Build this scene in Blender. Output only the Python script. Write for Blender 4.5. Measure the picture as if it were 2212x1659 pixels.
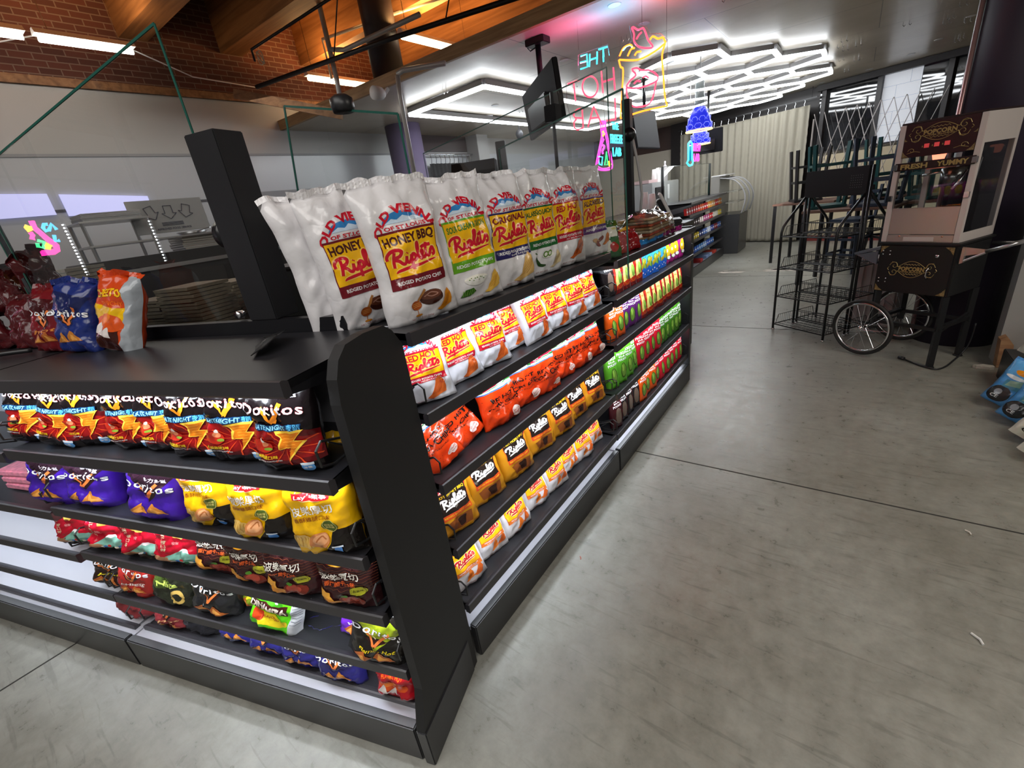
import bpy, bmesh, math, random
from mathutils import Vector, Matrix, noise
from mathutils.geometry import tessellate_polygon
PI = math.pi
for o in list(bpy.data.objects):
    bpy.data.objects.remove(o)
S = bpy.context.scene
C = S.collection

# ------------------------------------------------------------------ camera
EYE = 1.52
CAMR = Matrix(((0.8093, -0.1204, 0.5749), (0.5725, 0.3803, -0.7264), (-0.1312, 0.9170, 0.3767)))
x_, y_ = Vector(CAMR.col[0]).normalized(), Vector(CAMR.col[1])
y_ = (y_ - x_ * y_.dot(x_)).normalized()
z_ = x_.cross(y_)
CR = Matrix((x_, y_, z_)).transposed()
cam_d = bpy.data.cameras.new('camera')
cam_d.sensor_fit = 'HORIZONTAL'; cam_d.sensor_width = 36.0
cam_d.lens = 955.0 / 2212.0 * 36.0
cam_d.clip_start = 0.03; cam_d.clip_end = 200
cam = bpy.data.objects.new('camera', cam_d); C.objects.link(cam)
cam.matrix_world = Matrix.Translation((0, 0, EYE)) @ CR.to_4x4()
S.camera = cam

def ray(px, py):
    return CR @ Vector((px - 1106.0, -(py - 829.5), -955.0))
EYEP = Vector((0, 0, EYE))
def at_z(px, py, z): r = ray(px, py); return EYEP + r * ((z - EYE) / r.z)
def at_y(px, py, y): r = ray(px, py); return EYEP + r * (y / r.y)
def at_x(px, py, x): r = ray(px, py); return EYEP + r * (x / r.x)

# ------------------------------------------------------------------ world and exposure
W = bpy.data.worlds.new('world'); S.world = W; W.use_nodes = True
bg = W.node_tree.nodes['Background']
bg.inputs[0].default_value = (1.0, 0.96, 0.88, 1); bg.inputs[1].default_value = 0.20
S.view_settings.view_transform = 'Standard'; S.view_settings.look = 'None'
S.view_settings.gamma = 1.0; S.view_settings.use_curve_mapping = False
S.view_settings.exposure = 0.1
try:
    S.cycles.max_bounces = 7; S.cycles.transparent_max_bounces = 16; S.cycles.transmission_bounces = 8
    S.cycles.caustics_reflective = False; S.cycles.caustics_refractive = False
    S.cycles.sample_clamp_indirect = 4.0
except Exception: pass

ZC = 2.75          # height of the dropped ceiling

def area_light(name, loc, size, energy, col, rot=(0, 0, 0), spread=None, parent=None):
    l = bpy.data.lights.new(name, 'AREA'); l.shape = 'RECTANGLE'
    l.size, l.size_y = size; l.energy = energy; l.color = col
    if spread: l.spread = spread
    o = bpy.data.objects.new(name, l); C.objects.link(o)
    o.location = loc; o.rotation_euler = rot
    if parent: o.parent = parent
    return o
# unseen overhead lights around the photographer, added as fill
area_light('unseen_fill_light', (1.6, -1.6, 3.2), (2.4, 2.4), 90, (1.0, 0.97, 0.92))
area_light('unseen_fill_light', (-1.2, -1.4, 3.2), (2.4, 2.4), 62, (1.0, 0.97, 0.93))
area_light('unseen_fill_light', (2.5, 2.4, 3.2), (1.6, 1.6), 60, (1.0, 0.93, 0.82))  # added fill out of view, brightens the cart front and right-hand floor

# ------------------------------------------------------------------ helpers
def tag(o, label=None, cat=None, group=None, kind=None):
    if label: o['label'] = label
    if cat: o['category'] = cat
    if group: o['group'] = group
    if kind: o['kind'] = kind
    return o
def empty(name, loc=(0, 0, 0), rz=0.0, label=None, cat=None, group=None):
    o = bpy.data.objects.new(name, None); C.objects.link(o)
    o.location = loc; o.rotation_euler = (0, 0, rz); o.empty_display_size = 0.05
    return tag(o, label, cat, group)
ORD = 'first second third fourth fifth sixth seventh eighth ninth tenth eleventh twelfth thirteenth fourteenth fifteenth sixteenth seventeenth eighteenth nineteenth twentieth'.split()
def ordn(k): return ORD[k] if k < 20 else 'twenty-' + ORD[k - 20] if k < 29 else 'thirtieth' if k == 29 else 'thirty-' + ORD[k - 30]
_m = {}
def mat(name, col, rough=0.5, metal=0.0, emit=0.0, ecol=None, alpha=1.0, trans=0.0, coat=0.0, bump=None, spec=0.5, var=None, ior=1.45):
    if name in _m: return _m[name]
    m = bpy.data.materials.new(name); m.use_nodes = True
    nt = m.node_tree; b = nt.nodes['Principled BSDF']; I = b.inputs
    I['Base Color'].default_value = (*col, 1); I['Roughness'].default_value = rough
    I['Metallic'].default_value = metal; I['Specular IOR Level'].default_value = spec; I['IOR'].default_value = ior
    if emit: I['Emission Color'].default_value = (*(ecol or col), 1); I['Emission Strength'].default_value = emit
    if alpha < 1: I['Alpha'].default_value = alpha
    if trans: I['Transmission Weight'].default_value = trans
    if coat: I['Coat Weight'].default_value = coat; I['Coat Roughness'].default_value = 0.1
    if bump or var:
        tc = nt.nodes.new('ShaderNodeTexCoord'); n = nt.nodes.new('ShaderNodeTexNoise')
        n.inputs['Scale'].default_value = (bump or var)[0]; n.inputs['Detail'].default_value = 5
        nt.links.new(tc.outputs['Object'], n.inputs['Vector'])
        if bump:
            bp = nt.nodes.new('ShaderNodeBump'); bp.inputs['Strength'].default_value = bump[1]
            bp.inputs['Distance'].default_value = 0.01
            nt.links.new(n.outputs['Fac'], bp.inputs['Height']); nt.links.new(bp.outputs['Normal'], I['Normal'])
        if var:
            r = nt.nodes.new('ShaderNodeValToRGB'); k = var[1]
            r.color_ramp.elements[0].position = 0.3; r.color_ramp.elements[1].position = 0.7
            r.color_ramp.elements[0].color = (*[c * (1 - k) for c in col], 1)
            r.color_ramp.elements[1].color = (*[min(1, c * (1 + k)) for c in col], 1)
            nt.links.new(n.outputs['Fac'], r.inputs['Fac']); nt.links.new(r.outputs['Color'], I['Base Color'])
    _m[name] = m
    return m
def srgb(h):
    h = h.lstrip('#'); v = [int(h[i:i + 2], 16) / 255 for i in (0, 2, 4)]
    return tuple((c / 12.92 if c <= 0.04045 else ((c + 0.055) / 1.055) ** 2.4) for c in v)
def glass_mat(name, tint=(0.93, 0.96, 0.95), alpha_refl=1.5):
    """thin architectural glass: clear, tinted a little, mirror-like at its fresnel strength"""
    if name in _m: return _m[name]
    m = bpy.data.materials.new(name); m.use_nodes = True; nt = m.node_tree; nt.nodes.clear()
    out = nt.nodes.new('ShaderNodeOutputMaterial'); mx = nt.nodes.new('ShaderNodeMixShader')
    t = nt.nodes.new('ShaderNodeBsdfTransparent'); g = nt.nodes.new('ShaderNodeBsdfGlossy'); f = nt.nodes.new('ShaderNodeFresnel')
    t.inputs['Color'].default_value = (*tint, 1); g.inputs['Roughness'].default_value = 0.0
    g.inputs['Color'].default_value = (1, 1, 1, 1); f.inputs['IOR'].default_value = alpha_refl
    nt.links.new(f.outputs[0], mx.inputs[0]); nt.links.new(t.outputs[0], mx.inputs[1]); nt.links.new(g.outputs[0], mx.inputs[2])
    nt.links.new(mx.outputs[0], out.inputs['Surface']); _m[name] = m
    return m

class MB:
    """collects shapes and links them as ONE mesh object"""
    def __init__(s): s.v = []; s.f = []; s.c = []; s.col = None; s.sm = []; s.smooth = False; s.mi = []; s.slot = 0
    def add(s, vs, fs):
        b = len(s.v); s.v += [tuple(v) for v in vs]
        for f in fs: s.f.append([i + b for i in f]); s.c.append(s.col); s.sm.append(s.smooth); s.mi.append(s.slot)
        return s
    def box(s, x0, x1, y0, y1, z0, z1, M=None):
        vs = [Vector((x, y, z)) for x in (x0, x1) for y in (y0, y1) for z in (z0, z1)]
        if M: vs = [M @ v for v in vs]
        return s.add(vs, [(0, 1, 3, 2), (4, 6, 7, 5), (0, 4, 5, 1), (2, 3, 7, 6), (0, 2, 6, 4), (1, 5, 7, 3)])
    def bev(s, x0, x1, y0, y1, z0, z1, r=0.005, M=None):
        """box with all its edges chamfered"""
        bm = bmesh.new(); bmesh.ops.create_cube(bm, size=1)
        for v in bm.verts:
            v.co = Vector(((x0 + x1) / 2 + v.co.x * (x1 - x0), (y0 + y1) / 2 + v.co.y * (y1 - y0), (z0 + z1) / 2 + v.co.z * (z1 - z0)))
        bmesh.ops.bevel(bm, geom=list(bm.edges), offset=r, segments=2, affect='EDGES')
        bm.verts.ensure_lookup_table()
        s.add([(M @ v.co if M else v.co.copy()) for v in bm.verts], [[v.index for v in f.verts] for f in bm.faces]); bm.free()
        return s
    def tube(s, pts, r, n=8, closed=False, caps=True):
        pts = [Vector(p) for p in pts]; k = len(pts); rings = []; up = None
        rr = r if isinstance(r, (list, tuple)) else [r] * k
        for i, p in enumerate(pts):
            a = pts[(i - 1) % k] if (closed or i > 0) else p; b = pts[(i + 1) % k] if (closed or i < k - 1) else p
            t = (b - a).normalized()
            if up is None:
                up = Vector((0, 0, 1)) if abs(t.z) < 0.9 else Vector((1, 0, 0))
            sd = t.cross(up)
            if sd.length < 1e-4: sd = t.orthogonal()
            sd.normalize(); up = sd.cross(t).normalized()
            rings.append([p + (sd * math.cos(2 * PI * j / n) + up * math.sin(2 * PI * j / n)) * rr[i] for j in range(n)])
        vs = [v for g in rings for v in g]; fs = []
        for i in range(k if closed else k - 1):
            i2 = (i + 1) % k
            for j in range(n): fs.append((i * n + j, i * n + (j + 1) % n, i2 * n + (j + 1) % n, i2 * n + j))
        if not closed and caps: fs += [tuple(range(n))[::-1], tuple((k - 1) * n + j for j in range(n))]
        sm = s.smooth; s.smooth = n > 6; s.add(vs, fs); s.smooth = sm
        return s
    def bar(s, a, b, w, h=None, up=(0, 0, 1)):
        """rectangular bar from a to b"""
        a, b = Vector(a), Vector(b); h = h or w; t = (b - a).normalized(); sd = t.cross(Vector(up))
        if sd.length < 1e-4: sd = t.orthogonal()
        sd.normalize(); u2 = sd.cross(t)
        vs = [p + sd * i * w / 2 + u2 * j * h / 2 for p in (a, b) for i, j in ((-1, -1), (1, -1), (1, 1), (-1, 1))]
        return s.add(vs, [(0, 3, 2, 1), (4, 5, 6, 7), (0, 1, 5, 4), (1, 2, 6, 5), (2, 3, 7, 6), (3, 0, 4, 7)])
    def lathe(s, prof, n=20, c=(0, 0, 0), M=None):
        vs = []; fs = []
        for r, z in prof:
            for j in range(n):
                v = Vector((c[0] + r * math.cos(2 * PI * j / n), c[1] + r * math.sin(2 * PI * j / n), c[2] + z)); vs.append(M @ v if M else v)
        for i in range(len(prof) - 1):
            for j in range(n): fs.append((i * n + j, i * n + (j + 1) % n, (i + 1) * n + (j + 1) % n, (i + 1) * n + j))
        if prof[0][0] > 1e-5: fs.append(tuple(range(n))[::-1])
        if prof[-1][0] > 1e-5: fs.append(tuple((len(prof) - 1) * n + j for j in range(n)))
        sm = s.smooth; s.smooth = True; s.add(vs, fs); s.smooth = sm
        return s
    def prism(s, poly, d, M=None, axis='y'):
        """2D outline (x,z) pushed from y=d[0] to y=d[1]"""
        n = len(poly)
        if axis == 'y': vs = [Vector((x, y, z)) for y in d for x, z in poly]
        elif axis == 'x': vs = [Vector((x, y, z)) for x in d for y, z in poly]
        else: vs = [Vector((x, y, z)) for z in d for x, y in poly]
        if M: vs = [M @ v for v in vs]
        fs = [(i, (i + 1) % n, n + (i + 1) % n, n + i) for i in range(n)] + [tuple(range(n))[::-1], tuple(range(n, 2 * n))]
        return s.add(vs, fs)
    def quad(s, a, b, c, d): return s.add([a, b, c, d], [(0, 1, 2, 3)])
    def build(s, name, m, parent=None, loc=None, rz=None, fixn=True):
        me = bpy.data.meshes.new(name); me.from_pydata([tuple(v) for v in s.v], [], s.f)
        ms = m if isinstance(m, (list, tuple)) else [m]
        for q in ms: me.materials.append(q)
        me.polygons.foreach_set('material_index', s.mi)
        me.polygons.foreach_set('use_smooth', s.sm)
        if any(c is not None for c in s.c):
            a = me.color_attributes.new('Col', 'FLOAT_COLOR', 'CORNER'); d = []
            for c, f in zip(s.c, s.f): d += [*(c or (0.8, 0.8, 0.8)), 1.0] * len(f)
            a.data.foreach_set('color', d)
        if fixn:
            bm = bmesh.new(); bm.from_mesh(me); bmesh.ops.recalc_face_normals(bm, faces=bm.faces); bm.to_mesh(me); bm.free()
        me.update()
        o = bpy.data.objects.new(name, me); C.objects.link(o)
        if parent: o.parent = parent
        if loc: o.location = loc
        if rz is not None: o.rotation_euler = (0, 0, rz)
        return o
def copy_tree(o, parent=None):
    c = o.copy(); C.objects.link(c)
    if parent: c.parent = parent
    for ch in o.children: copy_tree(ch, c)
    return c
def struct(o): o['kind'] = 'structure'; return o

# common materials
M_blk = mat('black_powder_coat', (0.012, 0.012, 0.014), 0.42, bump=(400, 0.05))
M_blk2 = mat('black_satin_metal', (0.010, 0.010, 0.012), 0.3)
M_lip = mat('charcoal_rail', (0.030, 0.028, 0.032), 0.35, spec=0.6)
M_wire = mat('black_wire', (0.012, 0.012, 0.013), 0.3, spec=0.6)
M_chrome = mat('chrome', (0.75, 0.75, 0.77), 0.15, metal=1.0)
M_steel = mat('brushed_steel', (0.55, 0.55, 0.56), 0.32, metal=1.0)
M_plas = mat('black_plastic', (0.015, 0.015, 0.017), 0.35)
M_white = mat('white_plastic', (0.75, 0.75, 0.75), 0.4)
M_glass = glass_mat('clear_glass')
M_gedge = mat('green_glass_edge', (0.02, 0.09, 0.07), 0.15)
def vcmat(name, rough, coat=0.0, spec=0.5):
    m = mat(name, (0.8, 0.8, 0.8), rough, coat=coat, spec=spec)
    nt = m.node_tree
    if 'va' not in nt.nodes:
        a = nt.nodes.new('ShaderNodeVertexColor'); a.name = 'va'; a.layer_name = 'Col'
        nt.links.new(a.outputs['Color'], nt.nodes['Principled BSDF'].inputs['Base Color'])
    return m
M_film = vcmat('printed_foil_film', 0.20, spec=0.6)
def _crinkle(m, st=0.55):
    nt = m.node_tree; L = nt.links.new; N = lambda t: nt.nodes.new(t); tc = N('ShaderNodeTexCoord')
    n = N('ShaderNodeTexNoise'); n.inputs['Scale'].default_value = 9; n.inputs['Detail'].default_value = 3; L(tc.outputs['Object'], n.inputs['Vector'])
    mxv = N('ShaderNodeMix'); mxv.data_type = 'RGBA'; mxv.inputs['Factor'].default_value = 0.12; L(tc.outputs['Object'], mxv.inputs[6]); L(n.outputs['Color'], mxv.inputs[7])
    v = N('ShaderNodeTexVoronoi'); v.feature = 'DISTANCE_TO_EDGE'; v.inputs['Scale'].default_value = 11; L(mxv.outputs[2], v.inputs['Vector'])
    r = N('ShaderNodeMapRange'); r.inputs[1].default_value = 0.0; r.inputs[2].default_value = 0.30; L(v.outputs['Distance'], r.inputs[0])
    n2 = N('ShaderNodeTexNoise'); n2.inputs['Scale'].default_value = 22; n2.inputs['Detail'].default_value = 2; n2.inputs['Distortion'].default_value = 1.5; L(tc.outputs['Object'], n2.inputs['Vector'])
    ad = N('ShaderNodeMath'); ad.operation = 'MULTIPLY_ADD'; ad.inputs[1].default_value = 0.9; L(n2.outputs['Fac'], ad.inputs[0]); L(r.outputs[0], ad.inputs[2])
    bp = N('ShaderNodeBump'); bp.inputs['Strength'].default_value = st; bp.inputs['Distance'].default_value = 0.006; L(ad.outputs[0], bp.inputs['Height']); L(bp.outputs['Normal'], nt.nodes['Principled BSDF'].inputs['Normal'])
_crinkle(M_film, 0.22)
M_print = vcmat('printed_card', 0.45)

# ------------------------------------------------------------------ printed artwork (flat shapes, clipped to a bag's grid)
_txt = {}
def text_tris(s, bold=0.0, shear=0.0, spacing=1.0, align='CENTER'):
    k = (s, bold, shear, spacing)
    if k in _txt: return _txt[k]
    cu = bpy.data.curves.new('lettering', 'FONT'); cu.body = s; cu.size = 1.0; cu.resolution_u = 2
    cu.offset = bold; cu.shear = shear; cu.space_character = spacing
    ob = bpy.data.objects.new('lettering', cu); C.objects.link(ob)
    dg = bpy.context.evaluated_depsgraph_get(); me = ob.evaluated_get(dg).to_mesh()
    me.calc_loop_triangles()
    V = [(v.co.x, v.co.y) for v in me.vertices]; T = [tuple(V[i] for i in t.vertices) for t in me.loop_triangles]
    ob.evaluated_get(dg).to_mesh_clear(); bpy.data.objects.remove(ob); bpy.data.curves.remove(cu)
    if T:
        xs = [p[0] for t in T for p in t]; ys = [p[1] for t in T for p in t]
        bb = (min(xs), max(xs), min(ys), max(ys))
    else: bb = (0, 1, 0, 1)
    _txt[k] = (T, bb)
    return _txt[k]
def catmull(P, n=5, closed=False):
    out = []; k = len(P)
    for i in range(k if closed else k - 1):
        g = lambda j: P[j % k] if closed else P[max(0, min(k - 1, j))]
        p0, p1, p2, p3 = g(i - 1), g(i), g(i + 1), g(i + 2)
        for j in range(n):
            t = j / n
            out.append(tuple(0.5 * ((2 * b) + (-a + c) * t + (2 * a - 5 * b + 4 * c - d) * t * t + (-a + 3 * b - 3 * c + d) * t ** 3) for a, b, c, d in zip(p0, p1, p2, p3)))
    if not closed: out.append(tuple(P[-1]))
    return out
def ribbon(P, w, taper=False):
    T = []; L = []; n = len(P)
    for i, p in enumerate(P):
        a = P[max(0, i - 1)]; b = P[min(n - 1, i + 1)]; dx, dy = b[0] - a[0], b[1] - a[1]; l = math.hypot(dx, dy) or 1
        q = w / 2 * (1 if not taper else (0.35 + 0.65 * math.sin(PI * min(1, max(0, i / (n - 1))))))
        L.append(((p[0] - dy / l * q, p[1] + dx / l * q), (p[0] + dy / l * q, p[1] - dx / l * q)))
    for i in range(n - 1):
        (a, b), (c, d) = L[i], L[i + 1]; T += [(a, b, d), (a, d, c)]
    return T
RIP = [[(0.10, -0.10), (0.17, 0.40), (0.24, 0.90)], [(-0.08, 0.50), (-0.06, 0.78), (0.12, 1.0), (0.38, 1.0), (0.50, 0.82), (0.42, 0.58), (0.20, 0.48), (0.36, 0.26), (0.46, 0.02), (0.58, 0.04), (0.68, 0.46)],
       [(0.68, 0.46), (0.66, 0.12), (0.74, 0.0), (0.85, 0.20), (0.91, 0.47)], [(0.72, 0.62), (0.74, 0.68)],
       [(0.91, 0.47), (0.87, 0.0), (0.82, -0.55)], [(0.90, 0.28), (0.96, 0.46), (1.05, 0.38), (1.03, 0.08), (0.92, 0.04)],
       [(1.00, 0.05), (1.14, 0.22), (1.28, 0.75), (1.30, 1.05), (1.22, 1.05), (1.19, 0.70), (1.20, 0.12), (1.27, 0.0), (1.38, 0.18)],
       [(1.36, 0.18), (1.48, 0.38), (1.42, 0.48), (1.33, 0.28), (1.38, 0.02), (1.54, 0.06), (1.60, 0.2)],
       [(1.60, 0.2), (1.72, 0.92)], [(1.70, 0.80), (1.62, 0.10), (1.70, 0.0), (1.82, 0.18)], [(1.42, 0.66), (1.60, 0.74), (1.90, 0.72)],
       [(1.82, 0.18), (1.94, 0.48), (2.0, 0.28), (1.98, 0.04), (1.86, 0.0)]]
class Art:
    """layers of coloured triangles in metres on a w x h front"""
    def __init__(s, w, h): s.w, s.h, s.L = w, h, []
    def tris(s, T, col): s.L.append((T, col)); return s
    def poly(s, P, col):
        P = [tuple(p) for p in P]; V = [Vector((x, y, 0)) for x, y in P]
        s.L.append(([tuple(P[i] for i in t) for t in tessellate_polygon([V])], col)); return s
    def rect(s, x0, y0, x1, y1, col): return s.tris([((x0, y0), (x1, y0), (x1, y1)), ((x0, y0), (x1, y1), (x0, y1))], col)
    def ell(s, cx, cy, rx, ry, col, n=20, a0=0, a1=2 * PI, rot=0):
        P = [(rx * math.cos(a0 + (a1 - a0) * i / n), ry * math.sin(a0 + (a1 - a0) * i / n)) for i in range(n + 1)]
        P = [(cx + x * math.cos(rot) - y * math.sin(rot), cy + x * math.sin(rot) + y * math.cos(rot)) for x, y in P]
        return s.tris([((cx, cy), P[i], P[i + 1]) for i in range(n)], col)
    def stroke(s, P, w, col, smooth=True, taper=False): return s.tris(ribbon(catmull(P) if smooth and len(P) > 2 else P, w, taper), col)
    def ring(s, cx, cy, r, w, col, rx=1): return s.tris(ribbon([(cx + rx * r * math.cos(i * PI / 12), cy + r * math.sin(i * PI / 12)) for i in range(25)], w), col)
    def text(s, t, cx, cy, hgt, col, wid=None, bold=0.03, shear=0, rot=0, arc=None, spacing=1.0, out=None, ow=0.0):
        """hgt = height of the capitals; arc = radius the line bends round"""
        if out is not None: s.text(t, cx, cy, hgt, out, wid, bold + ow, shear, rot, arc, spacing)
        bold = min(bold * 0.55, 0.010) if any(ord(ch_) > 0x2E80 for ch_ in t) else bold * 0.55; T, bb = text_tris(t, bold, shear, spacing)
        if not T: return s
        W0 = bb[1] - bb[0]; T0, bc = text_tris(t, 0.03, shear, spacing); Wr = bc[1] - bc[0]
        ky = hgt / 0.72; kx = ky if wid is None else wid / Wr; mx = (bb[0] + bb[1]) / 2; R = []
        for tr in T:
            q = []
            for x, y in tr:
                x = (x - mx) * kx; y = (y - 0.36) * ky
                if arc:
                    a = x / abs(arc)
                    x, y = (arc + y) * math.sin(a), (arc + y) * math.cos(a) - arc
                if rot: x, y = x * math.cos(rot) - y * math.sin(rot), x * math.sin(rot) + y * math.cos(rot)
                q.append((cx + x, cy + y))
            R.append(tuple(q))
        return s.tris(R, col)
    def riplets(s, cx, cy, hgt, col, width, lw=0.165, rot=0.07, out=None):
        k = width / 2.1
        def P(p):
            x = (p[0] - 1.0) * k; y = p[1] * hgt
            return (cx + x * math.cos(rot) - y * math.sin(rot), cy + x * math.sin(rot) + y * math.cos(rot))
        for c, w in ([(out, lw * 1.7)] if out is not None else []) + [(col, lw)]:
            T = []
            for st in RIP: T += ribbon([P(p) for p in (catmull(st, 4) if len(st) > 2 else st)], w * (k + hgt) / 2)
            T += ribbon([P(p) for p in catmull([(0.1, -0.46), (0.3, -0.36), (1.0, -0.34), (2.0, -0.30)], 6)], w * 0.7 * k, True)
            s.tris(T, c)
        return s

def squash(a, f):
    a.L = [([tuple((x, y * f) for x, y in t) for t in T], c) for T, c in a.L]; return a
def clip_grid(T, nu, nv, w, h):
    """cut triangles along the bag's grid lines so every piece lies in one cell"""
    def cut(poly, ax, lo, hi):
        for sgn, lim in ((1, lo), (-1, hi)):
            out = []; n = len(poly)
            for i in range(n):
                a, b = poly[i], poly[(i + 1) % n]; da = sgn * (a[ax] - lim); db = sgn * (b[ax] - lim)
                if da >= 0: out.append(a)
                if (da > 0 and db < 0) or (da < 0 and db > 0):
                    t = da / (da - db); out.append((a[0] + (b[0] - a[0]) * t, a[1] + (b[1] - a[1]) * t))
            poly = out
            if len(poly) < 3: return []
        return poly
    R = []
    for t in T:
        p = [(x / w * nu, y / h * nv) for x, y in t]
        i0 = max(0, int(math.floor(min(q[0] for q in p)))); i1 = min(nu - 1, int(math.floor(max(q[0] for q in p) - 1e-9)))
        for i in range(i0, i1 + 1):
            a = cut(p, 0, i, i + 1) if (i0 != i1 or min(q[0] for q in p) < 0 or max(q[0] for q in p) > nu) else p
            if len(a) < 3: continue
            j0 = max(0, int(math.floor(min(q[1] for q in a)))); j1 = min(nv - 1, int(math.floor(max(q[1] for q in a) - 1e-9)))
            for j in range(j0, j1 + 1):
                b = cut(a, 1, j, j + 1)
                if len(b) >= 3:
                    ar = abs(sum(b[k][0] * b[(k + 1) % len(b)][1] - b[(k + 1) % len(b)][0] * b[k][1] for k in range(len(b))))
                    sa = sum(b[k][0] * b[(k + 1) % len(b)][1] - b[(k + 1) % len(b)][0] * b[k][1] for k in range(len(b)))
                    if ar > 1e-5:
                        if sa < 0: b = b[::-1]
                        for sg in (1, -1):          # split along the cell diagonal as well
                            g = lambda q: sg * ((q[0] - i) - (q[1] - j)); out = []
                            for k in range(len(b)):
                                p0, p1 = b[k], b[(k + 1) % len(b)]; d0, d1 = g(p0), g(p1)
                                if d0 >= 0: out.append(p0)
                                if d0 * d1 < 0: tt = d0 / (d0 - d1); out.append((p0[0] + (p1[0] - p0[0]) * tt, p0[1] + (p1[1] - p0[1]) * tt))
                            if len(out) >= 3:
                                a2 = abs(sum(out[k][0] * out[(k + 1) % len(out)][1] - out[(k + 1) % len(out)][0] * out[k][1] for k in range(len(out))))
                                if a2 > 1e-6: R.append((i, j, out, sg))
    return R

def make_bag(name, art, w, h, t, base, back=None, seed=0, crumple=1.0, nu=16, nv=22, style='pillow', seal=None):
    """a filled film bag standing on its base, front towards -y; printed art clipped onto the front; crimped seals are parts"""
    rnd = random.Random(seed); ox = rnd.uniform(0, 50)
    kf = rnd.choice((3, 4, 5)); ph = rnd.uniform(0, 6); bend = rnd.uniform(-0.3, 0.3) * crumple
    def surf(u, v, side):
        c = 2 * u - 1
        if style == 'pouch':
            top = min(1, (1 - v) / 0.45); prof = (top ** 0.75) * (0.75 + 0.25 * min(1, v / 0.2)); wid = 1 - 0.04 * prof
        else:
            a = min(1.0, v / 0.22); b = min(1.0, (1 - v) / 0.30)
            prof = (0.42 + 0.58 * math.sin(a * PI / 2)) * math.sin(b * PI / 2) ** 0.8; wid = 1 - 0.085 * math.sin(PI * min(1, v * 1.05))
        e = max(0.0, 1 - abs(c) ** 4.6) ** 0.62
        y = -side * t / 2 * prof * e * 0.9
        n1 = noise.noise(Vector((u * 3.2 + ox, v * 4.5, side * 7.0)))
        n2 = noise.noise(Vector((u * 8 + ox, v * 10, side * 3.0)))
        rd = 1 - abs(noise.noise(Vector((u * 4 + v * 2 + ox, v * 5 - u * 2, 9.1 * side)))) * 2
        y += crumple * w * (0.060 * n1 + 0.032 * n2 - side * 0.050 * max(0, rd - 0.45)) * e
        wr = math.exp(-(1 - v) / 0.09) * 0.020 + math.exp(-v / 0.07) * 0.004
        y += crumple * w * wr * math.sin(u * 2 * PI * kf + ph) 
        y += bend * t * max(0, v - 0.82) * 1.6
        x = c * w / 2 * wid + crumple * w * 0.015 * noise.noise(Vector((v * 5 + ox, 3, c)))
        z = v * h * (1 + 0.02 * crumple * noise.noise(Vector((u * 3 + ox, 5, 1))) * v)
        q = max(0.0, (v - 0.72) / 0.28)
        z += crumple * h * 0.040 * q * noise.noise(Vector((u * 4.5 + ox, 2, 8)))
        y += crumple * w * 0.085 * q * noise.noise(Vector((u * 4.0 + ox, 6, v * 2)))
        return Vector((x, y, z))
    F = [[surf(i / nu, j / nv, 1) for j in range(nv + 1)] for i in range(nu + 1)]
    B = [[surf(i / nu, j / nv, -1) for j in range(nv + 1)] for i in range(nu + 1)]
    for j in range(nv + 1):
        for i in (0, nu): m_ = (F[i][j] + B[i][j]) / 2; F[i][j] = m_; B[i][j] = m_.copy()
    mb = MB(); mb.smooth = True
    idx = {}; V = []
    def vid(s_, i, j):
        k = ('F', i, j) if i in (0, nu) else (s_, i, j)
        if j == nv: k = ('F', i, j)
        if k not in idx: idx[k] = len(V); V.append((F if k[0] == 'F' else B)[i][j])
        return idx[k]
    faces = []
    for i in range(nu):
        for j in range(nv):
            faces.append((vid('F', i, j), vid('F', i + 1, j), vid('F', i + 1, j + 1))); faces.append((vid('F', i, j), vid('F', i + 1, j + 1), vid('F', i, j + 1)))
            faces.append((vid('B', i, j), vid('B', i, j + 1), vid('B', i + 1, j + 1), vid('B', i + 1, j)))
        q = [vid('F', i, 0), vid('B', i, 0), vid('B', i + 1, 0), vid('F', i + 1, 0)]
        q = [a for n_, a in enumerate(q) if a not in q[:n_]]
        if len(q) > 2: faces.append(tuple(q))
    mb.col = base
    fb = back or base
    nF = len(faces)
    for k, f in enumerate(faces): mb.f.append(list(f)); mb.sm.append(True); mb.mi.append(0); mb.c.append(base)
    mb.v = [tuple(v) for v in V]
    # vertex normals of the front
    N = [[None] * (nv + 1) for _ in range(nu + 1)]
    for i in range(nu + 1):
        for j in range(nv + 1):
            a = F[min(nu, i + 1)][j] - F[max(0, i - 1)][j]; b = F[i][min(nv, j + 1)] - F[i][max(0, j - 1)]
            N[i][j] = a.cross(b).normalized()
    nrm = []
    art_start = len(mb.f)
    for li, (T, col) in enumerate(art.L if art else []):
        off = 0.0002 + 0.00014 * li
        for i, j, P, sg in clip_grid(T, nu, nv, art.w, art.h):
            vs = []; ns = []
            for x, y in P:
                fx, fy = x - i, y - j
                if sg > 0: wa, wb, wc, A_, B_, C_ = 1 - fx, fx - fy, fy, (i, j), (i + 1, j), (i + 1, j + 1)
                else: wa, wb, wc, A_, B_, C_ = 1 - fy, fx, fy - fx, (i, j), (i + 1, j + 1), (i, j + 1)
                p = F[A_[0]][A_[1]] * wa + F[B_[0]][B_[1]] * wb + F[C_[0]][C_[1]] * wc
                n_ = (N[A_[0]][A_[1]] * wa + N[B_[0]][B_[1]] * wb + N[C_[0]][C_[1]] * wc).normalized()
                vs.append(p + n_ * (off + 0.0002)); ns.append(n_)
            b0 = len(mb.v); mb.v += [tuple(v) for v in vs]; mb.f.append([b0 + k for k in range(len(vs))])
            mb.c.append(col); mb.sm.append(True); mb.mi.append(0); nrm += ns
    o = mb.build(name, M_film, fixn=False)
    me = o.data
    base_n = [Vector(n.vector) for n in me.vertex_normals[:len(V)]]
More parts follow.
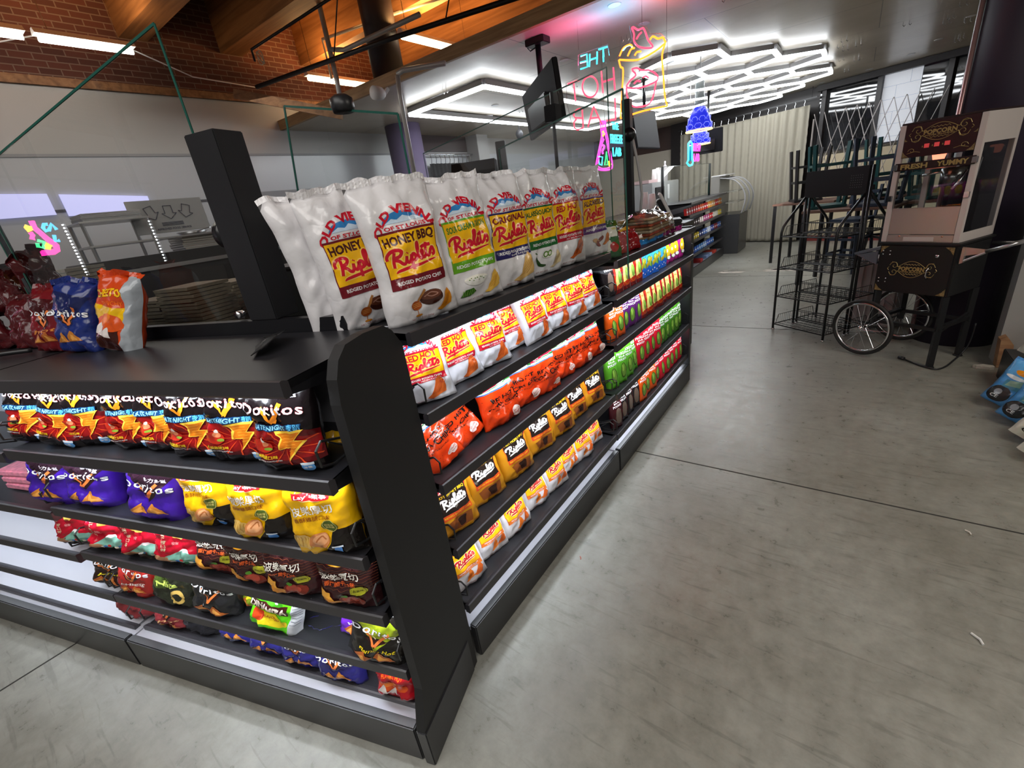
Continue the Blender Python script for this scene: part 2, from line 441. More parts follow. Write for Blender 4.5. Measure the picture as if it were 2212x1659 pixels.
    try: me.normals_split_custom_set_from_vertices([tuple(n) for n in base_n] + [tuple(n) for n in nrm])
    except Exception: pass
    # crimped seal along the top
    sl = seal if seal is not None else 0.016
    if sl > 0:
        sb = MB(); n = nu * 2; rows = 3; top = [F[i][nv] for i in range(nu + 1)]; VV = []; FF = []
        for k in range(n + 1):
            q = k / 2; i = min(nu - 1, int(q)); fq = q - i; p = top[i] * (1 - fq) + top[i + 1] * fq
            for r in range(rows):
                zz = sl * r / (rows - 1)
                VV.append(p + Vector((0, 0.0016 * math.sin(k * 1.9 + r) + bend * 0.02 * r * math.sin(k / n * PI * 2 + ph), zz - 0.0015)))
        for k in range(n):
            for r in range(rows - 1): FF.append((k * rows + r, (k + 1) * rows + r, (k + 1) * rows + r + 1, k * rows + r + 1))
        sb.col = base; sb.smooth = False; sb.add(VV, FF)
        so = sb.build('top_seal', M_film, o)
        md = so.modifiers.new('thickness', 'SOLIDIFY'); md.thickness = 0.0008
    return o

# ------------------------------------------------------------------ the printed designs
c_ = srgb
WHT = c_('e8e6e6'); YEL = c_('f2b70c'); RED = c_('c8142c'); MAR = c_('6d1420'); BLU = c_('2f7fc0')
def chip(a, x, y, r, col='d98a28', dark='b5651a', rot=0.3):
    P = [(-0.9, -0.55), (-0.5, -0.35), (-0.1, 0.15), (0.25, 0.75), (0.75, 1.0), (1.0, 0.5), (1.05, -0.1), (0.9, -0.55), (0.2, -0.6), (-0.4, -0.75)]
    Q = [(x + r * (p * math.cos(rot) - q * math.sin(rot)), y + r * (p * math.sin(rot) + q * math.cos(rot))) for p, q in P]
    a.poly(Q, c_(col))
    for k in range(5):
        u = 0.15 + k * 0.17
        a.stroke([(x + r * (u * 0.9 - 0.55), y - r * (0.45 - u * 0.1)), (x + r * (u * 1.0 - 0.1 + 0.02 * k), y + r * (0.1 + u * 0.45)), (x + r * (u + 0.08), y + r * (0.45 + u * 0.25))], r * 0.05, c_(dark))
def riplet_head(a, w, h, top, red='c8142c'):
    cx = w * 0.5
    a.ell(cx, top - 0.075 * h, 0.27 * w, 0.075 * h, c_('2f7fc0'), a0=0, a1=PI)
    a.poly([(cx - 0.25 * w, top - 0.074 * h), (cx - 0.14 * w, top - 0.045 * h), (cx - 0.07 * w, top - 0.055 * h), (cx, top - 0.030 * h), (cx + 0.08 * w, top - 0.05 * h), (cx + 0.15 * w, top - 0.045 * h), (cx + 0.25 * w, top - 0.074 * h)], c_('c9dcec'))
    a.text('OLD VIENNA', cx, top + 0.018 * h, 0.056 * h, c_(red), 1.0 * w, 0.085, arc=0.40 * w)
    a.text('OF ST.LOUIS', cx, top - 0.105 * h, 0.026 * h, c_(red), 0.54 * w, 0.06, rot=0)
def panel(a, w, y0, y1, col, edge):
    x0, x1 = 0.13 * w, 0.87 * w
    a.rect(x0 - 0.012 * w, y0, x1 + 0.012 * w, y1 + 0.006, c_(edge)); a.rect(x0, y0, x1, y1, c_(col))
def food(a, w, h, kind):
    if kind == 'honey':
        a.ell(0.57 * w, 0.165 * h, 0.15 * w, 0.055 * h, c_('3a1a12')); a.ell(0.57 * w, 0.185 * h, 0.14 * w, 0.035 * h, c_('5a3020'))
        a.stroke([(0.48 * w, 0.18 * h), (0.57 * w, 0.20 * h), (0.66 * w, 0.18 * h), (0.58 * w, 0.17 * h), (0.52 * w, 0.185 * h)], 0.012 * w, c_('9a7060'))
        a.stroke([(0.36 * w, 0.13 * h), (0.50 * w, 0.235 * h)], 0.03 * w, c_('a06a35'), smooth=False)
        a.ell(0.36 * w, 0.13 * h, 0.075 * w, 0.035 * h, c_('9c4a1a'))
        for k in range(3): a.rect(0.30 * w, (0.118 + k * 0.012) * h, 0.42 * w, (0.121 + k * 0.012) * h, c_('d69a50'))
        a.stroke([(0.36 * w, 0.10 * h), (0.36 * w, 0.06 * h)], 0.01 * w, c_('b06018'), smooth=False); a.ell(0.37 * w, 0.055 * h, 0.05 * w, 0.009 * h, c_('c07a25'))
        chip(a, 0.74 * w, 0.11 * h, 0.13 * w, 'd98a1c', 'b0660f', 0.1)
    elif kind == 'cream':
        a.ell(0.45 * w, 0.19 * h, 0.19 * w, 0.03 * h, c_('f2efe2')); a.ell(0.45 * w, 0.19 * h, 0.19 * w, 0.055 * h, c_('dcdcd6'), a0=PI, a1=2 * PI)
        for k in range(9): a.ell(w * (0.33 + 0.03 * k), h * (0.19 + 0.012 * math.sin(k * 2.2)), 0.012 * w, 0.004 * h, c_('5a7a2c'), n=6)
        a.poly([(0.14 * w, 0.07 * h), (0.24 * w, 0.12 * h), (0.36 * w, 0.125 * h), (0.42 * w, 0.09 * h), (0.3 * w, 0.065 * h)], c_('3a6a22'))
        for k in range(6): a.stroke([(w * (0.18 + 0.035 * k), 0.075 * h), (w * (0.2 + 0.035 * k), 0.115 * h)], 0.008 * w, c_('7aa84a'), smooth=False)
        chip(a, 0.72 * w, 0.12 * h, 0.15 * w, 'dcae48', 'b98424', 0.2)
    elif kind == 'plain': chip(a, 0.62 * w, 0.14 * h, 0.21 * w, 'd9b06a', 'b68a44', 0.15)
    elif kind == 'jal':
        a.ell(0.55 * w, 0.19 * h, 0.13 * w, 0.03 * h, c_('e8e8dc')); a.ring(0.50 * w, 0.20 * h, 0.04 * w, 0.02 * w, c_('4f7a28')); a.ring(0.58 * w, 0.205 * h, 0.04 * w, 0.02 * w, c_('5f8a30'))
        a.stroke([(0.25 * w, 0.215 * h), (0.29 * w, 0.15 * h), (0.37 * w, 0.10 * h), (0.50 * w, 0.09 * h)], 0.05 * w, c_('23451b'), taper=True)
        a.stroke([(0.22 * w, 0.235 * h), (0.26 * w, 0.215 * h), (0.27 * w, 0.19 * h)], 0.015 * w, c_('2c5a22'))
        chip(a, 0.72 * w, 0.12 * h, 0.14 * w, 'd8c49a', 'b49a64', 0.2)
    elif kind == 'hot': chip(a, 0.62 * w, 0.15 * h, 0.19 * w, 'd8682a', 'a8441a', 0.1)
    elif kind == 'dressed':
        a.ell(0.62 * w, 0.18 * h, 0.11 * w, 0.035 * h, c_('7a2c20'), rot=0.3); a.ell(0.45 * w, 0.165 * h, 0.14 * w, 0.03 * h, c_('c89a6a'), rot=-0.3); a.ell(0.55 * w, 0.13 * h, 0.12 * w, 0.025 * h, c_('8c3426'), rot=-0.5)
        chip(a, 0.80 * w, 0.16 * h, 0.12 * w, 'd07a3a', 'a85520', 0.2)
def riplets(w, h, flavour, namecol, band, sub, kind, bandcol=None, stamp=False, cheesy=False, name_h=0.047):
    a = Art(w, h); riplet_head(a, w, h, 0.80 * h)
    y0, y1 = 0.34 * h, 0.66 * h
    if cheesy:
        panel(a, w, 0.24 * h, 0.60 * h, 'f0b414', 'c8642a')
        a.text('Cheesy', 0.33 * w, 0.555 * h, 0.035 * h, c_('8a3a1a'), 0.26 * w, 0.01, shear=0.3, rot=0.08)
        a.text('RED HOT', 0.64 * w, 0.565 * h, 0.042 * h, c_('a8281c'), 0.36 * w, 0.01, rot=0.08)
        a.riplets(0.5 * w, 0.415 * h, 0.085 * h, c_('b8202a'), 0.58 * w, out=c_('f7e0b0'))
        a.rect(0.13 * w, 0.24 * h, 0.87 * w, 0.31 * h, c_('d9702c')); a.text('RIDGED POTATO CHIPS', 0.5 * w, 0.285 * h, 0.022 * h, WHT, 0.58 * w, 0.04); a.text('CHEESE & HOT BBQ FLAVORED', 0.5 * w, 0.255 * h, 0.012 * h, WHT, 0.5 * w, 0.02)
        chip(a, 0.45 * w, 0.15 * h, 0.13 * w, 'e07a2a', 'b8561a', 0.2); chip(a, 0.70 * w, 0.17 * h, 0.13 * w, 'd8682a', 'a8441a', -0.2)
    else:
        panel(a, w, 0.27 * h, y1, 'f2b70c', band)
        nw = min(0.68, 0.085 * len(flavour)) * w
        a.text(flavour, 0.5 * w, 0.615 * h, name_h * h, c_(namecol), nw, 0.075, rot=0.04)
        a.riplets(0.5 * w, 0.45 * h, 0.105 * h, c_('c8142c'), 0.66 * w, out=c_('f6cf60'))
        a.rect(0.13 * w, 0.27 * h, 0.87 * w, 0.355 * h, c_(band))
        a.text('RIDGED POTATO CHIPS', 0.5 * w, 0.32 * h if sub else 0.313 * h, 0.026 * h, WHT, 0.61 * w, 0.045)
        if sub: a.text(sub, 0.58 * w, 0.287 * h, 0.014 * h, WHT, 0.40 * w, 0.02)
        food(a, w, h, kind)
    if stamp: a.ring(0.78 * w, 0.24 * h, 0.045 * w, 0.006 * w, c_('a82030'), 1.0); a.text('HOT', 0.78 * w, 0.24 * h, 0.016 * h, c_('a82030'), 0.06 * w, 0.0)
    a.text('NET WT. 9 OZ (255g)', 0.42 * w, 0.035 * h, 0.013 * h, c_('8a2a30'), 0.30 * w, 0.0)
    return a
def hot_honey(w, h):
    a = Art(w, h); a.ell(0.5 * w, 0.80 * h, 0.34 * w, 0.12 * h, c_('e6e2dc'), n=24); a.rect(0.16 * w, 0.62 * h, 0.84 * w, 0.80 * h, c_('e6e2dc')); riplet_head(a, w, h, 0.80 * h)
    a.rect(0.15 * w, 0.27 * h, 0.85 * w, 0.675 * h, c_('d24a22')); a.rect(0.16 * w, 0.34 * h, 0.84 * w, 0.665 * h, c_('241a16'))
    a.text('HOT HONEY BBQ', 0.5 * w, 0.62 * h, 0.045 * h, c_('f0c020'), 0.62 * w, 0.03, rot=0.04)
    a.riplets(0.5 * w, 0.46 * h, 0.10 * h, c_('e8e4e0'), 0.60 * w)
    a.text('RIDGED POTATO CHIPS', 0.5 * w, 0.305 * h, 0.026 * h, c_('f0c020'), 0.62 * w, 0.03)
    a.poly([(0.30 * w, 0.06 * h), (0.20 * w, 0.22 * h), (0.42 * w, 0.25 * h), (0.8 * w, 0.23 * h), (0.78 * w, 0.05 * h)], c_('8a4a1e'))
    a.ell(0.55 * w, 0.20 * h, 0.12 * w, 0.025 * h, c_('2a1510')); a.poly([(0.5 * w, 0.08 * h), (0.43 * w, 0.2 * h), (0.67 * w, 0.2 * h), (0.62 * w, 0.08 * h)], c_('33180f'))
    return a
def corn_chips(w, h):
    a = Art(w, h); rnd = random.Random(4); OR = c_('dd3f12')
    a.rect(0, 0.66 * h, w, 0.88 * h, c_('6fa6cc'))
    a.poly([(0, 0.66 * h), (0, 0.74 * h), (0.18 * w, 0.79 * h), (0.36 * w, 0.72 * h), (0.6 * w, 0.78 * h), (0.85 * w, 0.83 * h), (w, 0.80 * h), (w, 0.66 * h)], c_('2f7a34'))
    a.poly([(0, 0.66 * h), (0, 0.695 * h), (0.3 * w, 0.70 * h), (0.7 * w, 0.73 * h), (w, 0.72 * h), (w, 0.66 * h)], c_('d8e4ec'))
    a.poly([(0.02 * w, 0.80 * h), (0.14 * w, 0.87 * h), (0.30 * w, 0.80 * h)], c_('e8eef2'))
    a.rect(0, 0.655 * h, w, 0.675 * h, c_('3a76b8'))
    P = [(0.10 * w, 0.76 * h), (0.5 * w, 0.79 * h), (0.9 * w, 0.83 * h)]
    a.stroke(P, 0.115 * h, c_('e8d8d8')); a.stroke(P, 0.10 * h, c_('b81430')); a.text('Old Vienna', 0.5 * w, 0.795 * h, 0.055 * h, WHT, 0.70 * w, 0.03, rot=0.13)
    for k in range(90):
        x, y, q = rnd.uniform(0.03, 0.97) * w, rnd.uniform(0.03, 0.64) * h, rnd.uniform(0.002, 0.004)
        a.tris([((x, y), (x + q, y + q * 0.3), (x + q * 0.4, y + q))], c_('a82c0c'))
    K = c_('1c1210')
    a.text('RED HOT', 0.5 * w, 0.52 * h, 0.068 * h, K, 0.66 * w, 0.06, rot=0.05); a.text('CORN CHIPS', 0.5 * w, 0.40 * h, 0.068 * h, K, 0.80 * w, 0.06, rot=0.05)
    a.text('HOT BBQ FLAVORED', 0.5 * w, 0.31 * h, 0.022 * h, K, 0.5 * w, 0.03, rot=0.05)
    a.ell(0.72 * w, 0.17 * h, 0.13 * w, 0.065 * h, c_('e6d6cc')); a.text('St.Louis', 0.72 * w, 0.19 * h, 0.03 * h, c_('b81430'), 0.2 * w, 0.02, rot=0.1); a.text('Original', 0.72 * w, 0.15 * h, 0.028 * h, c_('b81430'), 0.2 * w, 0.02, rot=0.1)
    return a
def vee(a, x, y, w, h, c1='f08a1e', c2='f6d9a0', lw=0.02):
    a.stroke([(x - 0.34 * w, y + h), (x, y)], lw * 1.1, c_(c1), smooth=False); a.stroke([(x, y), (x + 0.36 * w, y + h * 1.25)], lw * 1.5, c_(c1), smooth=False, taper=False)
    a.stroke([(x - 0.30 * w, y + h * 0.98), (x, y + 0.02)], lw * 0.4, c_(c2), smooth=False)
def doritos_word(a, w, h, y, s=0.085, rot=0.0, wid=0.86):
    a.text('Doritos', 0.5 * w, y * h, s * h * 1.1, c_('e8e8ec'), wid * w, 0.03, rot=rot, out=c_('15080a'), ow=0.035, spacing=1.18)
def late_night(w, h):
    a = Art(w, h); 
    a.poly([(0.0, 0.62 * h), (0.3 * w, 0.55 * h), (0.62 * w, 0.6 * h), (w, 0.5 * h), (w, 0.16 * h), (0.6 * w, 0.1 * h), (0.2 * w, 0.14 * h), (0, 0.2 * h)], c_('5a0c12'))
    a.poly([(0.02 * w, 0.50 * h), (0.4 * w, 0.52 * h), (w, 0.44 * h), (0.97 * w, 0.22 * h), (0.5 * w, 0.16 * h), (0.05 * w, 0.2 * h)], c_('8e1214'))
    for k in range(12):
        t = k / 12 * 2 * PI; a.tris([((0.6 * w, 0.33 * h), (0.6 * w + 0.44 * w * math.cos(t - 0.03), 0.33 * h + 0.22 * h * math.sin(t - 0.03)), (0.6 * w + 0.44 * w * math.cos(t + 0.03), 0.33 * h + 0.22 * h * math.sin(t + 0.03)))], c_('e04a22'))
    vee(a, 0.48 * w, 0.62 * h, 0.42 * w, 0.17 * h, lw=0.030 * w * 1.3)
    a.text('Doritos', 0.48 * w, 0.775 * h, 0.115 * h, c_('e8e8ec'), 0.84 * w, 0.03, rot=-0.03, out=c_('8a1418'), ow=0.035, spacing=1.18)
    a.text('多力多滋', 0.68 * w, 0.91 * h, 0.035 * h, c_('d8d8de'), 0.32 * w, 0.02)
    a.rect(0.12 * w, 0.525 * h, 0.86 * w, 0.60 * h, c_('15406e')); a.text('LATE NIGHT', 0.40 * w, 0.563 * h, 0.055 * h, c_('8fd8f4'), 0.54 * w, 0.045, shear=0.2); a.text('夜趴', 0.77 * w, 0.563 * h, 0.055 * h, c_('5ab8ea'), 0.17 * w, 0.04)
    B = [(0.50, 0.49), (0.84, 0.51), (0.72, 0.40), (0.84, 0.40), (0.62, 0.20), (0.66, 0.33), (0.52, 0.32), (0.56, 0.42)]
    a.poly([(0.655 * w + (x - 0.655) * 1.25 * w, 0.36 * h + (y - 0.36) * 1.2 * h) for x, y in B], c_('f8d048')); a.poly([(x * w, y * h) for x, y in B], c_('d97a18'))
    for k in range(6): a.stroke([((0.54 + 0.02 * k) * w, (0.46 - 0.035 * k) * h), ((0.74 + 0.005 * k) * w, (0.475 - 0.035 * k) * h)], 0.006 * w, c_('f0a838'), smooth=False)
    a.ell(0.22 * w, 0.34 * h, 0.17 * w, 0.085 * h, c_('c8301e')); a.ell(0.27 * w, 0.38 * h, 0.07 * w, 0.04 * h, c_('e88a60')); a.ell(0.32 * w, 0.31 * h, 0.06 * w, 0.02 * h, c_('8aa838')); a.ell(0.27 * w, 0.42 * h, 0.035 * w, 0.025 * h, c_('e8e0d8'))
    a.text('炙燒雞腿口味', 0.24 * w, 0.21 * h, 0.028 * h, c_('f0d020'), 0.38 * w, 0.03); a.text('NACHO CHEESE TORTILLA CHIPS', 0.28 * w, 0.17 * h, 0.012 * h, WHT, 0.42 * w)
    a.ell(0.82 * w, 0.10 * h, 0.07 * w, 0.05 * h, c_('5a9ad8')); a.rect(0.75 * w, 0.125 * h, 0.89 * w, 0.15 * h, c_('d8e4f0')); a.text('淨重', 0.82 * w, 0.1 * h, 0.02 * h, WHT, 0.09 * w)
    return a
def doritos_flat(w, h, word=0.62, zh=True, chips='b87a3a', sub=None, subcol='e8c850', dark=None, veec='d8763a', chipy=0.12, rot=0):
    a = Art(w, h)
    if dark: a.poly([(0.02 * w, 0.86 * h), (0.98 * w, 0.78 * h), (0.52 * w, 0.32 * h)], c_(dark))
    a.tris([((0.30 * w, 0.48 * h), (0.70 * w, 0.50 * h), (0.50 * w, 0.36 * h))], c_('2a1210'))
    vee(a, 0.50 * w, 0.38 * h, 0.55 * w, 0.2 * h, veec, 'f2e2c0', 0.030 * w)
    doritos_word(a, w, h, word, 0.09, rot)
    if zh: a.text('多力多滋', 0.66 * w, (word + 0.12) * h, 0.045 * h, WHT, 0.36 * w, 0.02)
    if sub: a.text(sub, 0.54 * w, (word - 0.28) * h, 0.055 * h, c_(subcol), 0.60 * w, 0.03, shear=0.25, rot=0.15)
    if chips:
        for x, y, q, r in ((0.30, chipy, 0.17, 0.2), (0.66, chipy + 0.03, 0.17, -0.3)):
            a.poly([(w * (x - q), h * y), (w * (x + q), h * (y + 0.02)), (w * (x + r * 0.3), h * (y + q * 0.9))], c_(chips)); a.poly([(w * (x - q * 0.5), h * (y + 0.015)), (w * (x + q * 0.5), h * (y + 0.03)), (w * (x + r * 0.3), h * (y + q * 0.6))], c_('d89848'))
    return a
def lays(w, h, ribbon_=False, brown=False):
    a = Art(w, h); cx = 0.46 * w
    if not brown:
        a.poly([(0.42 * w, 0.0), (0.62 * w, 0.20 * h), (0.70 * w, 0.40 * h), (w, 0.42 * h), (w, 0)], c_('161210'))
        a.ell(0.5 * w, 0.93 * h, 0.22 * w, 0.10 * h, c_('f4d890')); a.ell(0.5 * w, 0.94 * h, 0.20 * w, 0.085 * h, c_('e8a818'))
        a.poly([(0.22 * w, 0.96 * h), (0.5 * w, 0.93 * h), (0.80 * w, 0.97 * h), (0.76 * w, 0.87 * h), (0.5 * w, 0.84 * h), (0.26 * w, 0.88 * h)], c_('c81c24')); a.text("Lay's樂事", 0.51 * w, 0.905 * h, 0.045 * h, WHT, 0.46 * w, 0.02)
        a.text('波樂厚切', cx, 0.71 * h, 0.105 * h, c_('f4f0e6'), 0.62 * w, 0.045, rot=0.06, out=c_('8a6a10'), ow=0.015); a.text('香酥雞腿口味', cx - 0.02 * w, 0.585 * h, 0.05 * h, c_('8a4a10'), 0.56 * w, 0.03, rot=0.06)
        a.ell(0.68 * w, 0.47 * h, 0.12 * w, 0.085 * h, c_('4a5a20')); a.ring(0.68 * w, 0.47 * h, 0.10 * w, 0.007 * w, c_('c8c070'), 1); a.text('超美味', 0.68 * w, 0.49 * h, 0.028 * h, c_('c8c070'), 0.15 * w); a.text('酥脆實', 0.68 * w, 0.45 * h, 0.028 * h, c_('c8c070'), 0.15 * w)
        a.ell(0.20 * w, 0.24 * h, 0.19 * w, 0.13 * h, c_('e0b860')); [a.stroke([((0.05 + 0.05 * k) * w, 0.14 * h), ((0.1 + 0.05 * k) * w, 0.33 * h)], 0.008 * w, c_('c08a30'), smooth=False) for k in range(6)]
        a.ell(0.47 * w, 0.26 * h, 0.17 * w, 0.12 * h, c_('c8804a'), rot=0.4); a.ell(0.50 * w, 0.28 * h, 0.12 * w, 0.08 * h, c_('dda070'), rot=0.4); a.stroke([(0.44 * w, 0.26 * h), (0.52 * w, 0.33 * h), (0.58 * w, 0.28 * h)], 0.02 * w, c_('b06a3a'))
        a.ell(0.72 * w, 0.12 * h, 0.065 * w, 0.05 * h, c_('4a86d0')); a.rect(0.64 * w, 0.155 * h, 0.80 * w, 0.175 * h, c_('d0dcea'))
    else:
        for k in range(11):
            y = (0.42 + 0.055 * k) * h; a.stroke([(i / 12 * w, y + 0.012 * h * (1 if i % 2 else -1)) for i in range(13)], 0.008 * h, c_('6a3a28'), smooth=False)
        a.ell(0.5 * w, 0.93 * h, 0.18 * w, 0.07 * h, c_('e0a020')); a.rect(0.30 * w, 0.90 * h, 0.70 * w, 0.96 * h, c_('c81c24'))
        a.text('波樂厚切', cx, 0.66 * h, 0.12 * h, c_('f4f0e6'), 0.68 * w, 0.045, rot=0.05, out=c_('2a1410'), ow=0.02); a.text('香烤脆牛口味', cx, 0.52 * h, 0.05 * h, c_('e0602a'), 0.56 * w, 0.03, rot=0.05)
        a.ell(0.76 * w, 0.42 * h, 0.13 * w, 0.085 * h, c_('a8a828')); a.ring(0.76 * w, 0.42 * h, 0.105 * w, 0.007 * w, c_('3a3a10')); a.text('超美味', 0.76 * w, 0.42 * h, 0.03 * h, c_('3a3a10'), 0.15 * w)
        a.ell(0.20 * w, 0.28 * h, 0.16 * w, 0.07 * h, c_('d89a3a'), rot=-0.5); a.ell(0.30 * w, 0.18 * h, 0.15 * w, 0.06 * h, c_('c8822a'), rot=-0.3)
        a.ell(0.62 * w, 0.22 * h, 0.22 * w, 0.10 * h, c_('6a2418')); a.ell(0.60 * w, 0.24 * h, 0.14 * w, 0.06 * h, c_('9a4030')); a.ell(0.52 * w, 0.32 * h, 0.06 * w, 0.03 * h, c_('4a7a28'))
    return a
def tokyo(w, h):
    a = Art(w, h); a.ell(0.62 * w, 0.80 * h, 0.20 * w, 0.12 * h, c_('d8b050'))
    a.text('東', 0.12 * w, 0.84 * h, 0.085 * h, WHT, 0.12 * w, 0.03); a.text('京', 0.12 * w, 0.73 * h, 0.085 * h, WHT, 0.12 * w, 0.03)
    for k, ch in enumerate('照燒烤雞口味'): a.text(ch, 0.34 * w, (0.82 - 0.085 * k) * h, 0.055 * h, c_('e8d0b0'), 0.09 * w, 0.02)
    a.poly([(0.2 * w, 0.14 * h), (0.48 * w, 0.30 * h), (0.68 * w, 0.43 * h), (0.80 * w, 0.43 * h), (w, 0.30 * h), (w, 0.10 * h)], c_('7ab0a0')); a.poly([(0.62 * w, 0.39 * h), (0.70 * w, 0.46 * h), (0.80 * w, 0.46 * h), (0.86 * w, 0.39 * h), (0.80 * w, 0.41 * h), (0.74 * w, 0.385 * h), (0.69 * w, 0.41 * h)], WHT)
    a.rect(0, 0, w, 0.14 * h, c_('2a2420')); a.ell(0.3 * w, 0.16 * h, 0.22 * w, 0.06 * h, c_('a87a5a')); [a.ell((0.5 + 0.08 * k) * w, (0.15 + 0.02 * (k % 3)) * h, 0.04 * w, 0.025 * h, c_(('e0e0e0', '3a6ab0', 'c83030', '2a5a3a', 'e8e0d0', '4a78c0')[k])) for k in range(6)]
    a.text('辣', 0.55 * w, 0.55 * h, 0.06 * h, c_('e8a0a0'), 0.1 * w, 0.0)
    return a
def plain_doritos(w, h, sub, c, dark): return doritos_flat(w, h, 0.60, False, 'a85a28', sub, c, dark)
def dinamita(w, h):
    a = Art(w, h); a.poly([(0, h), (0, 0.42 * h), (0.3 * w, 0.62 * h), (0.72 * w, 0.52 * h), (0.65 * w, h)], c_('3f9a1c'))
    a.poly([(0.12 * w, 0.42 * h), (0.1 * w, 0.60 * h), (0.78 * w, 0.62 * h), (0.80 * w, 0.44 * h)], c_('3a1712'))
    a.text('Doritos', 0.40 * w, 0.70 * h, 0.07 * h, WHT, 0.5 * w, 0.06, out=c_('3a1712'), ow=0.03); a.text('DINAMITA', 0.45 * w, 0.52 * h, 0.12 * h, c_('e8dccc'), 0.64 * w, 0.07)
    a.ell(0.5 * w, 0.28 * h, 0.32 * w, 0.10 * h, c_('e8d020')); a.ell(0.25 * w, 0.30 * h, 0.12 * w, 0.08 * h, c_('c8401a')); a.text('FLAVORED', 0.5 * w, 0.30 * h, 0.04 * h, c_('a82a1a'), 0.3 * w, 0.03)
    a.poly([(0.78 * w, h), (0.86 * w, 0.5 * h), (0.80 * w, 0), (w, 0), (w, h)], c_('c4c8cc')); [a.rect(0.86 * w, (0.3 + 0.05 * k) * h, 0.98 * w, (0.31 + 0.05 * k) * h, c_('6a7078')) for k in range(9)]
    return a
def cheetos(w, h, sub='FLAMIN HOT'):
    a = Art(w, h); a.text('CHEETOS', 0.46 * w, 0.76 * h, 0.10 * h, c_('f0b41a'), 0.76 * w, 0.08, rot=0.08, out=c_('20100c'), ow=0.04); a.text(sub, 0.5 * w, 0.62 * h, 0.06 * h, c_('e86a1a'), 0.5 * w, 0.04, rot=0.08)
    if sub == 'CRUNCHY': a.poly([(0, 0.42 * h), (0, 0.60 * h), (0.6 * w, 0.56 * h), (w, 0.62 * h), (w, 0.40 * h), (0.5 * w, 0.36 * h)], c_('e0b010')); a.poly([(0.72 * w, h), (0.82 * w, 0.5 * h), (0.70 * w, 0), (w, 0), (w, h)], c_('9aa0a6')); a.rect(0, 0, 0.7 * w, 0.3 * h, c_('3a1812'))
    a.ell(0.48 * w, 0.36 * h, 0.34 * w, 0.12 * h, c_('d0501a')); a.ell(0.40 * w, 0.40 * h, 0.2 * w, 0.06 * h, c_('e87a2a'), rot=0.5)
    a.poly([(0.1 * w, 0.2 * h), (0.25 * w, 0.36 * h), (0.35 * w, 0.22 * h), (0.5 * w, 0.30 * h), (0.55 * w, 0.16 * h)], c_('d8d0cc')); return a
def funky(w, h):
    a = Art(w, h); a.ell(0.30 * w, 0.52 * h, 0.25 * w, 0.16 * h, c_('3a4a1c')); a.text('Poca', 0.4 * w, 0.72 * h, 0.10 * h, c_('c8a838'), 0.5 * w, 0.06, rot=0.2); a.text('Nuts', 0.45 * w, 0.50 * h, 0.10 * h, c_('b8c860'), 0.5 * w, 0.05, rot=0.2)
    a.ring(0.7 * w, 0.3 * h, 0.12 * w, 0.06 * w, c_('c8a85a')); a.ell(0.62 * w, 0.84 * h, 0.2 * w, 0.06 * h, c_('a8283a')); return a
def pouch(w, h, kind):
    a = Art(w, h); G = c_('6f9a3a'); GD = c_('3a5a1c')
    if kind == 'yr':
        a.rect(0.0, 0.84 * h, w, h, c_('e06a1a')); a.text('HOT', 0.5 * w, 0.92 * h, 0.05 * h, c_('f4d030'), 0.5 * w, 0.06); a.poly([(0.16 * w, 0.2 * h), (0.2 * w, 0.84 * h), (0.62 * w, 0.86 * h), (0.66 * w, 0.26 * h)], c_('e0d278'))
        a.rect(0.66 * w, 0.1 * h, 0.95 * w, 0.85 * h, c_('8a1a18')); a.ell(0.5 * w, 0.40 * h, 0.17 * w, 0.16 * h, G); a.ell(0.46 * w, 0.43 * h, 0.06 * w, 0.09 * h, c_('8fb84a')); a.rect(0, 0, w, 0.1 * h, c_('6a1412')); a.text('PICKLE', 0.40 * w, 0.68 * h, 0.05 * h, c_('8a1a18'), 0.36 * w, 0.05)
        a.stroke([(0.2 * w, 0.2 * h), (0.5 * w, 0.12 * h), (0.9 * w, 0.22 * h)], 0.05 * w, c_('c85a1a'))
    else:
        fg = WHT
        a.text('PICKLE', 0.5 * w, 0.82 * h, 0.065 * h, fg, 0.78 * w, 0.06); a.text('IN-A-', 0.5 * w, 0.74 * h, 0.05 * h, fg, 0.5 * w, 0.05); a.text('POUCH', 0.5 * w, 0.66 * h, 0.06 * h, fg, 0.70 * w, 0.06)
        if kind == 'black': a.ell(0.5 * w, 0.36 * h, 0.26 * w, 0.24 * h, c_('6a5a50')); a.rect(0.86 * w, 0.05 * h, w, 0.9 * h, c_('b8142c')); a.ell(0.5 * w, 0.9 * h, 0.4 * w, 0.05 * h, c_('c8303a'))
        else:
            a.ell(0.5 * w, 0.35 * h, 0.24 * w, 0.22 * h, GD); a.ell(0.5 * w, 0.36 * h, 0.18 * w, 0.19 * h, G); a.ell(0.44 * w, 0.42 * h, 0.06 * w, 0.10 * h, c_('9ac850'))
            if kind == 'blue': a.poly([(0, 0.3 * h), (w, 0.62 * h), (w, 0.5 * h), (0, 0.16 * h)], c_('9a8a1c')); a.poly([(0, 0.2 * h), (0.5 * w, 0.3 * h), (w, 0.1 * h), (w, 0), (0, 0)], c_('1c58b4')); [a.ell((0.2 + 0.2 * k) * w, (0.1 + 0.05 * (k % 2)) * h, 0.05 * w, 0.02 * h, WHT) for k in range(4)]
            if kind == 'mag': a.ell(0.5 * w, 0.42 * h, 0.35 * w, 0.2 * h, c_('d8b020')); a.ell(0.45 * w, 0.42 * h, 0.08 * w, 0.05 * h, WHT); a.ell(0.6 * w, 0.2 * h, 0.2 * w, 0.05 * h, WHT)
    return a

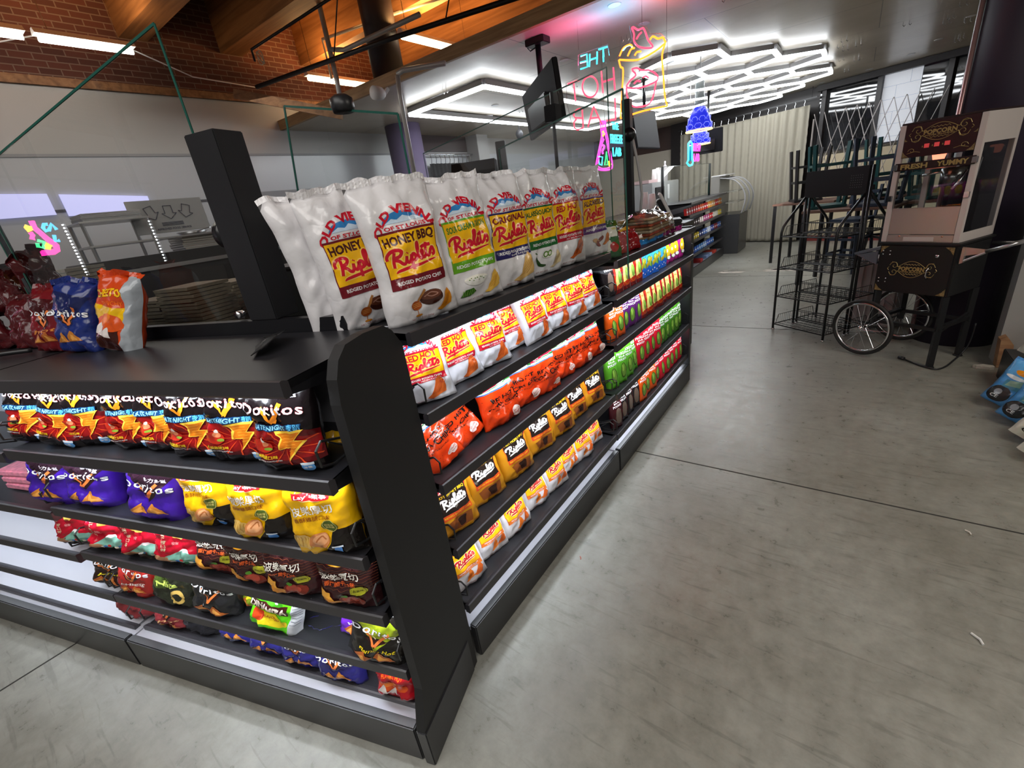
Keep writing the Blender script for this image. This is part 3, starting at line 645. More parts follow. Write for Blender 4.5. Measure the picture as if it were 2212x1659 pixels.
# ------------------------------------------------------------------ gondola shelving
LED = mat('led_strip_diffuser', (0.9, 0.95, 1.0), 0.4, emit=6.0, ecol=(0.88, 0.94, 1.0))
M_back = mat('pale_steel_back_panel', (0.62, 0.63, 0.70), 0.35)
M_kick = mat('charcoal_kick_plate', (0.020, 0.020, 0.022), 0.32, spec=0.6)
M_deck = mat('grey_metal_deck', (0.42, 0.42, 0.46), 0.30, metal=0.3)
M_shelf = mat('black_shelf_plate', (0.016, 0.016, 0.019), 0.33, spec=0.5)
M_tray = mat('pale_shelf_plate', (0.50, 0.51, 0.56), 0.32)
def wire_divider(parent, x, y0, y1, z, side=1):
    m = MB()
    m.tube([(x, y1, z + 0.02), (x, y0 + 0.05, z + 0.02), (x, y0 + 0.012, z + 0.035), (x, y0 + 0.01, z + 0.075), (x, y0 + 0.03, z + 0.088), (x, y0 + 0.10, z + 0.06), (x, y1, z + 0.075)], 0.0032, 6)
    m.tube([(x, y0 + 0.12, z + 0.02), (x, y0 + 0.05, z + 0.075)], 0.0026, 5)
    return m.build('wire_divider', M_wire, parent)
def gondola(name, label, loc, rz, L, shelves, H, depth0, led_w=3.0, pale=(), ends=(False, False), divs=True, deck=True, back_top=None, group=None, lipw=0.04, deckw=1.5):
    """local frame: x along the front, front faces -y. shelves = (z, front y, x0, x1)"""
    r = empty(name, loc, rz, label, 'shelving unit', group); depth = depth0
    k = MB(); k.bev(0.004, L - 0.004, 0.0, 0.03, 0.0, 0.148, 0.004); k.build('kick_plate', M_kick, r)
    if deck: d = MB(); d.box(0.004, L - 0.004, 0.0301, depth, 0.118, 0.135); d.build('base_deck', M_deck, r)
    b = MB(); b.box(0.0, L, depth, depth + 0.02, 0.10, back_top or H); b.build('back_panel', M_back, r)
    for x in (0.0, L):
        p = MB(); p.box(x - 0.012 if x else 0.0, x if x else 0.012, depth - 0.035, depth, 0.135, H); p.build('slotted_upright', M_blk2, r)
    for n, (z, yf, x0, x1, *dd_) in enumerate(shelves):
        depth = dd_[0] if dd_ else depth0
        s = MB(); s.box(x0, x1, yf + 0.02, depth - 0.002, z - 0.022, z - 0.004)
        so = s.build('shelf', M_tray if n in pale else M_shelf, r)
        l = MB(); l.prism([(yf, z - 0.030), (yf + 0.004, z - 0.036), (yf + 0.022, z - 0.036), (yf + 0.022, z - 0.003), (yf + 0.012, z + 0.002), (yf + 0.006, z + 0.004), (yf + 0.001, z + 0.002)], (x0 - 0.004, x1 + 0.004), axis='x')
        l.build('shelf_rail', M_lip, so)
        for x in (x0, x1 - 0.004):
            e = MB(); e.prism([(yf + 0.02, z - 0.004), (yf + 0.02, z - 0.034), (depth - 0.03, z - 0.085), (depth - 0.002, z - 0.085), (depth - 0.002, z - 0.004)], (x, x + 0.004), axis='x'); e.build('shelf_bracket', M_blk2, so)
        if n < len(shelves) and led_w and n not in (len(shelves) - 1,) or (n == len(shelves) - 1 and led_w and z > 0.2):
            q = MB(); q.box(x0 + 0.01, x1 - 0.01, yf + 0.026, yf + 0.038, z - 0.031, z - 0.0235); q.build('led_strip', LED, so)
            area_light('shelf_led_light', ((x0 + x1) / 2, yf + 0.032, z - 0.034), (x1 - x0 - 0.03, 0.012), led_w * (x1 - x0) * (deckw if n == len(shelves) - 1 else 1), (0.86, 0.92, 1.0), (math.radians(35 if n < len(shelves) - 1 else 5), 0, 0), spread=math.radians(140), parent=r)
        if divs and n > 0:
            wire_divider(so, x0 + 0.01, yf, depth - 0.05, z); wire_divider(so, x1 - 0.01, yf, depth - 0.05, z)
    return r

RX, RY = -0.905, 0.735
RZ = [1.240, 1.000, 0.757, 0.500, 0.252]
R1L = 1.295; R2Y = 2.035; R2L = 1.44
LEDW = 1.25
r1 = gondola('snack_shelving_unit', 'long black lit shelving unit full of white, orange and yellow chip bags beside the aisle', (RX, RY, 0), PI / 2, R1L,
             [(z, -0.012 + 0.004 * n, 0.005, R1L - 0.02) for n, z in enumerate(RZ)], 1.22, 0.42, LEDW, deckw=0.35)
R2Z = [1.195, 1.005, 0.768, 0.485, 0.235]
r2 = gondola('snack_shelving_unit', 'black lit shelving unit of pickle pouches at the far end of the aisle side', (RX, R2Y, 0), PI / 2, R2L,
             [(z, -0.03 + 0.010 * n, 0.015, R2L - 0.055) for n, z in enumerate(R2Z)], 1.17, 0.42, LEDW, deckw=0.5)
e = MB(); e.bev(R2L - 0.045, R2L - 0.005, 0.0, 0.42, 0.149, 1.20, 0.003); e.build('end_panel', M_kick, r2)
# the unit facing the photographer, turned 17 degrees
LC = Vector((-0.813, 0.399, 0)); LU = Vector((-0.957, -0.291, 0)).normalized(); LN = Vector((-0.291, 0.957, 0)).normalized()
LROT = math.atan2(0.291, 0.957)
L1L = 1.345
def LP(s, d, z=0.0): return LC + LU * s + LN * d + Vector((0, 0, z))
LZ = [1.250, 1.010, 0.770, 0.572, 0.345, 0.150]
LY = [-0.005, 0.0, 0.02, 0.022, 0.035, 0.06]
LX1 = [L1L - 0.075, L1L - 0.045, L1L - 0.045, L1L - 0.045, L1L - 0.04, L1L - 0.03]
l1 = gondola('chip_shelving_unit', 'black lit shelving unit of dark, purple and yellow chip bags facing the photographer', LP(L1L, 0), LROT, L1L - 0.035,
             [(LZ[n], LY[n], 0.02 if n else 0.004, LX1[n], 0.39 if n == 0 else 0.28) for n in range(6)], 1.225, 0.28, 1.75)
l2 = gondola('chip_shelving_unit', 'mostly empty white-lit black shelving unit at the left edge of the picture', LP(L1L * 2, 0), LROT, L1L,
             [(LZ[0], -0.005, 0.0, L1L - 0.001, 0.39), (0.995, 0.0, 0.02, L1L - 0.01), (0.745, 0.02, 0.02, L1L - 0.01), (0.535, 0.03, 0.02, L1L - 0.06), (0.335, 0.04, 0.02, L1L - 0.01), (0.145, 0.05, 0.02, L1L - 0.03)], 1.225, 0.28, 0.8, pale=(3, 4, 5))
# end panel between the two runs
ep = empty('shelving_end_panel', LP(0, 0), LROT, 'tall matte charcoal end panel with rounded top at the corner between the two shelving runs', 'end panel')
m = MB()
prof = [(0.0, 0.0), (0.0, 0.155), (0.040, 0.28), (0.056, 0.87), (0.062, 1.17), (0.072, 1.225), (0.092, 1.262), (0.125, 1.286), (0.19, 1.291), (0.27, 1.286), (0.30, 1.265), (0.33, 1.22), (0.33, 0.0)]
m.prism(prof, (-0.028, 0.0), axis='x'); pm = m.build('panel', mat('charcoal_laminate', (0.014, 0.014, 0.015), 0.5, spec=0.4), ep)
m = MB(); m.bev(-0.03, 0.004, -0.004, 0.30, 0.0, 0.15, 0.003); m.build('kick_plate', M_kick, ep)

# ------------------------------------------------------------------ bags on the shelves
def place(o, p, rz, tilt=0.0, roll=0.0, label=None, group=None, cat='bag', s=1.0):
    """stand a bag at p facing rz, leaned back by tilt and rolled sideways"""
    M = Matrix.Translation(p) @ Matrix.Rotation(rz, 4, 'Z') @ Matrix.Rotation(-tilt, 4, 'X') @ Matrix.Rotation(roll, 4, 'Y') @ Matrix.Scale(s, 4)
    o.matrix_world = M
    if label: o['label'] = label
    o['category'] = cat
    if group: o['group'] = group
    return o
WB = c_('dcdadc')
NM = 'chip_bag'
def on_R(o, y, z, depth, tilt=0.14, yaw=0.0, roll=0.0, **k): return place(o, Vector((RX - depth, y, z)), PI / 2 + yaw - 0.14, tilt + (0.20 if z < RZ[0] - 0.1 and y < 2.05 else 0), roll, **k)
def on_L(o, s, z, d, tilt=0.14, yaw=0.0, roll=0.0, **k): return place(o, LP(s - 0.028, (min(d, 0.2) if z < LZ[0] - 0.1 else d) - 0.01, z), LROT + abs(yaw) * 0.6 + 0.10, tilt - 0.02, roll * 0.8, **k)

# top shelf: big white bags
w, h, t = 0.235, 0.375, 0.10
G = 'white chip bags on the top shelf'
zt = RZ[0] - 0.002
A_h = riplets(w, h, 'HONEY BBQ', '4a1a14', '6d1420', None, 'honey', name_h=0.062)
top = [
 (A_h, 0.885, 0.085, 0.10, -0.10, -0.04, 1, 'big white bag with maroon band and honey dipper picture, front one at the near end'),
 (A_h, 0.815, 0.235, 0.06, 0.0, -0.05, 2, 'big white bag with maroon band, tucked behind the front honey bag'),
 (None, 0.79, 0.330, 0.08, 0.1, -0.06, 3, 'blank-sided white bag at the very near end, rearmost on the top shelf'),
 (riplets(w, h, 'SOUR CREAM & ONION', '4a7a2a', '5fa01e', None, 'cream', name_h=0.048), 1.115, 0.075, 0.14, 0.0, -0.03, 4, 'big white bag with bright green band and bowl of dip picture'),
 (riplets(w, h, 'ORIGINAL', '7a1a20', '231f5a', 'PLAIN SALTED', 'plain', name_h=0.055), 1.335, 0.080, 0.12, 0.04, 0.0, 5, 'big white bag with navy blue band and one pale ridged chip'),
 (riplets(w, h, 'ORIGINAL', '7a1a20', '231f5a', 'PLAIN SALTED', 'plain', name_h=0.055), 1.45, 0.20, 0.10, 0.0, 0.0, 6, 'white bag peeking out behind the navy banded and dark green banded bags'),
 (riplets(w, h, 'JALAPEÑO RANCH', '2a5a2a', '1f5f2c', None, 'jal', name_h=0.045), 1.545, 0.085, 0.12, 0.02, 0.0, 7, 'big white bag with dark green band and green pepper picture'),
 (riplets(w, h, 'RED HOT', 'b81a24', 'b0182c', 'HOT BBQ FLAVORED', 'hot', name_h=0.062), 1.755, 0.080, 0.12, -0.03, 0.0, 8, 'big white bag with red band and orange chip on the top shelf'),
 (riplets(w, h, 'ALL-DRESSED', '2a1a4a', '4a2a7a', None, 'dressed', name_h=0.055), 1.99, 0.075, 0.11, 0.0, 0.0, 9, 'big white bag with purple band, farthest big bag on the top shelf')]
for a, y, d, tilt, yaw, roll, sd, lab in top:
    o = make_bag(NM, a, w, h, t, WB, seed=sd, crumple=1.15, nu=20, nv=28)
    on_R(o, y, zt, d, tilt - 0.04, yaw - 0.10, roll - 0.02, label=lab, group=G)

# second shelf: small white bags
w, h, t = 0.188, 0.232, 0.055
A = riplets(w, h, 'RED HOT', 'c01a24', 'b8142c', 'HOT BBQ FLAVORED', 'hot', stamp=True, name_h=0.080)
A = squash(A, 0.97)
P2 = [make_bag(NM, A, w, h, t, c_('d6d8e2'), seed=20 + k, crumple=1.2, nu=16, nv=22) for k in range(4)]
ys = [(0.815, 0.065, 0.10, -0.22), (0.985, 0.075, 0.12, -0.05), (1.145, 0.065, 0.12, 0.02), (1.315, 0.095, 0.16, 0), (1.440, 0.055, 0.14, 0.08), (1.595, 0.060, 0.12, 0), (1.755, 0.055, 0.1, 0), (1.915, 0.055, 0.16, 0.0)]
names = ['nearest small white bag with red band, crumpled, on the second shelf', 'second small white red-banded bag from the near end of the second shelf', 'third small white red-banded bag from the near end of the second shelf',
 'fourth small white red-banded bag, set back and overlapped, on the second shelf', 'fifth small white red-banded bag, leaning, on the second shelf', 'sixth small white red-banded bag on the second shelf',
 'last but one small white red-banded bag on the second shelf', 'farthest small white red-banded bag on the second shelf']
used = set()
def inst(protos, k):
    p = protos[k % len(protos)]
    if id(p) in used: return copy_tree(p)
    used.add(id(p)); return p
for k, (y, d, tl, yw) in enumerate(ys):
    on_R(inst(P2, k), y, RZ[1] - 0.002, d, tl, yw, random.Random(k).uniform(-0.05, 0.05), label=names[k], group='small white chip bags')
on_R(inst(P2, 9), 0.745, RZ[1] - 0.002, 0.20, 0.05, -0.1, label='small white bag in deep shade behind the nearest one on the second shelf', group='small white chip bags')

# third shelf: orange corn chip bags
w, h, t = 0.195, 0.222, 0.06
A = squash(corn_chips(w, h), 0.93)
P3 = [make_bag(NM, A, w, h, t, c_('dd3f12'), seed=40 + k, crumple=1.3, nu=16, nv=20) for k in range(4)]
for k, (y, d, tl, yw, rl, lab) in enumerate([
 (0.825, 0.075, 0.30, -0.10, -0.26, 'nearest orange corn chip bag, slumped over at the near end of the third shelf'),
 (0.975, 0.10, 0.28, -0.10, -0.34, 'second orange corn chip bag, leaning on the slumped nearest one'),
 (1.155, 0.075, 0.03, 0.0, 0.0, 'upright orange corn chip bag just past the empty gap on the third shelf'),
 (1.315, 0.085, 0.10, 0.03, 0.04, 'orange corn chip bag right behind the upright one past the gap'),
 (1.455, 0.065, 0.02, -0.04, 0.0, 'orange corn chip bag with creased top in the middle of the third shelf'),
 (1.615, 0.075, 0.08, 0.0, 0.03, 'orange corn chip bag past the middle of the third shelf'),
 (1.765, 0.065, 0.04, 0.0, 0.0, 'third orange corn chip bag from the far end'),
 (1.905, 0.065, 0.06, 0.0, 0.0, 'last orange corn chip bag at the far end of the third shelf'),
 (1.40, 0.21, 0.06, 0.0, 0.0, 'orange corn chip bag in the back row, near the middle of the shelf'),
 (1.80, 0.21, 0.06, 0.0, 0.0, 'orange corn chip bag in the back row, near the far end')]):
    on_R(inst(P3, k), y, RZ[2] - 0.002, d, tl, yw, rl, label=lab, group='orange corn chip bags')

# fourth shelf: mustard bags
w, h, t = 0.192, 0.236, 0.07
A = hot_honey(w, h)
P4 = [make_bag(NM, A, w, h, t, c_('c8891a'), seed=60 + k, crumple=1.1, nu=16, nv=20) for k in range(3)]
for k, (y, lab) in enumerate([(0.825, 'nearest'), (1.01, 'second nearest'), (1.20, 'third'), (1.395, 'fourth'), (1.565, 'fifth'), (1.735, 'sixth'), (1.905, 'farthest')]):
    on_R(inst(P4, k), y, RZ[3] - 0.002, 0.07 + 0.012 * (k % 2), 0.10, 0.03 * (k % 3 - 1), 0.02, label=lab + ' mustard yellow chip bag with dark label on the fourth shelf', group='mustard yellow chip bags')
# bottom shelf: cheesy bags
w, h, t = 0.168, 0.228, 0.065
A = riplets(w, h, '', 'a8281c', 'c8642a', None, 'hot', cheesy=True)
P5 = [make_bag(NM, A, w, h, t, c_('cfccd0'), seed=80 + k, crumple=1.2, nu=14, nv=20) for k in range(3)]
for k, (y, lab) in enumerate([(0.825, 'nearest'), (0.99, 'second nearest'), (1.145, 'third'), (1.315, 'fourth'), (1.475, 'fifth'), (1.62, 'sixth'), (1.755, 'seventh'), (1.90, 'farthest')]):
    on_R(inst(P5, k), y, RZ[4] - 0.002, 0.075 + 0.015 * (k % 2), 0.12, 0.05 * (k % 3 - 1), 0.03 * (k % 2), label=lab + ' white bag with orange-yellow cheese panel on the bottom shelf', group='cheesy white chip bags')

# ---- pouches on the far unit
w, h, t = 0.098, 0.185, 0.045
PK = {}
for kd, base in (('yr', 'b8321a'), ('blue', '2f88d0'), ('mag', 'a0207a'), ('orange', 'e05a14'), ('purple', '5a2468'), ('red', 'c8182c'), ('green', '5aa82a'), ('dkgreen', '3f7a1e'), ('black', '1c1618'), ('blackred', '3a1016')):
    PK[kd] = [make_bag('pickle_pouch', pouch(w, h, 'yr' if kd == 'yr' else 'blue' if kd == 'blue' else 'mag' if kd == 'mag' else 'black' if 'black' in kd else 'p'), w, h, t, c_(base), seed=100 + len(kd) * 3 + k, crumple=0.8, nu=8, nv=12, style='pouch', seal=0.008) for k in range(1)]
rows = [(0, 'the top lit shelf', 'black yr yr yr yr blue blue blue blue blue mag mag mag mag'.split(), 1.005),
        (1, 'the second lit shelf', 'orange orange purple purple purple yr yr yr yr yr yr yr yr yr'.split(), 0.768),
        (2, 'the third lit shelf', 'green green green green red red red red dkgreen dkgreen dkgreen dkgreen dkgreen'.split(), 0.485),
        (3, 'the lowest lit shelf', 'blackred black black black orange orange orange red red red red red red'.split(), 0.235)]
cn = {'yr': 'red and yellow striped pickle pouch', 'blue': 'bright blue pickle pouch', 'mag': 'magenta pickle pouch', 'orange': 'orange pickle pouch', 'purple': 'dark purple pickle pouch', 'red': 'red pickle pouch', 'green': 'light green pickle pouch', 'dkgreen': 'deep green pickle pouch', 'black': 'black pickle pouch', 'blackred': 'black pickle pouch with red edge'}
for ri, rn, kinds, z in rows:
    n = len(kinds); y0 = 2.11; y1 = 3.36
    cnt = {}
    for k, kd in enumerate(kinds):
        cnt[kd] = cnt.get(kd, 0) + 1
        tot = kinds.count(kd); q = '' if tot == 1 else ('nearest ' if cnt[kd] == 1 else 'farthest ' if cnt[kd] == tot else ['second ', 'third ', 'fourth ', 'fifth ', 'sixth ', 'seventh ', 'eighth '][cnt[kd] - 2])
        y = y0 + (y1 - y0) * (k + 0.3) / (n - 0.4)
        rnd = random.Random(k * 7 + ri)
        on_R(inst(PK[kd], 0), y, z - 0.002, 0.055 + rnd.uniform(0, 0.015), rnd.uniform(0.02, 0.1), rnd.uniform(-0.12, 0.12), rnd.uniform(-0.03, 0.03), s=1.12 if ri != 1 else 1.06,
             label=q + cn[kd] + ' on ' + rn + ' of the far unit', group='pickle pouches on ' + rn)

# ---- bags on the unit facing the photographer
def rowL(art, base, w, h, t, z, items, group, n_proto=3, sd=200, crumple=1.2, tilt=0.14, nu=15, nv=20):
    P = [make_bag(NM, art, w, h, t, c_(base), seed=sd + k, crumple=crumple, nu=nu, nv=nv) for k in range(min(n_proto, len(items)))]
    for k, it in enumerate(items):
        s_, d, tl, yw, rl, lab = it
        on_L(inst(P, k), s_, z, d, tilt + tl, yw, rl, label=lab, group=group)
# late night, shelf 2 (s measured from the right)
z2 = LZ[1] - 0.002
w, h = 0.190, 0.210
rowL(squash(late_night(w, h), 0.97), '120c0e', w, h, 0.075, z2, [
 (0.205, 0.065, 0, 0.0, 0.02, 'rightmost black and red fiery chip bag under the empty black top'),
 (0.385, 0.085, 0.02, -0.10, 0.04, 'second black and red fiery chip bag from the right'),
 (0.535, 0.085, 0, 0.05, 0.0, 'third black and red fiery chip bag from the right'),
 (0.680, 0.100, 0.05, 0.0, -0.02, 'fourth black and red fiery chip bag from the right'),
 (0.815, 0.100, 0.02, 0.1, 0.0, 'fifth black and red fiery chip bag, just right of the small gap'),
 (1.015, 0.10, 0.05, 0.05, 0.0, 'black and red fiery chip bag just left of the small gap'),
 (1.14, 0.075, 0.14, -0.10, 0.20, 'slumped black and red fiery chip bag with creased top'),
 (1.32, 0.085, 0.16, -0.15, 0.10, 'leftmost black and red fiery chip bag on the main unit')], 'black and red chip bags', 4, 200)
# shelf 3: purple then yellow
z3 = LZ[2] - 0.002
w, h = 0.205, 0.210
rowL(doritos_flat(w, h, 0.56, True, 'b8742e', dark='2a1622'), '3a1a8c', w, h, 0.09, z3, [
 (0.855, 0.075, 0.08, -0.16, 0.24, 'rightmost purple chip bag, tipped to the right'),
 (0.665, 0.15, 0.0, 0.0, 0.0, 'purple chip bag behind, next to the yellow ones'),
 (1.185, 0.085, 0.10, -0.20, 0.22, 'middle purple chip bag, tipped and crumpled'),
 (1.385, 0.075, 0.08, -0.12, 0.22, 'leftmost purple chip bag')], 'purple chip bags', 3, 220, 1.4)
w, h = 0.195, 0.208
rowL(squash(lays(w, h), 0.88), 'e0ab0c', w, h, 0.085, z3, [
 (0.612, 0.090, 0.0, 0.0, 0.0, 'leftmost yellow chip bag beside the purple ones'),
 (0.400, 0.070, 0.0, 0.02, -0.02, 'middle yellow chip bag with black corner'),
 (0.175, 0.060, 0.02, 0.16, -0.05, 'rightmost yellow chip bag, turned a little')], 'yellow chip bags', 3, 240)
o = make_bag(NM, None, 0.19, 0.25, 0.08, c_('e0ab0c'), seed=250); on_L(o, 0.145, z3, 0.20, 0.05, 0.2, label='plain yellow bag half hidden behind the rightmost yellow one', group='yellow chip bags')
# shelf 4: red then brown
z4 = LZ[3] - 0.002
w, h = 0.188, 0.172
rowL(squash(tokyo(w, h), 0.92), 'b8122a', w, h, 0.085, z4, [
 (1.425, 0.085, 0.05, 0.0, 0.0, 'leftmost red chip bag with mountain picture'),
 (1.245, 0.085, 0.12, -0.1, 0.12, 'second red chip bag with mountain picture from the left'),
 (1.055, 0.085, 0.06, -0.1, 0.10, 'third red chip bag with mountain picture from the left'),
 (0.885, 0.085, 0.10, -0.15, 0.22, 'rightmost red chip bag, tipped')], 'red mountain chip bags', 3, 260, 1.5)
rowL(squash(lays(w, h, brown=True), 0.92), '33181a', w, h, 0.08, z4, [
 (0.70, 0.085, 0.08, -0.18, 0.22, 'leftmost brown patterned chip bag, tipped'),
 (0.535, 0.080, 0.0, 0.0, 0.0, 'second brown patterned chip bag from the left'),
 (0.375, 0.070, 0.0, -0.05, 0.0, 'third brown patterned chip bag from the left'),
 (0.185, 0.070, 0.02, 0.05, 0.04, 'rightmost brown patterned chip bag')], 'brown patterned chip bags', 3, 280)
# shelf 5: mixed
z5 = LZ[4] - 0.002
w, h = 0.18, 0.196
def one(art, base, s_, z, d, tl, yw, rl, lab, sd, w=0.18, h=0.196, t=0.08, cr=1.4, cat='bag'):
    o = make_bag(NM, art, w, h, t, c_(base), seed=sd, crumple=cr, nu=15, nv=20)
    return on_L(o, s_, z, d, tl, yw, rl, label=lab, cat=cat)
one(plain_doritos(w, h, 'Hot', 'e0d030', '0e0a0a'), '2c1a16', 1.425, z5, 0.10, 0.22, -0.15, 0.30, 'dark brown chip bag with yellow Hot lettering, far left of its shelf', 301)
one(plain_doritos(w, h, 'CHEESE', 'e8d8d0', '7a2018'), '9a2420', 1.26, z5, 0.09, 0.20, -0.1, 0.30, 'dull red cheese chip bag leaning over on the dark mixed shelf', 302)
one(funky(w, h), '23261c', 1.06, z5, 0.09, 0.22, -0.1, 0.34, 'dark olive bag with nut ring picture and green lettering', 303, w=0.2, h=0.195)
one(plain_doritos(w, h, 'BBQ', 'b8b8b8', '141414'), '1e1e20', 0.85, z5, 0.09, 0.20, -0.1, 0.30, 'black barbecue chip bag slumped between the olive and lime bags', 304, w=0.2, h=0.195)
one(plain_doritos(w, h, 'LIMON', 'e8d020', '5a6a14'), '7a8a20', 0.715, z5, 0.15, 0.2, -0.1, 0.30, 'olive yellow bag pinched behind the lime green bag', 305)
one(dinamita(0.20, 0.205), '5fd414', 0.585, z5, 0.085, 0.24, -0.10, 0.42, 'bright lime green chip bag leaning right on the fifth shelf', 306, w=0.20, h=0.205)
one(plain_doritos(w, h, 'wild', 'e8e8f0', '5a2aa0'), '6a2ab8', 0.275, z5, 0.12, 0.16, 0.0, 0.30, 'thin purple edged bag behind the black bag at the right end', 307, t=0.04, w=0.14)
one(plain_doritos(w, h, "Flamin' Hot", 'e8d020', '8a9a1c'), '1a1714', 0.175, z5, 0.075, 0.22, 0.10, 0.34, 'black and yellow green chip bag slumped at the right end of the fifth shelf', 308, w=0.2, h=0.195)
one(None, '9aa0a8', 0.185, z5, 0.21, 0.1, 0.1, 0.1, 'silver grey back of a bag at the right end behind the black one', 309)
# shelf 6
z6 = LZ[5] - 0.002
w, h = 0.18, 0.182
one(None, '7a2a2e', 1.44, z6, 0.12, 0.14, 0.0, 0.05, 'dark red crumpled bag, leftmost on the bottom shelf', 321, cr=1.6, h=0.170)
one(plain_doritos(w, h, 'Hot', 'c89a6a', '30181a'), '6a2428', 1.215, z6, 0.12, 0.14, 0.0, 0.15, 'dark red bag second from left on the bottom shelf', 322, cr=1.6, h=0.170)
one(None, '16161a', 1.075, z6, 0.13, 0.14, 0.0, 0.25, 'crumpled black bag between the dark red and blue bags', 323, cr=1.8, h=0.170)
rowL(doritos_flat(w, h, 0.52, True, 'b8742e', dark='1c1a3a'), '26246a', w, h, 0.08, z6, [
 (0.885, 0.13, 0.06, -0.1, 0.20, 'leftmost blue chip bag on the bottom shelf'),
 (0.715, 0.12, 0.06, -0.1, 0.16, 'second blue chip bag from the left on the bottom shelf'),
 (0.555, 0.11, 0.05, 0, 0.06, 'third blue chip bag from the left on the bottom shelf'),
 (0.385, 0.10, 0.05, 0, 0.04, 'rightmost blue chip bag on the bottom shelf')], 'blue chip bags', 3, 330, 1.3)
one(cheetos(0.15, 0.175), 'a81420', 0.165, z6, 0.10, 0.12, 0.0, 0.12, 'small red bag with yellow lettering at the right end of the bottom shelf', 340, w=0.15, h=0.175)
# top of the unit
ztp = LZ[0] - 0.002
one(plain_doritos(0.17, 0.22, 'hot', 'c87a3a', '401014'), '6a141c', 1.41, ztp, 0.29, 0.30, 0.15, 0.12, 'dark red chip bag, left of the three propped against the glass', 351, w=0.17, h=0.22)
one(doritos_flat(0.18, 0.23, 0.55, False, 'b8742e', dark='1a2250'), '1c2c6e', 1.24, ztp, 0.275, 0.30, 0.05, 0.14, 'navy blue chip bag, middle of the three propped against the glass', 352, w=0.18, h=0.23)
one(cheetos(0.17, 0.235, 'CRUNCHY'), 'c8451a', 1.05, ztp, 0.28, 0.32, -0.1, 0.28, 'orange and yellow chip bag, right of the three propped against the glass', 353, w=0.17, h=0.235)
for k, (s_, d, z) in enumerate([(1.68, 0.33, 0.0), (1.60, 0.42, 0.04), (1.76, 0.44, 0.09), (1.84, 0.36, 0.0), (1.92, 0.46, 0.12), (1.74, 0.50, 0.16)]):
    o = make_bag('candy_bag', None, 0.15, 0.19, 0.06, c_('4a1216'), seed=360 + k, crumple=2.2, nu=14, nv=16)
    place(o, LP(s_, d, ztp + z), LROT + k, 0.3, 0.3 * (k % 2), label=('lowest right', 'front left', 'rear left', 'lowest left', 'farthest left raised', 'topmost')[k] + ' crinkled dark red foil bag in the heap at the left edge', group='heap of crinkled foil bags')
# pink blocks on the left unit's shelf
for k in range(3):
    m = MB(); m.bev(0, 0.20, 0, 0.14, 0, 0.028, 0.006); o = m.build('candy_pack', mat('pink_wrapper', c_('c87a8c'), 0.3, var=(60, 0.3)), loc=LP(1.80, 0.10, 0.745 + 0.029 * k), rz=LROT + 0.03 * k)
    tag(o, 'pink wrapped pack in the stack at the left edge' + (', top one' if k == 2 else ', bottom one' if k == 0 else ', middle one'), 'pack', 'stack of pink packs')

# a torn black flap and a strap lying on the empty black top
m = MB(); P = [LP(0.47, 0.33, ztp + 0.004), LP(0.42, 0.30, ztp + 0.012), LP(0.40, 0.24, ztp + 0.006), LP(0.36, 0.20, ztp + 0.003), LP(0.33, 0.16, ztp + 0.006), LP(0.30, 0.17, ztp + 0.02), LP(0.31, 0.24, ztp + 0.035), LP(0.35, 0.31, ztp + 0.03)]
c0 = LP(0.37, 0.26, ztp + 0.022); m.add([c0] + P, [(0, i + 1, (i + 1) % 8 + 1) for i in range(8)]); o = m.build('torn_flap', mat('torn_black_plastic', (0.008, 0.008, 0.009), 0.25)); md = o.modifiers.new('thickness', 'SOLIDIFY'); md.thickness = 0.002; tag(o, 'torn black plastic flap on the empty black top near the post', 'flap')
m = MB(); m.tube(catmull([tuple(LP(1.50, 0.26, ztp + 0.012)), tuple(LP(1.56, 0.19, ztp + 0.02)), tuple(LP(1.66, 0.13, ztp + 0.012)), tuple(LP(1.76, 0.05, ztp + 0.012))], 6), 0.008, 7); tag(m.build('black_strap', M_plas), 'black strap trailing over the top left of the dark red bag', 'strap')

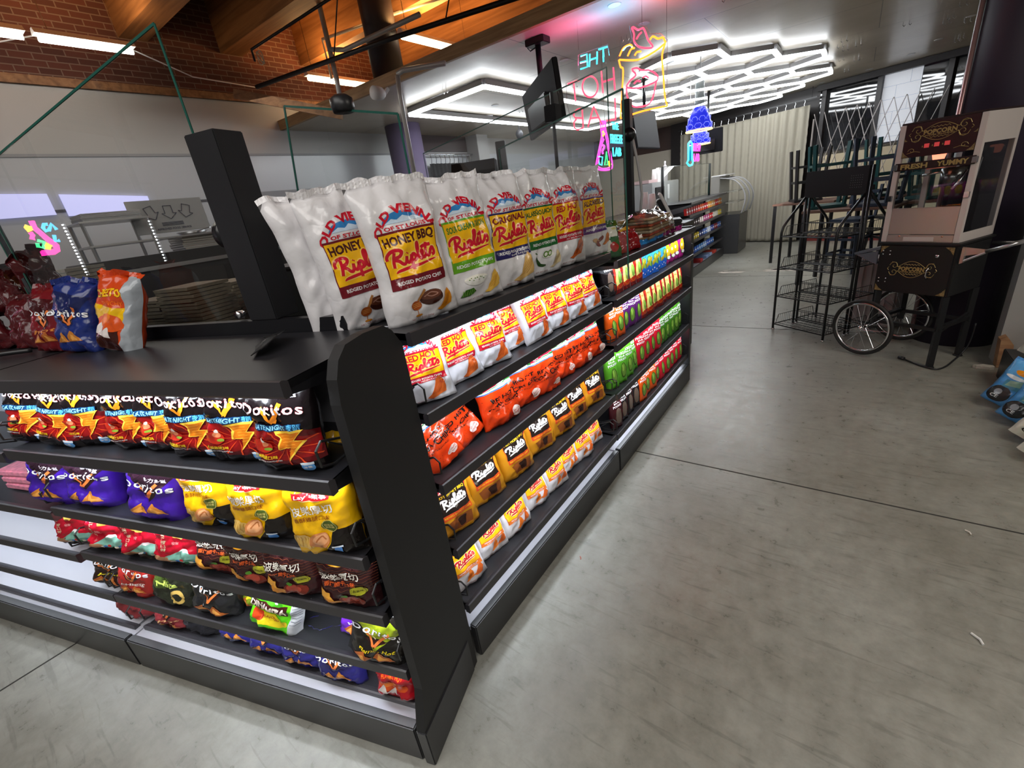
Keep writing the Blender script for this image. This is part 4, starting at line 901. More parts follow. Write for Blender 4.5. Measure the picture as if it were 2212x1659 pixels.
# ------------------------------------------------------------------ the room
def floor_mat():
    m = bpy.data.materials.new('polished_concrete'); m.use_nodes = True; nt = m.node_tree; b = nt.nodes['Principled BSDF']; L = nt.links.new
    tc = nt.nodes.new('ShaderNodeTexCoord'); N = lambda t: nt.nodes.new(t)
    n1 = N('ShaderNodeTexNoise'); n1.inputs['Scale'].default_value = 0.9; n1.inputs['Detail'].default_value = 7; n1.inputs['Roughness'].default_value = 0.62
    n2 = N('ShaderNodeTexNoise'); n2.inputs['Scale'].default_value = 14; n2.inputs['Detail'].default_value = 8; n2.inputs['Roughness'].default_value = 0.7
    n3 = N('ShaderNodeTexVoronoi'); n3.inputs['Scale'].default_value = 55
    for n in (n1, n2, n3): L(tc.outputs['Object'], n.inputs['Vector'])
    r = N('ShaderNodeValToRGB'); r.color_ramp.elements[0].position = 0.32; r.color_ramp.elements[1].position = 0.70
    r.color_ramp.elements[0].color = (0.185, 0.176, 0.145, 1); r.color_ramp.elements[1].color = (0.33, 0.332, 0.300, 1)
    L(n1.outputs['Fac'], r.inputs['Fac'])
    r2 = N('ShaderNodeValToRGB'); r2.color_ramp.elements[0].position = 0.30; r2.color_ramp.elements[1].position = 0.62; r2.color_ramp.elements[0].color = (0.70, 0.70, 0.70, 1); r2.color_ramp.elements[1].color = (1.06, 1.06, 1.06, 1)
    L(n2.outputs['Fac'], r2.inputs['Fac'])
    mx = N('ShaderNodeMix'); mx.data_type = 'RGBA'; mx.blend_type = 'MULTIPLY'; mx.inputs['Factor'].default_value = 0.8
    L(r.outputs['Color'], mx.inputs[6]); L(r2.outputs['Color'], mx.inputs[7])
    # fine scuffs
    mp = N('ShaderNodeMapping'); mp.inputs['Rotation'].default_value = (0, 0, 0.7); mp.inputs['Scale'].default_value = (1, 9, 1); L(tc.outputs['Object'], mp.inputs['Vector'])
    w = N('ShaderNodeTexNoise'); w.inputs['Scale'].default_value = 5; w.inputs['Detail'].default_value = 9; w.inputs['Distortion'].default_value = 0.8; L(mp.outputs['Vector'], w.inputs['Vector'])
    rs = N('ShaderNodeValToRGB'); rs.color_ramp.elements[0].position = 0.33; rs.color_ramp.elements[1].position = 0.42
    rs.color_ramp.elements[0].color = (0.72, 0.72, 0.72, 1); rs.color_ramp.elements[1].color = (1, 1, 1, 1); L(w.outputs['Fac'], rs.inputs['Fac'])
    m2 = N('ShaderNodeMix'); m2.data_type = 'RGBA'; m2.blend_type = 'MULTIPLY'; m2.inputs['Factor'].default_value = 0.7
    L(mx.outputs[2], m2.inputs[6]); L(rs.outputs['Color'], m2.inputs[7]); L(m2.outputs[2], b.inputs['Base Color'])
    rr = N('ShaderNodeMapRange'); rr.inputs[1].default_value = 0.3; rr.inputs[2].default_value = 0.7; rr.inputs[3].default_value = 0.24; rr.inputs[4].default_value = 0.42
    L(n2.outputs['Fac'], rr.inputs[0]); L(rr.outputs[0], b.inputs['Roughness'])
    b.inputs['Specular IOR Level'].default_value = 0.55
    bp = N('ShaderNodeBump'); bp.inputs['Strength'].default_value = 0.06; bp.inputs['Distance'].default_value = 0.01; L(n2.outputs['Fac'], bp.inputs['Height']); L(bp.outputs['Normal'], b.inputs['Normal'])
    return m
def wood_mat(name, c1, c2, rough=0.6, scale=(1, 14, 14)):
    m = bpy.data.materials.new(name); m.use_nodes = True; nt = m.node_tree; b = nt.nodes['Principled BSDF']; L = nt.links.new; N = lambda t: nt.nodes.new(t)
    tc = N('ShaderNodeTexCoord'); mp = N('ShaderNodeMapping'); mp.inputs['Scale'].default_value = scale; n = N('ShaderNodeTexNoise'); n.inputs['Scale'].default_value = 2.2; n.inputs['Detail'].default_value = 7; n.inputs['Distortion'].default_value = 0.6
    L(tc.outputs['Object'], mp.inputs['Vector']); L(mp.outputs['Vector'], n.inputs['Vector']); r = N('ShaderNodeValToRGB'); r.color_ramp.elements[0].position = 0.35; r.color_ramp.elements[1].position = 0.68
    r.color_ramp.elements[0].color = (*c1, 1); r.color_ramp.elements[1].color = (*c2, 1); L(n.outputs['Fac'], r.inputs['Fac']); L(r.outputs['Color'], b.inputs['Base Color']); b.inputs['Roughness'].default_value = rough
    return m
def brick_mat():
    m = bpy.data.materials.new('red_brick'); m.use_nodes = True; nt = m.node_tree; b = nt.nodes['Principled BSDF']; L = nt.links.new; N = lambda t: nt.nodes.new(t)
    tc = N('ShaderNodeTexCoord'); sx = N('ShaderNodeSeparateXYZ'); cb = N('ShaderNodeCombineXYZ'); L(tc.outputs['Object'], sx.inputs[0]); L(sx.outputs['Y'], cb.inputs['X']); L(sx.outputs['Z'], cb.inputs['Y'])
    t = N('ShaderNodeTexBrick'); t.inputs['Scale'].default_value = 1.45; t.inputs['Brick Width'].default_value = 0.23; t.inputs['Row Height'].default_value = 0.078; t.inputs['Mortar Size'].default_value = 0.007
    t.inputs['Color1'].default_value = (0.11, 0.032, 0.018, 1); t.inputs['Color2'].default_value = (0.07, 0.022, 0.014, 1); t.inputs['Mortar'].default_value = (0.17, 0.11, 0.08, 1)
    L(cb.outputs[0], t.inputs['Vector']); L(t.outputs['Color'], b.inputs['Base Color']); b.inputs['Roughness'].default_value = 0.85
    return m
m = MB(); m.box(-6.2, 6, -5, 16, -0.1, 0); struct(m.build('floor', floor_mat()))
M_joint = mat('dark_joint', (0.03, 0.028, 0.025), 0.8)
for k, (y) in enumerate((-0.41, 2.28, 4.97, 7.66)):
    m = MB(); m.box(-6, 5.9, y - 0.004, y + 0.004, -0.005, 0.0012); struct(m.build('trim_%d' % (k + 1), M_joint))
m = MB(); m.box(-2.524, -2.516, -4.9, 15, -0.005, 0.0012); struct(m.build('trim_5', M_joint))
# worn patches on the floor
m = MB(); rnd = random.Random(5)
M_patch = mat('worn_pale_patch', (0.42, 0.37, 0.32), 0.6, var=(9, 0.25))
for cx, cy, n, sc in ((-1.05, 7.9, 7, 0.28), (-0.3, 8.1, 3, 0.15)):
    for k in range(n):
        x, y = cx + rnd.uniform(-1, 1) * sc * 2.2, cy + rnd.uniform(-1, 1) * sc; q = rnd.uniform(0.03, 0.12)
        P = [(x + q * 1.9 * math.cos(a * PI / 4) * rnd.uniform(0.6, 1.3), y + q * 0.6 * math.sin(a * PI / 4) * rnd.uniform(0.6, 1.3)) for a in range(8)]
        m.prism(P, (0.0, 0.001), axis='z')
struct(m.build('trim_6', M_patch))

# dropped ceiling with its timber edge
def ceil_mat():
    m = mat('semi_gloss_ceiling_board', (0.60, 0.53, 0.43), 0.30, spec=0.6); nt = m.node_tree; b = nt.nodes['Principled BSDF']; L = nt.links.new; N = lambda t: nt.nodes.new(t)
    tc = N('ShaderNodeTexCoord'); t = N('ShaderNodeTexBrick'); t.inputs['Scale'].default_value = 1; t.inputs['Brick Width'].default_value = 2.44; t.inputs['Row Height'].default_value = 1.22; t.inputs['Mortar Size'].default_value = 0.004
    t.inputs['Color1'].default_value = (0.60, 0.53, 0.43, 1); t.inputs['Color2'].default_value = (0.57, 0.50, 0.40, 1); t.inputs['Mortar'].default_value = (0.16, 0.14, 0.12, 1); L(tc.outputs['Object'], t.inputs['Vector'])
    n = N('ShaderNodeTexNoise'); n.inputs['Scale'].default_value = 1.3; n.inputs['Detail'].default_value = 5; L(tc.outputs['Object'], n.inputs['Vector'])
    r = N('ShaderNodeValToRGB'); r.color_ramp.elements[0].color = (0.80, 0.77, 0.73, 1); r.color_ramp.elements[1].color = (1.08, 1.08, 1.08, 1); r.color_ramp.elements[0].position = 0.3; r.color_ramp.elements[1].position = 0.7; L(n.outputs['Fac'], r.inputs['Fac'])
    mx = N('ShaderNodeMix'); mx.data_type = 'RGBA'; mx.blend_type = 'MULTIPLY'; mx.inputs['Factor'].default_value = 1; L(t.outputs['Color'], mx.inputs[6]); L(r.outputs['Color'], mx.inputs[7]); L(mx.outputs[2], b.inputs['Base Color'])
    n2 = N('ShaderNodeTexNoise'); n2.inputs['Scale'].default_value = 6; L(tc.outputs['Object'], n2.inputs['Vector']); bp = N('ShaderNodeBump'); bp.inputs['Strength'].default_value = 0.12; bp.inputs['Distance'].default_value = 0.02; L(n2.outputs['Fac'], bp.inputs['Height']); L(bp.outputs['Normal'], b.inputs['Normal'])
    return m
m = MB(); m.box(-6.0, 3.4, 3.66, 15.2, ZC, ZC + 0.05); struct(m.build('ceiling', ceil_mat()))
M_trimw = wood_mat('soffit_timber', (0.28, 0.16, 0.07), (0.45, 0.28, 0.13))
m = MB(); m.box(-6.0, 3.4, 3.62, 3.66, ZC - 0.005, ZC + 0.10); struct(m.build('trim_7', M_trimw))
# upper roof: deck, beams
M_deckw = wood_mat('timber_roof_deck', (0.32, 0.15, 0.05), (0.52, 0.27, 0.10), scale=(1.2, 10, 10))
M_beamw = wood_mat('glulam_beam', (0.17, 0.075, 0.026), (0.32, 0.155, 0.06), scale=(0.5, 8, 8))
m = MB()
for k in range(34): m.box(-6.0, 6.0, -4.9 + 0.6 * k, -4.9 + 0.6 * k + 0.594, 4.30, 4.36)
struct(m.build('ceiling_deck', M_deckw))
for k, y in enumerate((-2.5, -0.7, 0.9, 2.22, 3.17, 4.16, 5.4, 6.7, 8.0)):
    m = MB(); m.box(-6.0, 6.0, y, y + 0.24, 3.50, 4.30); struct(m.build('trim_%d' % (8 + k), M_beamw))
# walls
M_wwhite = mat('white_painted_wall', (0.44, 0.43, 0.42), 0.5, bump=(25, 0.05))
M_frp = mat('glossy_white_panel', (0.52, 0.53, 0.56), 0.22, bump=(5, 0.08), spec=0.6)
m = MB(); m.box(-6.15, -6.0, -5, 15.2, 2.47, 3.03); struct(m.build('wall_left', M_wwhite))
m = MB(); m.box(-6.15, -6.0, -5, 15.2, 0.0, 2.47); struct(m.build('wall_left_lower', M_frp))
m = MB(); m.box(-6.15, -6.0, -5, 15.2, 3.10, 4.30); struct(m.build('wall_left_brick', brick_mat()))
m = MB(); m.box(-6.15, -5.97, -5, 15.2, 3.03, 3.10); struct(m.build('trim_17', M_beamw))
m = MB(); m.box(-6.0, -5.992, -5, 6.2, 2.455, 2.48); struct(m.build('trim_18', mat('panel_strip', (0.30, 0.30, 0.31), 0.4)))
m = MB(); m.box(-6.0, -5.990, -5, 6.2, 1.99, 2.012); struct(m.build('trim_19', mat('panel_strip_dark', (0.10, 0.10, 0.11), 0.4)))
M_beige = mat('beige_painted_wall', (0.50, 0.45, 0.37), 0.6)
m = MB(); m.box(-6.0, -2.6, 12.7, 12.85, 0, 2.22); struct(m.build('wall_back', M_beige))
m = MB(); m.box(-6.0, -2.6, 12.72, 12.83, 2.22, ZC - 0.001); struct(m.build('wall_back_upper', mat('dark_brown_upper_wall', (0.05, 0.025, 0.02), 0.3)))
m = MB(); m.box(-6.15, 6, -5.2, -5.0, 0, 4.3); struct(m.build('wall_front', M_wwhite))
m = MB(); m.box(4.9, 5.1, -5, 16, 0, 4.3); struct(m.build('wall_right', mat('dim_grey_wall', (0.25, 0.24, 0.24), 0.6)))
# angled shop front behind curtain and chairs
FA, FB = Vector((-3.4, 12.15, 0)), Vector((3.2, 9.55, 0)); FD = (FB - FA).normalized(); FN = Vector((-FD.y, FD.x, 0)); FR = math.atan2(FD.y, FD.x)
def FP(s, d, z): return FA + FD * s + FN * d + Vector((0, 0, z))
M_dark = mat('dark_shopfront', (0.03, 0.025, 0.025), 0.4)
LF = (FB - FA).length
s_c = 2.74   # where the curtain stops
m = MB(); m.box(-0.6, s_c + 0.05, 0.25, 0.32, 0, ZC); struct(m.build('wall_far', M_dark, loc=FA, rz=FR))
m = MB(); m.box(s_c + 0.05, LF + 0.5, 0.12, 0.26, 0.10, 1.60); struct(m.build('wall_far_low', mat('cream_panel', (0.66, 0.56, 0.38), 0.5), loc=FA, rz=FR))
m = MB(); m.box(s_c + 0.05, LF + 0.5, 0.10, 0.27, 0.0, 0.10); struct(m.build('baseboard_far', mat('dark_red_paint', (0.20, 0.03, 0.025), 0.5), loc=FA, rz=FR))
M_night = mat('window_dark_glass', (0.02, 0.02, 0.022), 0.03, spec=0.9)
m = MB(); m.box(s_c + 0.05, LF + 0.5, 0.20, 0.22, 1.60, ZC); wn = struct(m.build('window_1', M_night, loc=FA, rz=FR))
for s_ in (s_c + 0.15, s_c + 1.0, s_c + 1.9, s_c + 2.8):
    m = MB(); m.box(s_ - 0.035, s_ + 0.035, 0.12, 0.2, 1.6, ZC - 0.02); m.build('window_mullion', M_dark, wn)
m = MB(); m.box(s_c + 0.05, LF + 0.5, 0.12, 0.20, 1.56, 1.63); m.build('window_frame', M_dark, wn)
m = MB(); m.box(s_c + 0.05, LF + 0.5, 0.05, 0.20, ZC - 0.10, ZC - 0.005); m.build('window_frame', M_dark, wn)
# white sheet over one window
def paper_mat():
    m = mat('white_masonry_sheet', (0.75, 0.78, 0.84), 0.7, emit=0.35, ecol=(0.85, 0.9, 1.0)); nt = m.node_tree; b = nt.nodes['Principled BSDF']; tc = nt.nodes.new('ShaderNodeTexCoord'); mp = nt.nodes.new('ShaderNodeMapping'); mp.inputs['Rotation'].default_value = (PI / 2, 0, 0)
    t = nt.nodes.new('ShaderNodeTexBrick'); t.inputs['Scale'].default_value = 1; t.inputs['Brick Width'].default_value = 0.36; t.inputs['Row Height'].default_value = 0.19; t.inputs['Mortar Size'].default_value = 0.004; t.inputs['Color1'].default_value = (0.78, 0.81, 0.87, 1); t.inputs['Color2'].default_value = (0.75, 0.78, 0.84, 1); t.inputs['Mortar'].default_value = (0.5, 0.52, 0.56, 1)
    nt.links.new(tc.outputs['Object'], mp.inputs[0]); nt.links.new(mp.outputs[0], t.inputs['Vector']); nt.links.new(t.outputs['Color'], b.inputs['Base Color']); nt.links.new(t.outputs['Color'], b.inputs['Emission Color']); return m
m = MB(); m.box(3.76, 4.28, 0.185, 0.195, 1.63, ZC - 0.1); m.build('window_sheet', paper_mat(), wn)

# round columns
M_col = mat('aubergine_painted_column', (0.030, 0.022, 0.040), 0.45)
M_colp = mat('plum_painted_column', (0.16, 0.13, 0.22), 0.5)
def column(x, y, r, z0, z1, lab, mt=M_col):
    m = MB(); m.lathe([(r, z0), (r, z1)], 36, (x, y, 0)); return tag(m.build('round_column', mt), lab, 'column')
column(0.80, 4.965, 0.27, 0, 4.3, 'wide dark aubergine column standing behind the popcorn cart')
o = column(-5.42, 5.16, 0.25, 0, ZC - 0.001, 'lilac grey round column under the dropped ceiling beside the white conduit', M_colp)
cu_ = at_y(828, 100, 3.87)
o = column(cu_.x, 3.87, 0.165, ZC + 0.051, 4.3, 'black round column rising above the timber ceiling edge', mat('blackened_column', (0.018, 0.012, 0.016), 0.5))
m = MB(); m.tube([(0.535, 4.86, 0.01), (0.535, 4.86, 2.74)], 0.014, 10); tag(m.build('conduit_pipe', mat('pinkish_steel', (0.45, 0.28, 0.28), 0.3, metal=0.6)), 'slim pinkish vertical pipe at the left of the wide dark column', 'pipe')
# low pale wall at the right edge
m = MB(); m.box(0.955, 3.0, 4.36, 4.5, 0, 1.25); struct(m.build('wall_stub', mat('pale_grey_plaster', (0.30, 0.29, 0.28), 0.7, bump=(30, 0.1))))
m = MB(); m.prism([(0.0, 0.0), (0.0, 0.02), (-0.012, 0.20), (0.02, 0.22), (0.055, 0.17), (0.075, 0.0)], (4.27, 4.36)); o = m.build('wood_block', wood_mat('raw_softwood', (0.25, 0.12, 0.06), (0.42, 0.24, 0.12)), loc=(0.955, 0, 0.001)); tag(o, 'short raw wooden block propped against the foot of the pale wall', 'block')
m = MB()
rnd = random.Random(3); P = [(0.055 * math.cos(a * PI / 5) * rnd.uniform(0.6, 1.2), 0.03 * math.sin(a * PI / 5) * rnd.uniform(0.6, 1.2)) for a in range(10)]
m.prism(P, (0.001, 0.022), axis='z'); o = m.build('crumpled_paper', mat('crumpled_paper', (0.42, 0.38, 0.33), 0.8, bump=(60, 0.6)), loc=(0.90, 4.24, 0)); tag(o, 'small crumpled scrap of paper on the floor beside the wooden block', 'scrap')

# curtain on its rail in front of the far wall
def curtain(name, A, B, z0, z1, amp, per, m, quilt=0.0, label='', cat='curtain'):
    A, B = Vector(A), Vector(B); L = (B - A).length; D = (B - A).normalized(); Nn = Vector((-D.y, D.x, 0)); mb = MB(); mb.smooth = True
    nx = int(L / per * 10); nz = 36 if quilt else 8; V = []; F = []
    for i in range(nx + 1):
        s_ = L * i / nx
        for j in range(nz + 1):
            z = z0 + (z1 - z0) * j / nz; a = math.sin(2 * PI * s_ / per); a = math.copysign(abs(a) ** 0.5, a)
            q = quilt * math.sin(z * 2 * PI / 0.14 + (PI if (int(2 * s_ / per) % 2) else 0)) * 0.5
            V.append(A + D * s_ + Nn * (amp * a + q) + Vector((0, 0, z)))
    for i in range(nx):
        for j in range(nz): F.append((i * (nz + 1) + j, (i + 1) * (nz + 1) + j, (i + 1) * (nz + 1) + j + 1, i * (nz + 1) + j + 1))
    mb.add(V, F); o = mb.build(name, m); md = o.modifiers.new('cloth', 'SOLIDIFY'); md.thickness = 0.004
    return tag(o, label, cat)
cu = curtain('pleated_curtain', FP(-0.15, 0.03, 0), FP(s_c - 0.02, 0.0, 0), 0.02, 2.46, 0.022, 0.165, mat('quilted_sand_cloth', (0.40, 0.37, 0.30), 0.75), 0.012, 'tall sand coloured quilted pleated curtain across the far end')
for k in range(17):
    h = MB(); p = FP(-0.1 + k * 0.17, 0.0, 0); h.tube([p + Vector((0, 0, 2.455)), p + Vector((0, 0, 2.50)), p + Vector((0.012, 0, 2.53)), p + Vector((0, 0, 2.56))], 0.003, 5); h.build('curtain_hook', M_chrome, cu)
h = MB(); h.bar(FP(-0.2, 0.0, 2.565), FP(s_c + 0.1, 0.0, 2.565), 0.02, 0.02); h.build('curtain_rail', M_blk2, cu)
for s_ in (0.2, 1.6, s_c): 
    h = MB(); h.bar(FP(s_, 0, 2.575), FP(s_, 0, ZC - 0.001), 0.006); h.build('rail_hanger', M_blk2, cu)

# folding scissor gate in front of the windows
t = empty('scissor_gate', FP(s_c + 0.12, -0.10, 0), FR, 'zigzag steel folding gate in front of the dark windows beside the curtain', 'gate')
Mg = mat('galvanised_strip', (0.55, 0.5, 0.48), 0.4, metal=0.3)
px = 0.34
for k in range(9):
    x = k * px * 0.5
    for a, b in (((x, 0, 0.75), (x + px * 0.5 * 3, 0, 2.28)), ((x + px * 0.5 * 3, 0.012, 0.75), (x, 0.012, 2.28))):
        if k % 1 == 0:
            m = MB(); zs = 0.2
            m.bar(a, b, 0.006, 0.022, up=(0, 1, 0)); m.build('gate_strip', Mg, t)
m = MB(); m.bar((0, 0.006, 0.0), (0, 0.006, 2.2), 0.02); m.build('gate_post', Mg, t)

for k, (x, y, c, sc, lab) in enumerate(((at_z(2116, 1384, 0).x, at_z(2116, 1384, 0).y, (0.7, 0.7, 0.68), 0.018, 'tiny curled white scrap lying on the open floor at the lower right'), (at_z(1255, 1207, 0).x, at_z(1255, 1207, 0).y, (0.5, 0.08, 0.05), 0.008, 'tiny red crumb on the floor beside the aisle shelving'), (0.56, 2.20, (0.7, 0.66, 0.6), 0.012, 'small pale pebble of grit on the floor joint at the right'))):
    m = MB(); m.tube([(x - sc, y + sc, 0.004), (x, y, 0.006), (x + sc * 0.3, y - sc * 0.9, 0.004)], sc * 0.22, 6); tag(m.build(('paper_scrap', 'red_crumb', 'pebble')[k], mat('debris_%s' % ('white', 'red', 'pale')[k], c, 0.6)), lab, ('scrap', 'crumb', 'pebble')[k])

# ------------------------------------------------------------------ ceiling lights
NEON = mat('white_neon_tube', (1, 1, 1), 0.4, emit=16.0, ecol=(0.93, 0.97, 1.0))
M_chan = mat('grey_light_channel', (0.28, 0.28, 0.29), 0.35)
sS, dX, PER = 0.50, 0.41, 1.52
cells = [(-0.5 - 0.41 * c, y) for c, y in ((3, 6.10), (2, 6.86), (1, 7.62), (4, 6.86), (3, 7.62), (2, 8.38), (1, 9.14), (5, 7.62), (4, 8.38), (3, 9.14), (2, 9.90), (6, 8.38), (5, 9.14), (4, 9.90), (3, 10.66), (6, 9.90), (5, 10.66))]
ed = {}
for cx, cy in cells:
    P = [(cx + dX, cy - sS / 2), (cx + dX, cy + sS / 2), (cx, cy + 0.51), (cx - dX, cy + sS / 2), (cx - dX, cy - sS / 2), (cx, cy - 0.51)]
    P = [(round(x, 2), round(y, 2)) for x, y in P]
    for i in range(6):
        a, b = P[i], P[(i + 1) % 6]; k = tuple(sorted((a, b), key=lambda q: (round(q[0], 1), q[1])))
        kk = (round((a[0] + b[0]) / 2 * 5), round((a[1] + b[1]) / 2 * 5)); ed.setdefault(kk, (a, b))
hx = empty('honeycomb_ceiling_light', (-2.2, 8.6, ZC), 0, 'big honeycomb of glowing white tubes on the dropped ceiling', 'ceiling light')
for a, b in ed.values():
    A = Vector((a[0] + 2.2, a[1] - 8.6, -0.075)); B = Vector((b[0] + 2.2, b[1] - 8.6, -0.075)); d = (B - A).normalized() * 0.012
    q = MB(); q.bar(A + d, B - d, 0.038, 0.028); tb = q.build('light_tube', NEON, hx)
    q = MB(); q.bar(A + d + Vector((0, 0, 0.04)), B - d + Vector((0, 0, 0.04)), 0.05, 0.05); q.build('tube_channel', M_chan, tb)
rx = empty('frame_ceiling_light', (-3.92, 6.8, ZC), 0, 'long rectangular loop of glowing white tube above the counter', 'ceiling light')
for a, b in (((-0.63, -2.30), (0.63, -2.40)), ((-0.63, -2.30), (-0.63, 2.6)), ((0.63, -2.40), (0.63, 2.6)), ((-0.63, 2.6), (0.63, 2.6))):
    q = MB(); A = Vector((*a, -0.075)); B = Vector((*b, -0.075)); d = (B - A).normalized() * 0.0; q.bar(A + d, B - d, 0.045, 0.03); tb = q.build('light_tube', NEON, rx)
    q = MB(); q.bar(A + Vector((0, 0, 0.042)), B + Vector((0, 0, 0.042)), 0.06, 0.05); q.build('tube_channel', M_chan, tb)
# recessed downlights
M_lamp = mat('warm_downlight_lens', (1, 0.9, 0.75), 0.4, emit=5, ecol=(1.0, 0.60, 0.32))
dl = [(-1.59, 3.84), (-1.60, 4.48), (-2.49, 4.72), (0.82, 8.04), (0.656, 9.15), (0.428, 9.9), (-0.05, 10.55), (-0.70, 10.9), (-1.25, 11.2), (-4.06, 5.62), (-4.8, 7.3), (-5.1, 9.0), (-2.0, 11.7), (0.9, 6.4), (-4.3, 10.5)]
DLW = ['nearest the timber ceiling edge above the neon lettering', 'just behind the neon popcorn bucket top', 'left of the mirrored neon lettering', 'nearest the wide dark column at the upper right', 'second from the wide dark column', 'third from the wide dark column, above the white sheet', 'above the dark windows right of the curtain', 'above the right end of the sand curtain', 'above the middle of the sand curtain', 'inside the rectangular tube light', 'far inside the rectangular tube light', 'near the left kitchen wall, farthest back', 'farthest back above the left of the curtain', 'right of the honeycomb tubes, near side', 'left of the far honeycomb tubes']
for k, (x, y) in enumerate(dl):
    e = empty('recessed_downlight', (x, y, ZC), 0, 'small warm recessed spotlight ' + DLW[k], 'ceiling light', 'recessed downlights')
    q = MB(); q.lathe([(0.034, -0.0025), (0.047, -0.004), (0.05, -0.0005)], 20); q.build('trim_ring', M_white, e)
    q = MB(); q.lathe([(0.0, -0.0022), (0.033, -0.0022)], 16); q.build('lens', M_lamp, e)
# screw hooks in pairs under the ceiling
rnd = random.Random(11); HK = []
for k in range(34):
    x, y = rnd.uniform(-4.6, 0.6), rnd.uniform(4.2, 11)
    if k > 20: x, y = rnd.uniform(-0.5, 0.9), rnd.uniform(6.5, 10)
    HK.append((y, x))
for k, (y, x) in enumerate(sorted(HK)):
    q = MB(); 
    for dx in (0, 0.05): q.tube([(x + dx, y, ZC), (x + dx, y, ZC - 0.03), (x + dx + 0.012, y, ZC - 0.042), (x + dx + 0.02, y, ZC - 0.03)], 0.0035, 5)
    tag(q.build('ceiling_hook', M_chrome), 'pair of small metal ceiling hooks, ' + ordn(k) + ' going back from the timber edge', 'hook', 'ceiling hooks')
# vents
for x, y, r_ in ((-1.95, 5.95, 0.16), (-4.55, 6.1, 0.07)):
    e = empty('ceiling_vent', (x, y, ZC), 0, 'round louvred air vent beside the honeycomb light' if r_ > 0.1 else 'small round blank cover inside the rectangular tube light', 'vent')
    q = MB(); q.lathe([(r_, 0), (r_, -0.012), (r_ * 0.8, -0.016), (r_ * 0.78, -0.006)], 28); q.build('vent_ring', M_white, e)
    for j in range(4):
        q = MB(); w_ = r_ * 0.7; q.bar((-w_ * (1 - abs(j - 1.5) * 0.2), (j - 1.5) * r_ * 0.36, -0.008), (w_ * (1 - abs(j - 1.5) * 0.2), (j - 1.5) * r_ * 0.36, -0.008), 0.012, 0.004); q.build('louvre', M_blk if r_ > 0.1 else M_white, e)
# fluorescent strips hung under the roof beams, warm and bright
def strip(x, y, z, L, warm, lab):
    c = (1.0, 0.93, 0.82) if not warm else (1.0, 0.80, 0.50)
    e = empty('strip_light', (x, y, z), 0, lab, 'strip light', None)
    q = MB(); q.prism([(-0.05, 0.05), (0.05, 0.05), (0.02, 0.09), (-0.02, 0.09)], (0, L)); q.build('housing', M_white, e)
    q = MB(); q.tube([(0, 0.02, 0.02), (0, L - 0.02, 0.02)], 0.02, 10); q.build('lamp_tube', mat('tube_warm' if warm else 'tube_neutral', c, 0.4, emit=16, ecol=c), e)
    q = MB(); q.tube([(0, 0.1, 0.09), (0, 0.1, 4.3 - z)], 0.003, 5); q.tube([(0, L - 0.1, 0.09), (0, L - 0.1, 4.3 - z)], 0.003, 5); q.build('hanger_wire', M_chrome, e)
    area_light('strip_glow', (x, y + L / 2, z + 0.15), (0.1, L), 22 if warm else 10, (1.0, 0.50, 0.16) if warm else (1.0, 0.62, 0.30), (PI, 0, 0))
strip(-5.32, 0.2, 3.16, 1.15, False, 'warm strip light at the far left under the timber roof')
strip(-5.32, 1.40, 3.16, 0.66, False, 'bright white strip light under the timber roof near the brick wall')
strip(-5.40, 3.78, 3.16, 0.92, True, 'strip light left of the black column by the bricks')
strip(-3.85, 3.88, 3.16, 1.12, True, 'strip light right of the black column, above the ceiling edge')
strip(-2.6, 5.3, 3.4, 1.2, True, 'strip light hidden above the dropped ceiling')
area_light('roof_glow', (-4.6, 4.6, 3.5), (1.5, 1.2), 22, (1.0, 0.50, 0.16), (PI, 0, 0))
area_light('roof_glow', (-3.0, 1.2, 3.0), (1.5, 1.5), 9, (1.0, 0.60, 0.28), (PI, 0, 0))
# kitchen lighting
area_light('kitchen_light', (-4.8, 2.0, 2.9), (1.2, 2.5), 12, (1.0, 0.97, 0.93))

# pipes and cables under the roof
def pipe(name, pts, r, m, lab, cat='pipe', n=8):
    q = MB(); q.tube(pts, r, n); return tag(q.build(name, m), lab, cat)
M_cond = mat('galvanised_conduit', (0.50, 0.50, 0.48), 0.4, metal=0.3)
pipe('white_conduit', [(-4.40, 3.4, 2.60), (-4.37, 3.4, 2.9), (-4.36, 3.4, 4.28)], 0.024, M_cond, 'pale vertical pipe left of the black column')
pipe('branch_pipe', [(-4.36, 3.40, 3.14), (-4.2, 3.44, 3.10), (-3.2, 3.5, 3.1)], 0.022, M_cond, 'pale branch pipe crossing behind the black rod')
pipe('tall_conduit', [(-3.56, 3.4, 0.003), (-3.52, 3.4, 2.55), (-3.50, 3.4, 2.72)], 0.022, M_cond, 'pale upright conduit rising from the counter to the ceiling edge')
pipe('conduit_elbow', [(-3.50, 3.40, 2.725), (-3.44, 3.42, 2.745), (-3.0, 3.5, 2.70)], 0.022, M_cond, 'short pale pipe elbow on top of the upright conduit')
pipe('black_steel_rod', [(-5.35, 3.10, 3.02), (-3.6, 3.45, 3.02), (-1.9, 3.9, 3.02)], 0.022, M_blk, 'long black pipe running diagonally under the timber roof')
pipe('sprinkler_pipe', [(-5.1, 3.02, 3.18), (-5.1, 3.02, 3.28), (-3.3, 3.04, 3.28)], 0.012, M_blk, 'thin black sprinkler pipe under the roof beam')
pipe('hanger_rod', [(-5.1, 3.9, 3.12), (-5.1, 3.9, 3.5), (-3.2, 4.4, 3.5)], 0.016, M_cond, 'thin pale pipe glowing orange behind the black column')
pipe('electrical_cable', [(-5.98, 0.8, 3.15), (-5.7, 1.5, 3.32), (-5.4, 2.0, 3.25), (-5.6, 2.6, 3.12), (-5.8, 3.4, 3.14)], 0.006, M_white, 'thin loose cable looping along the brick wall', 'cable')
q = MB()
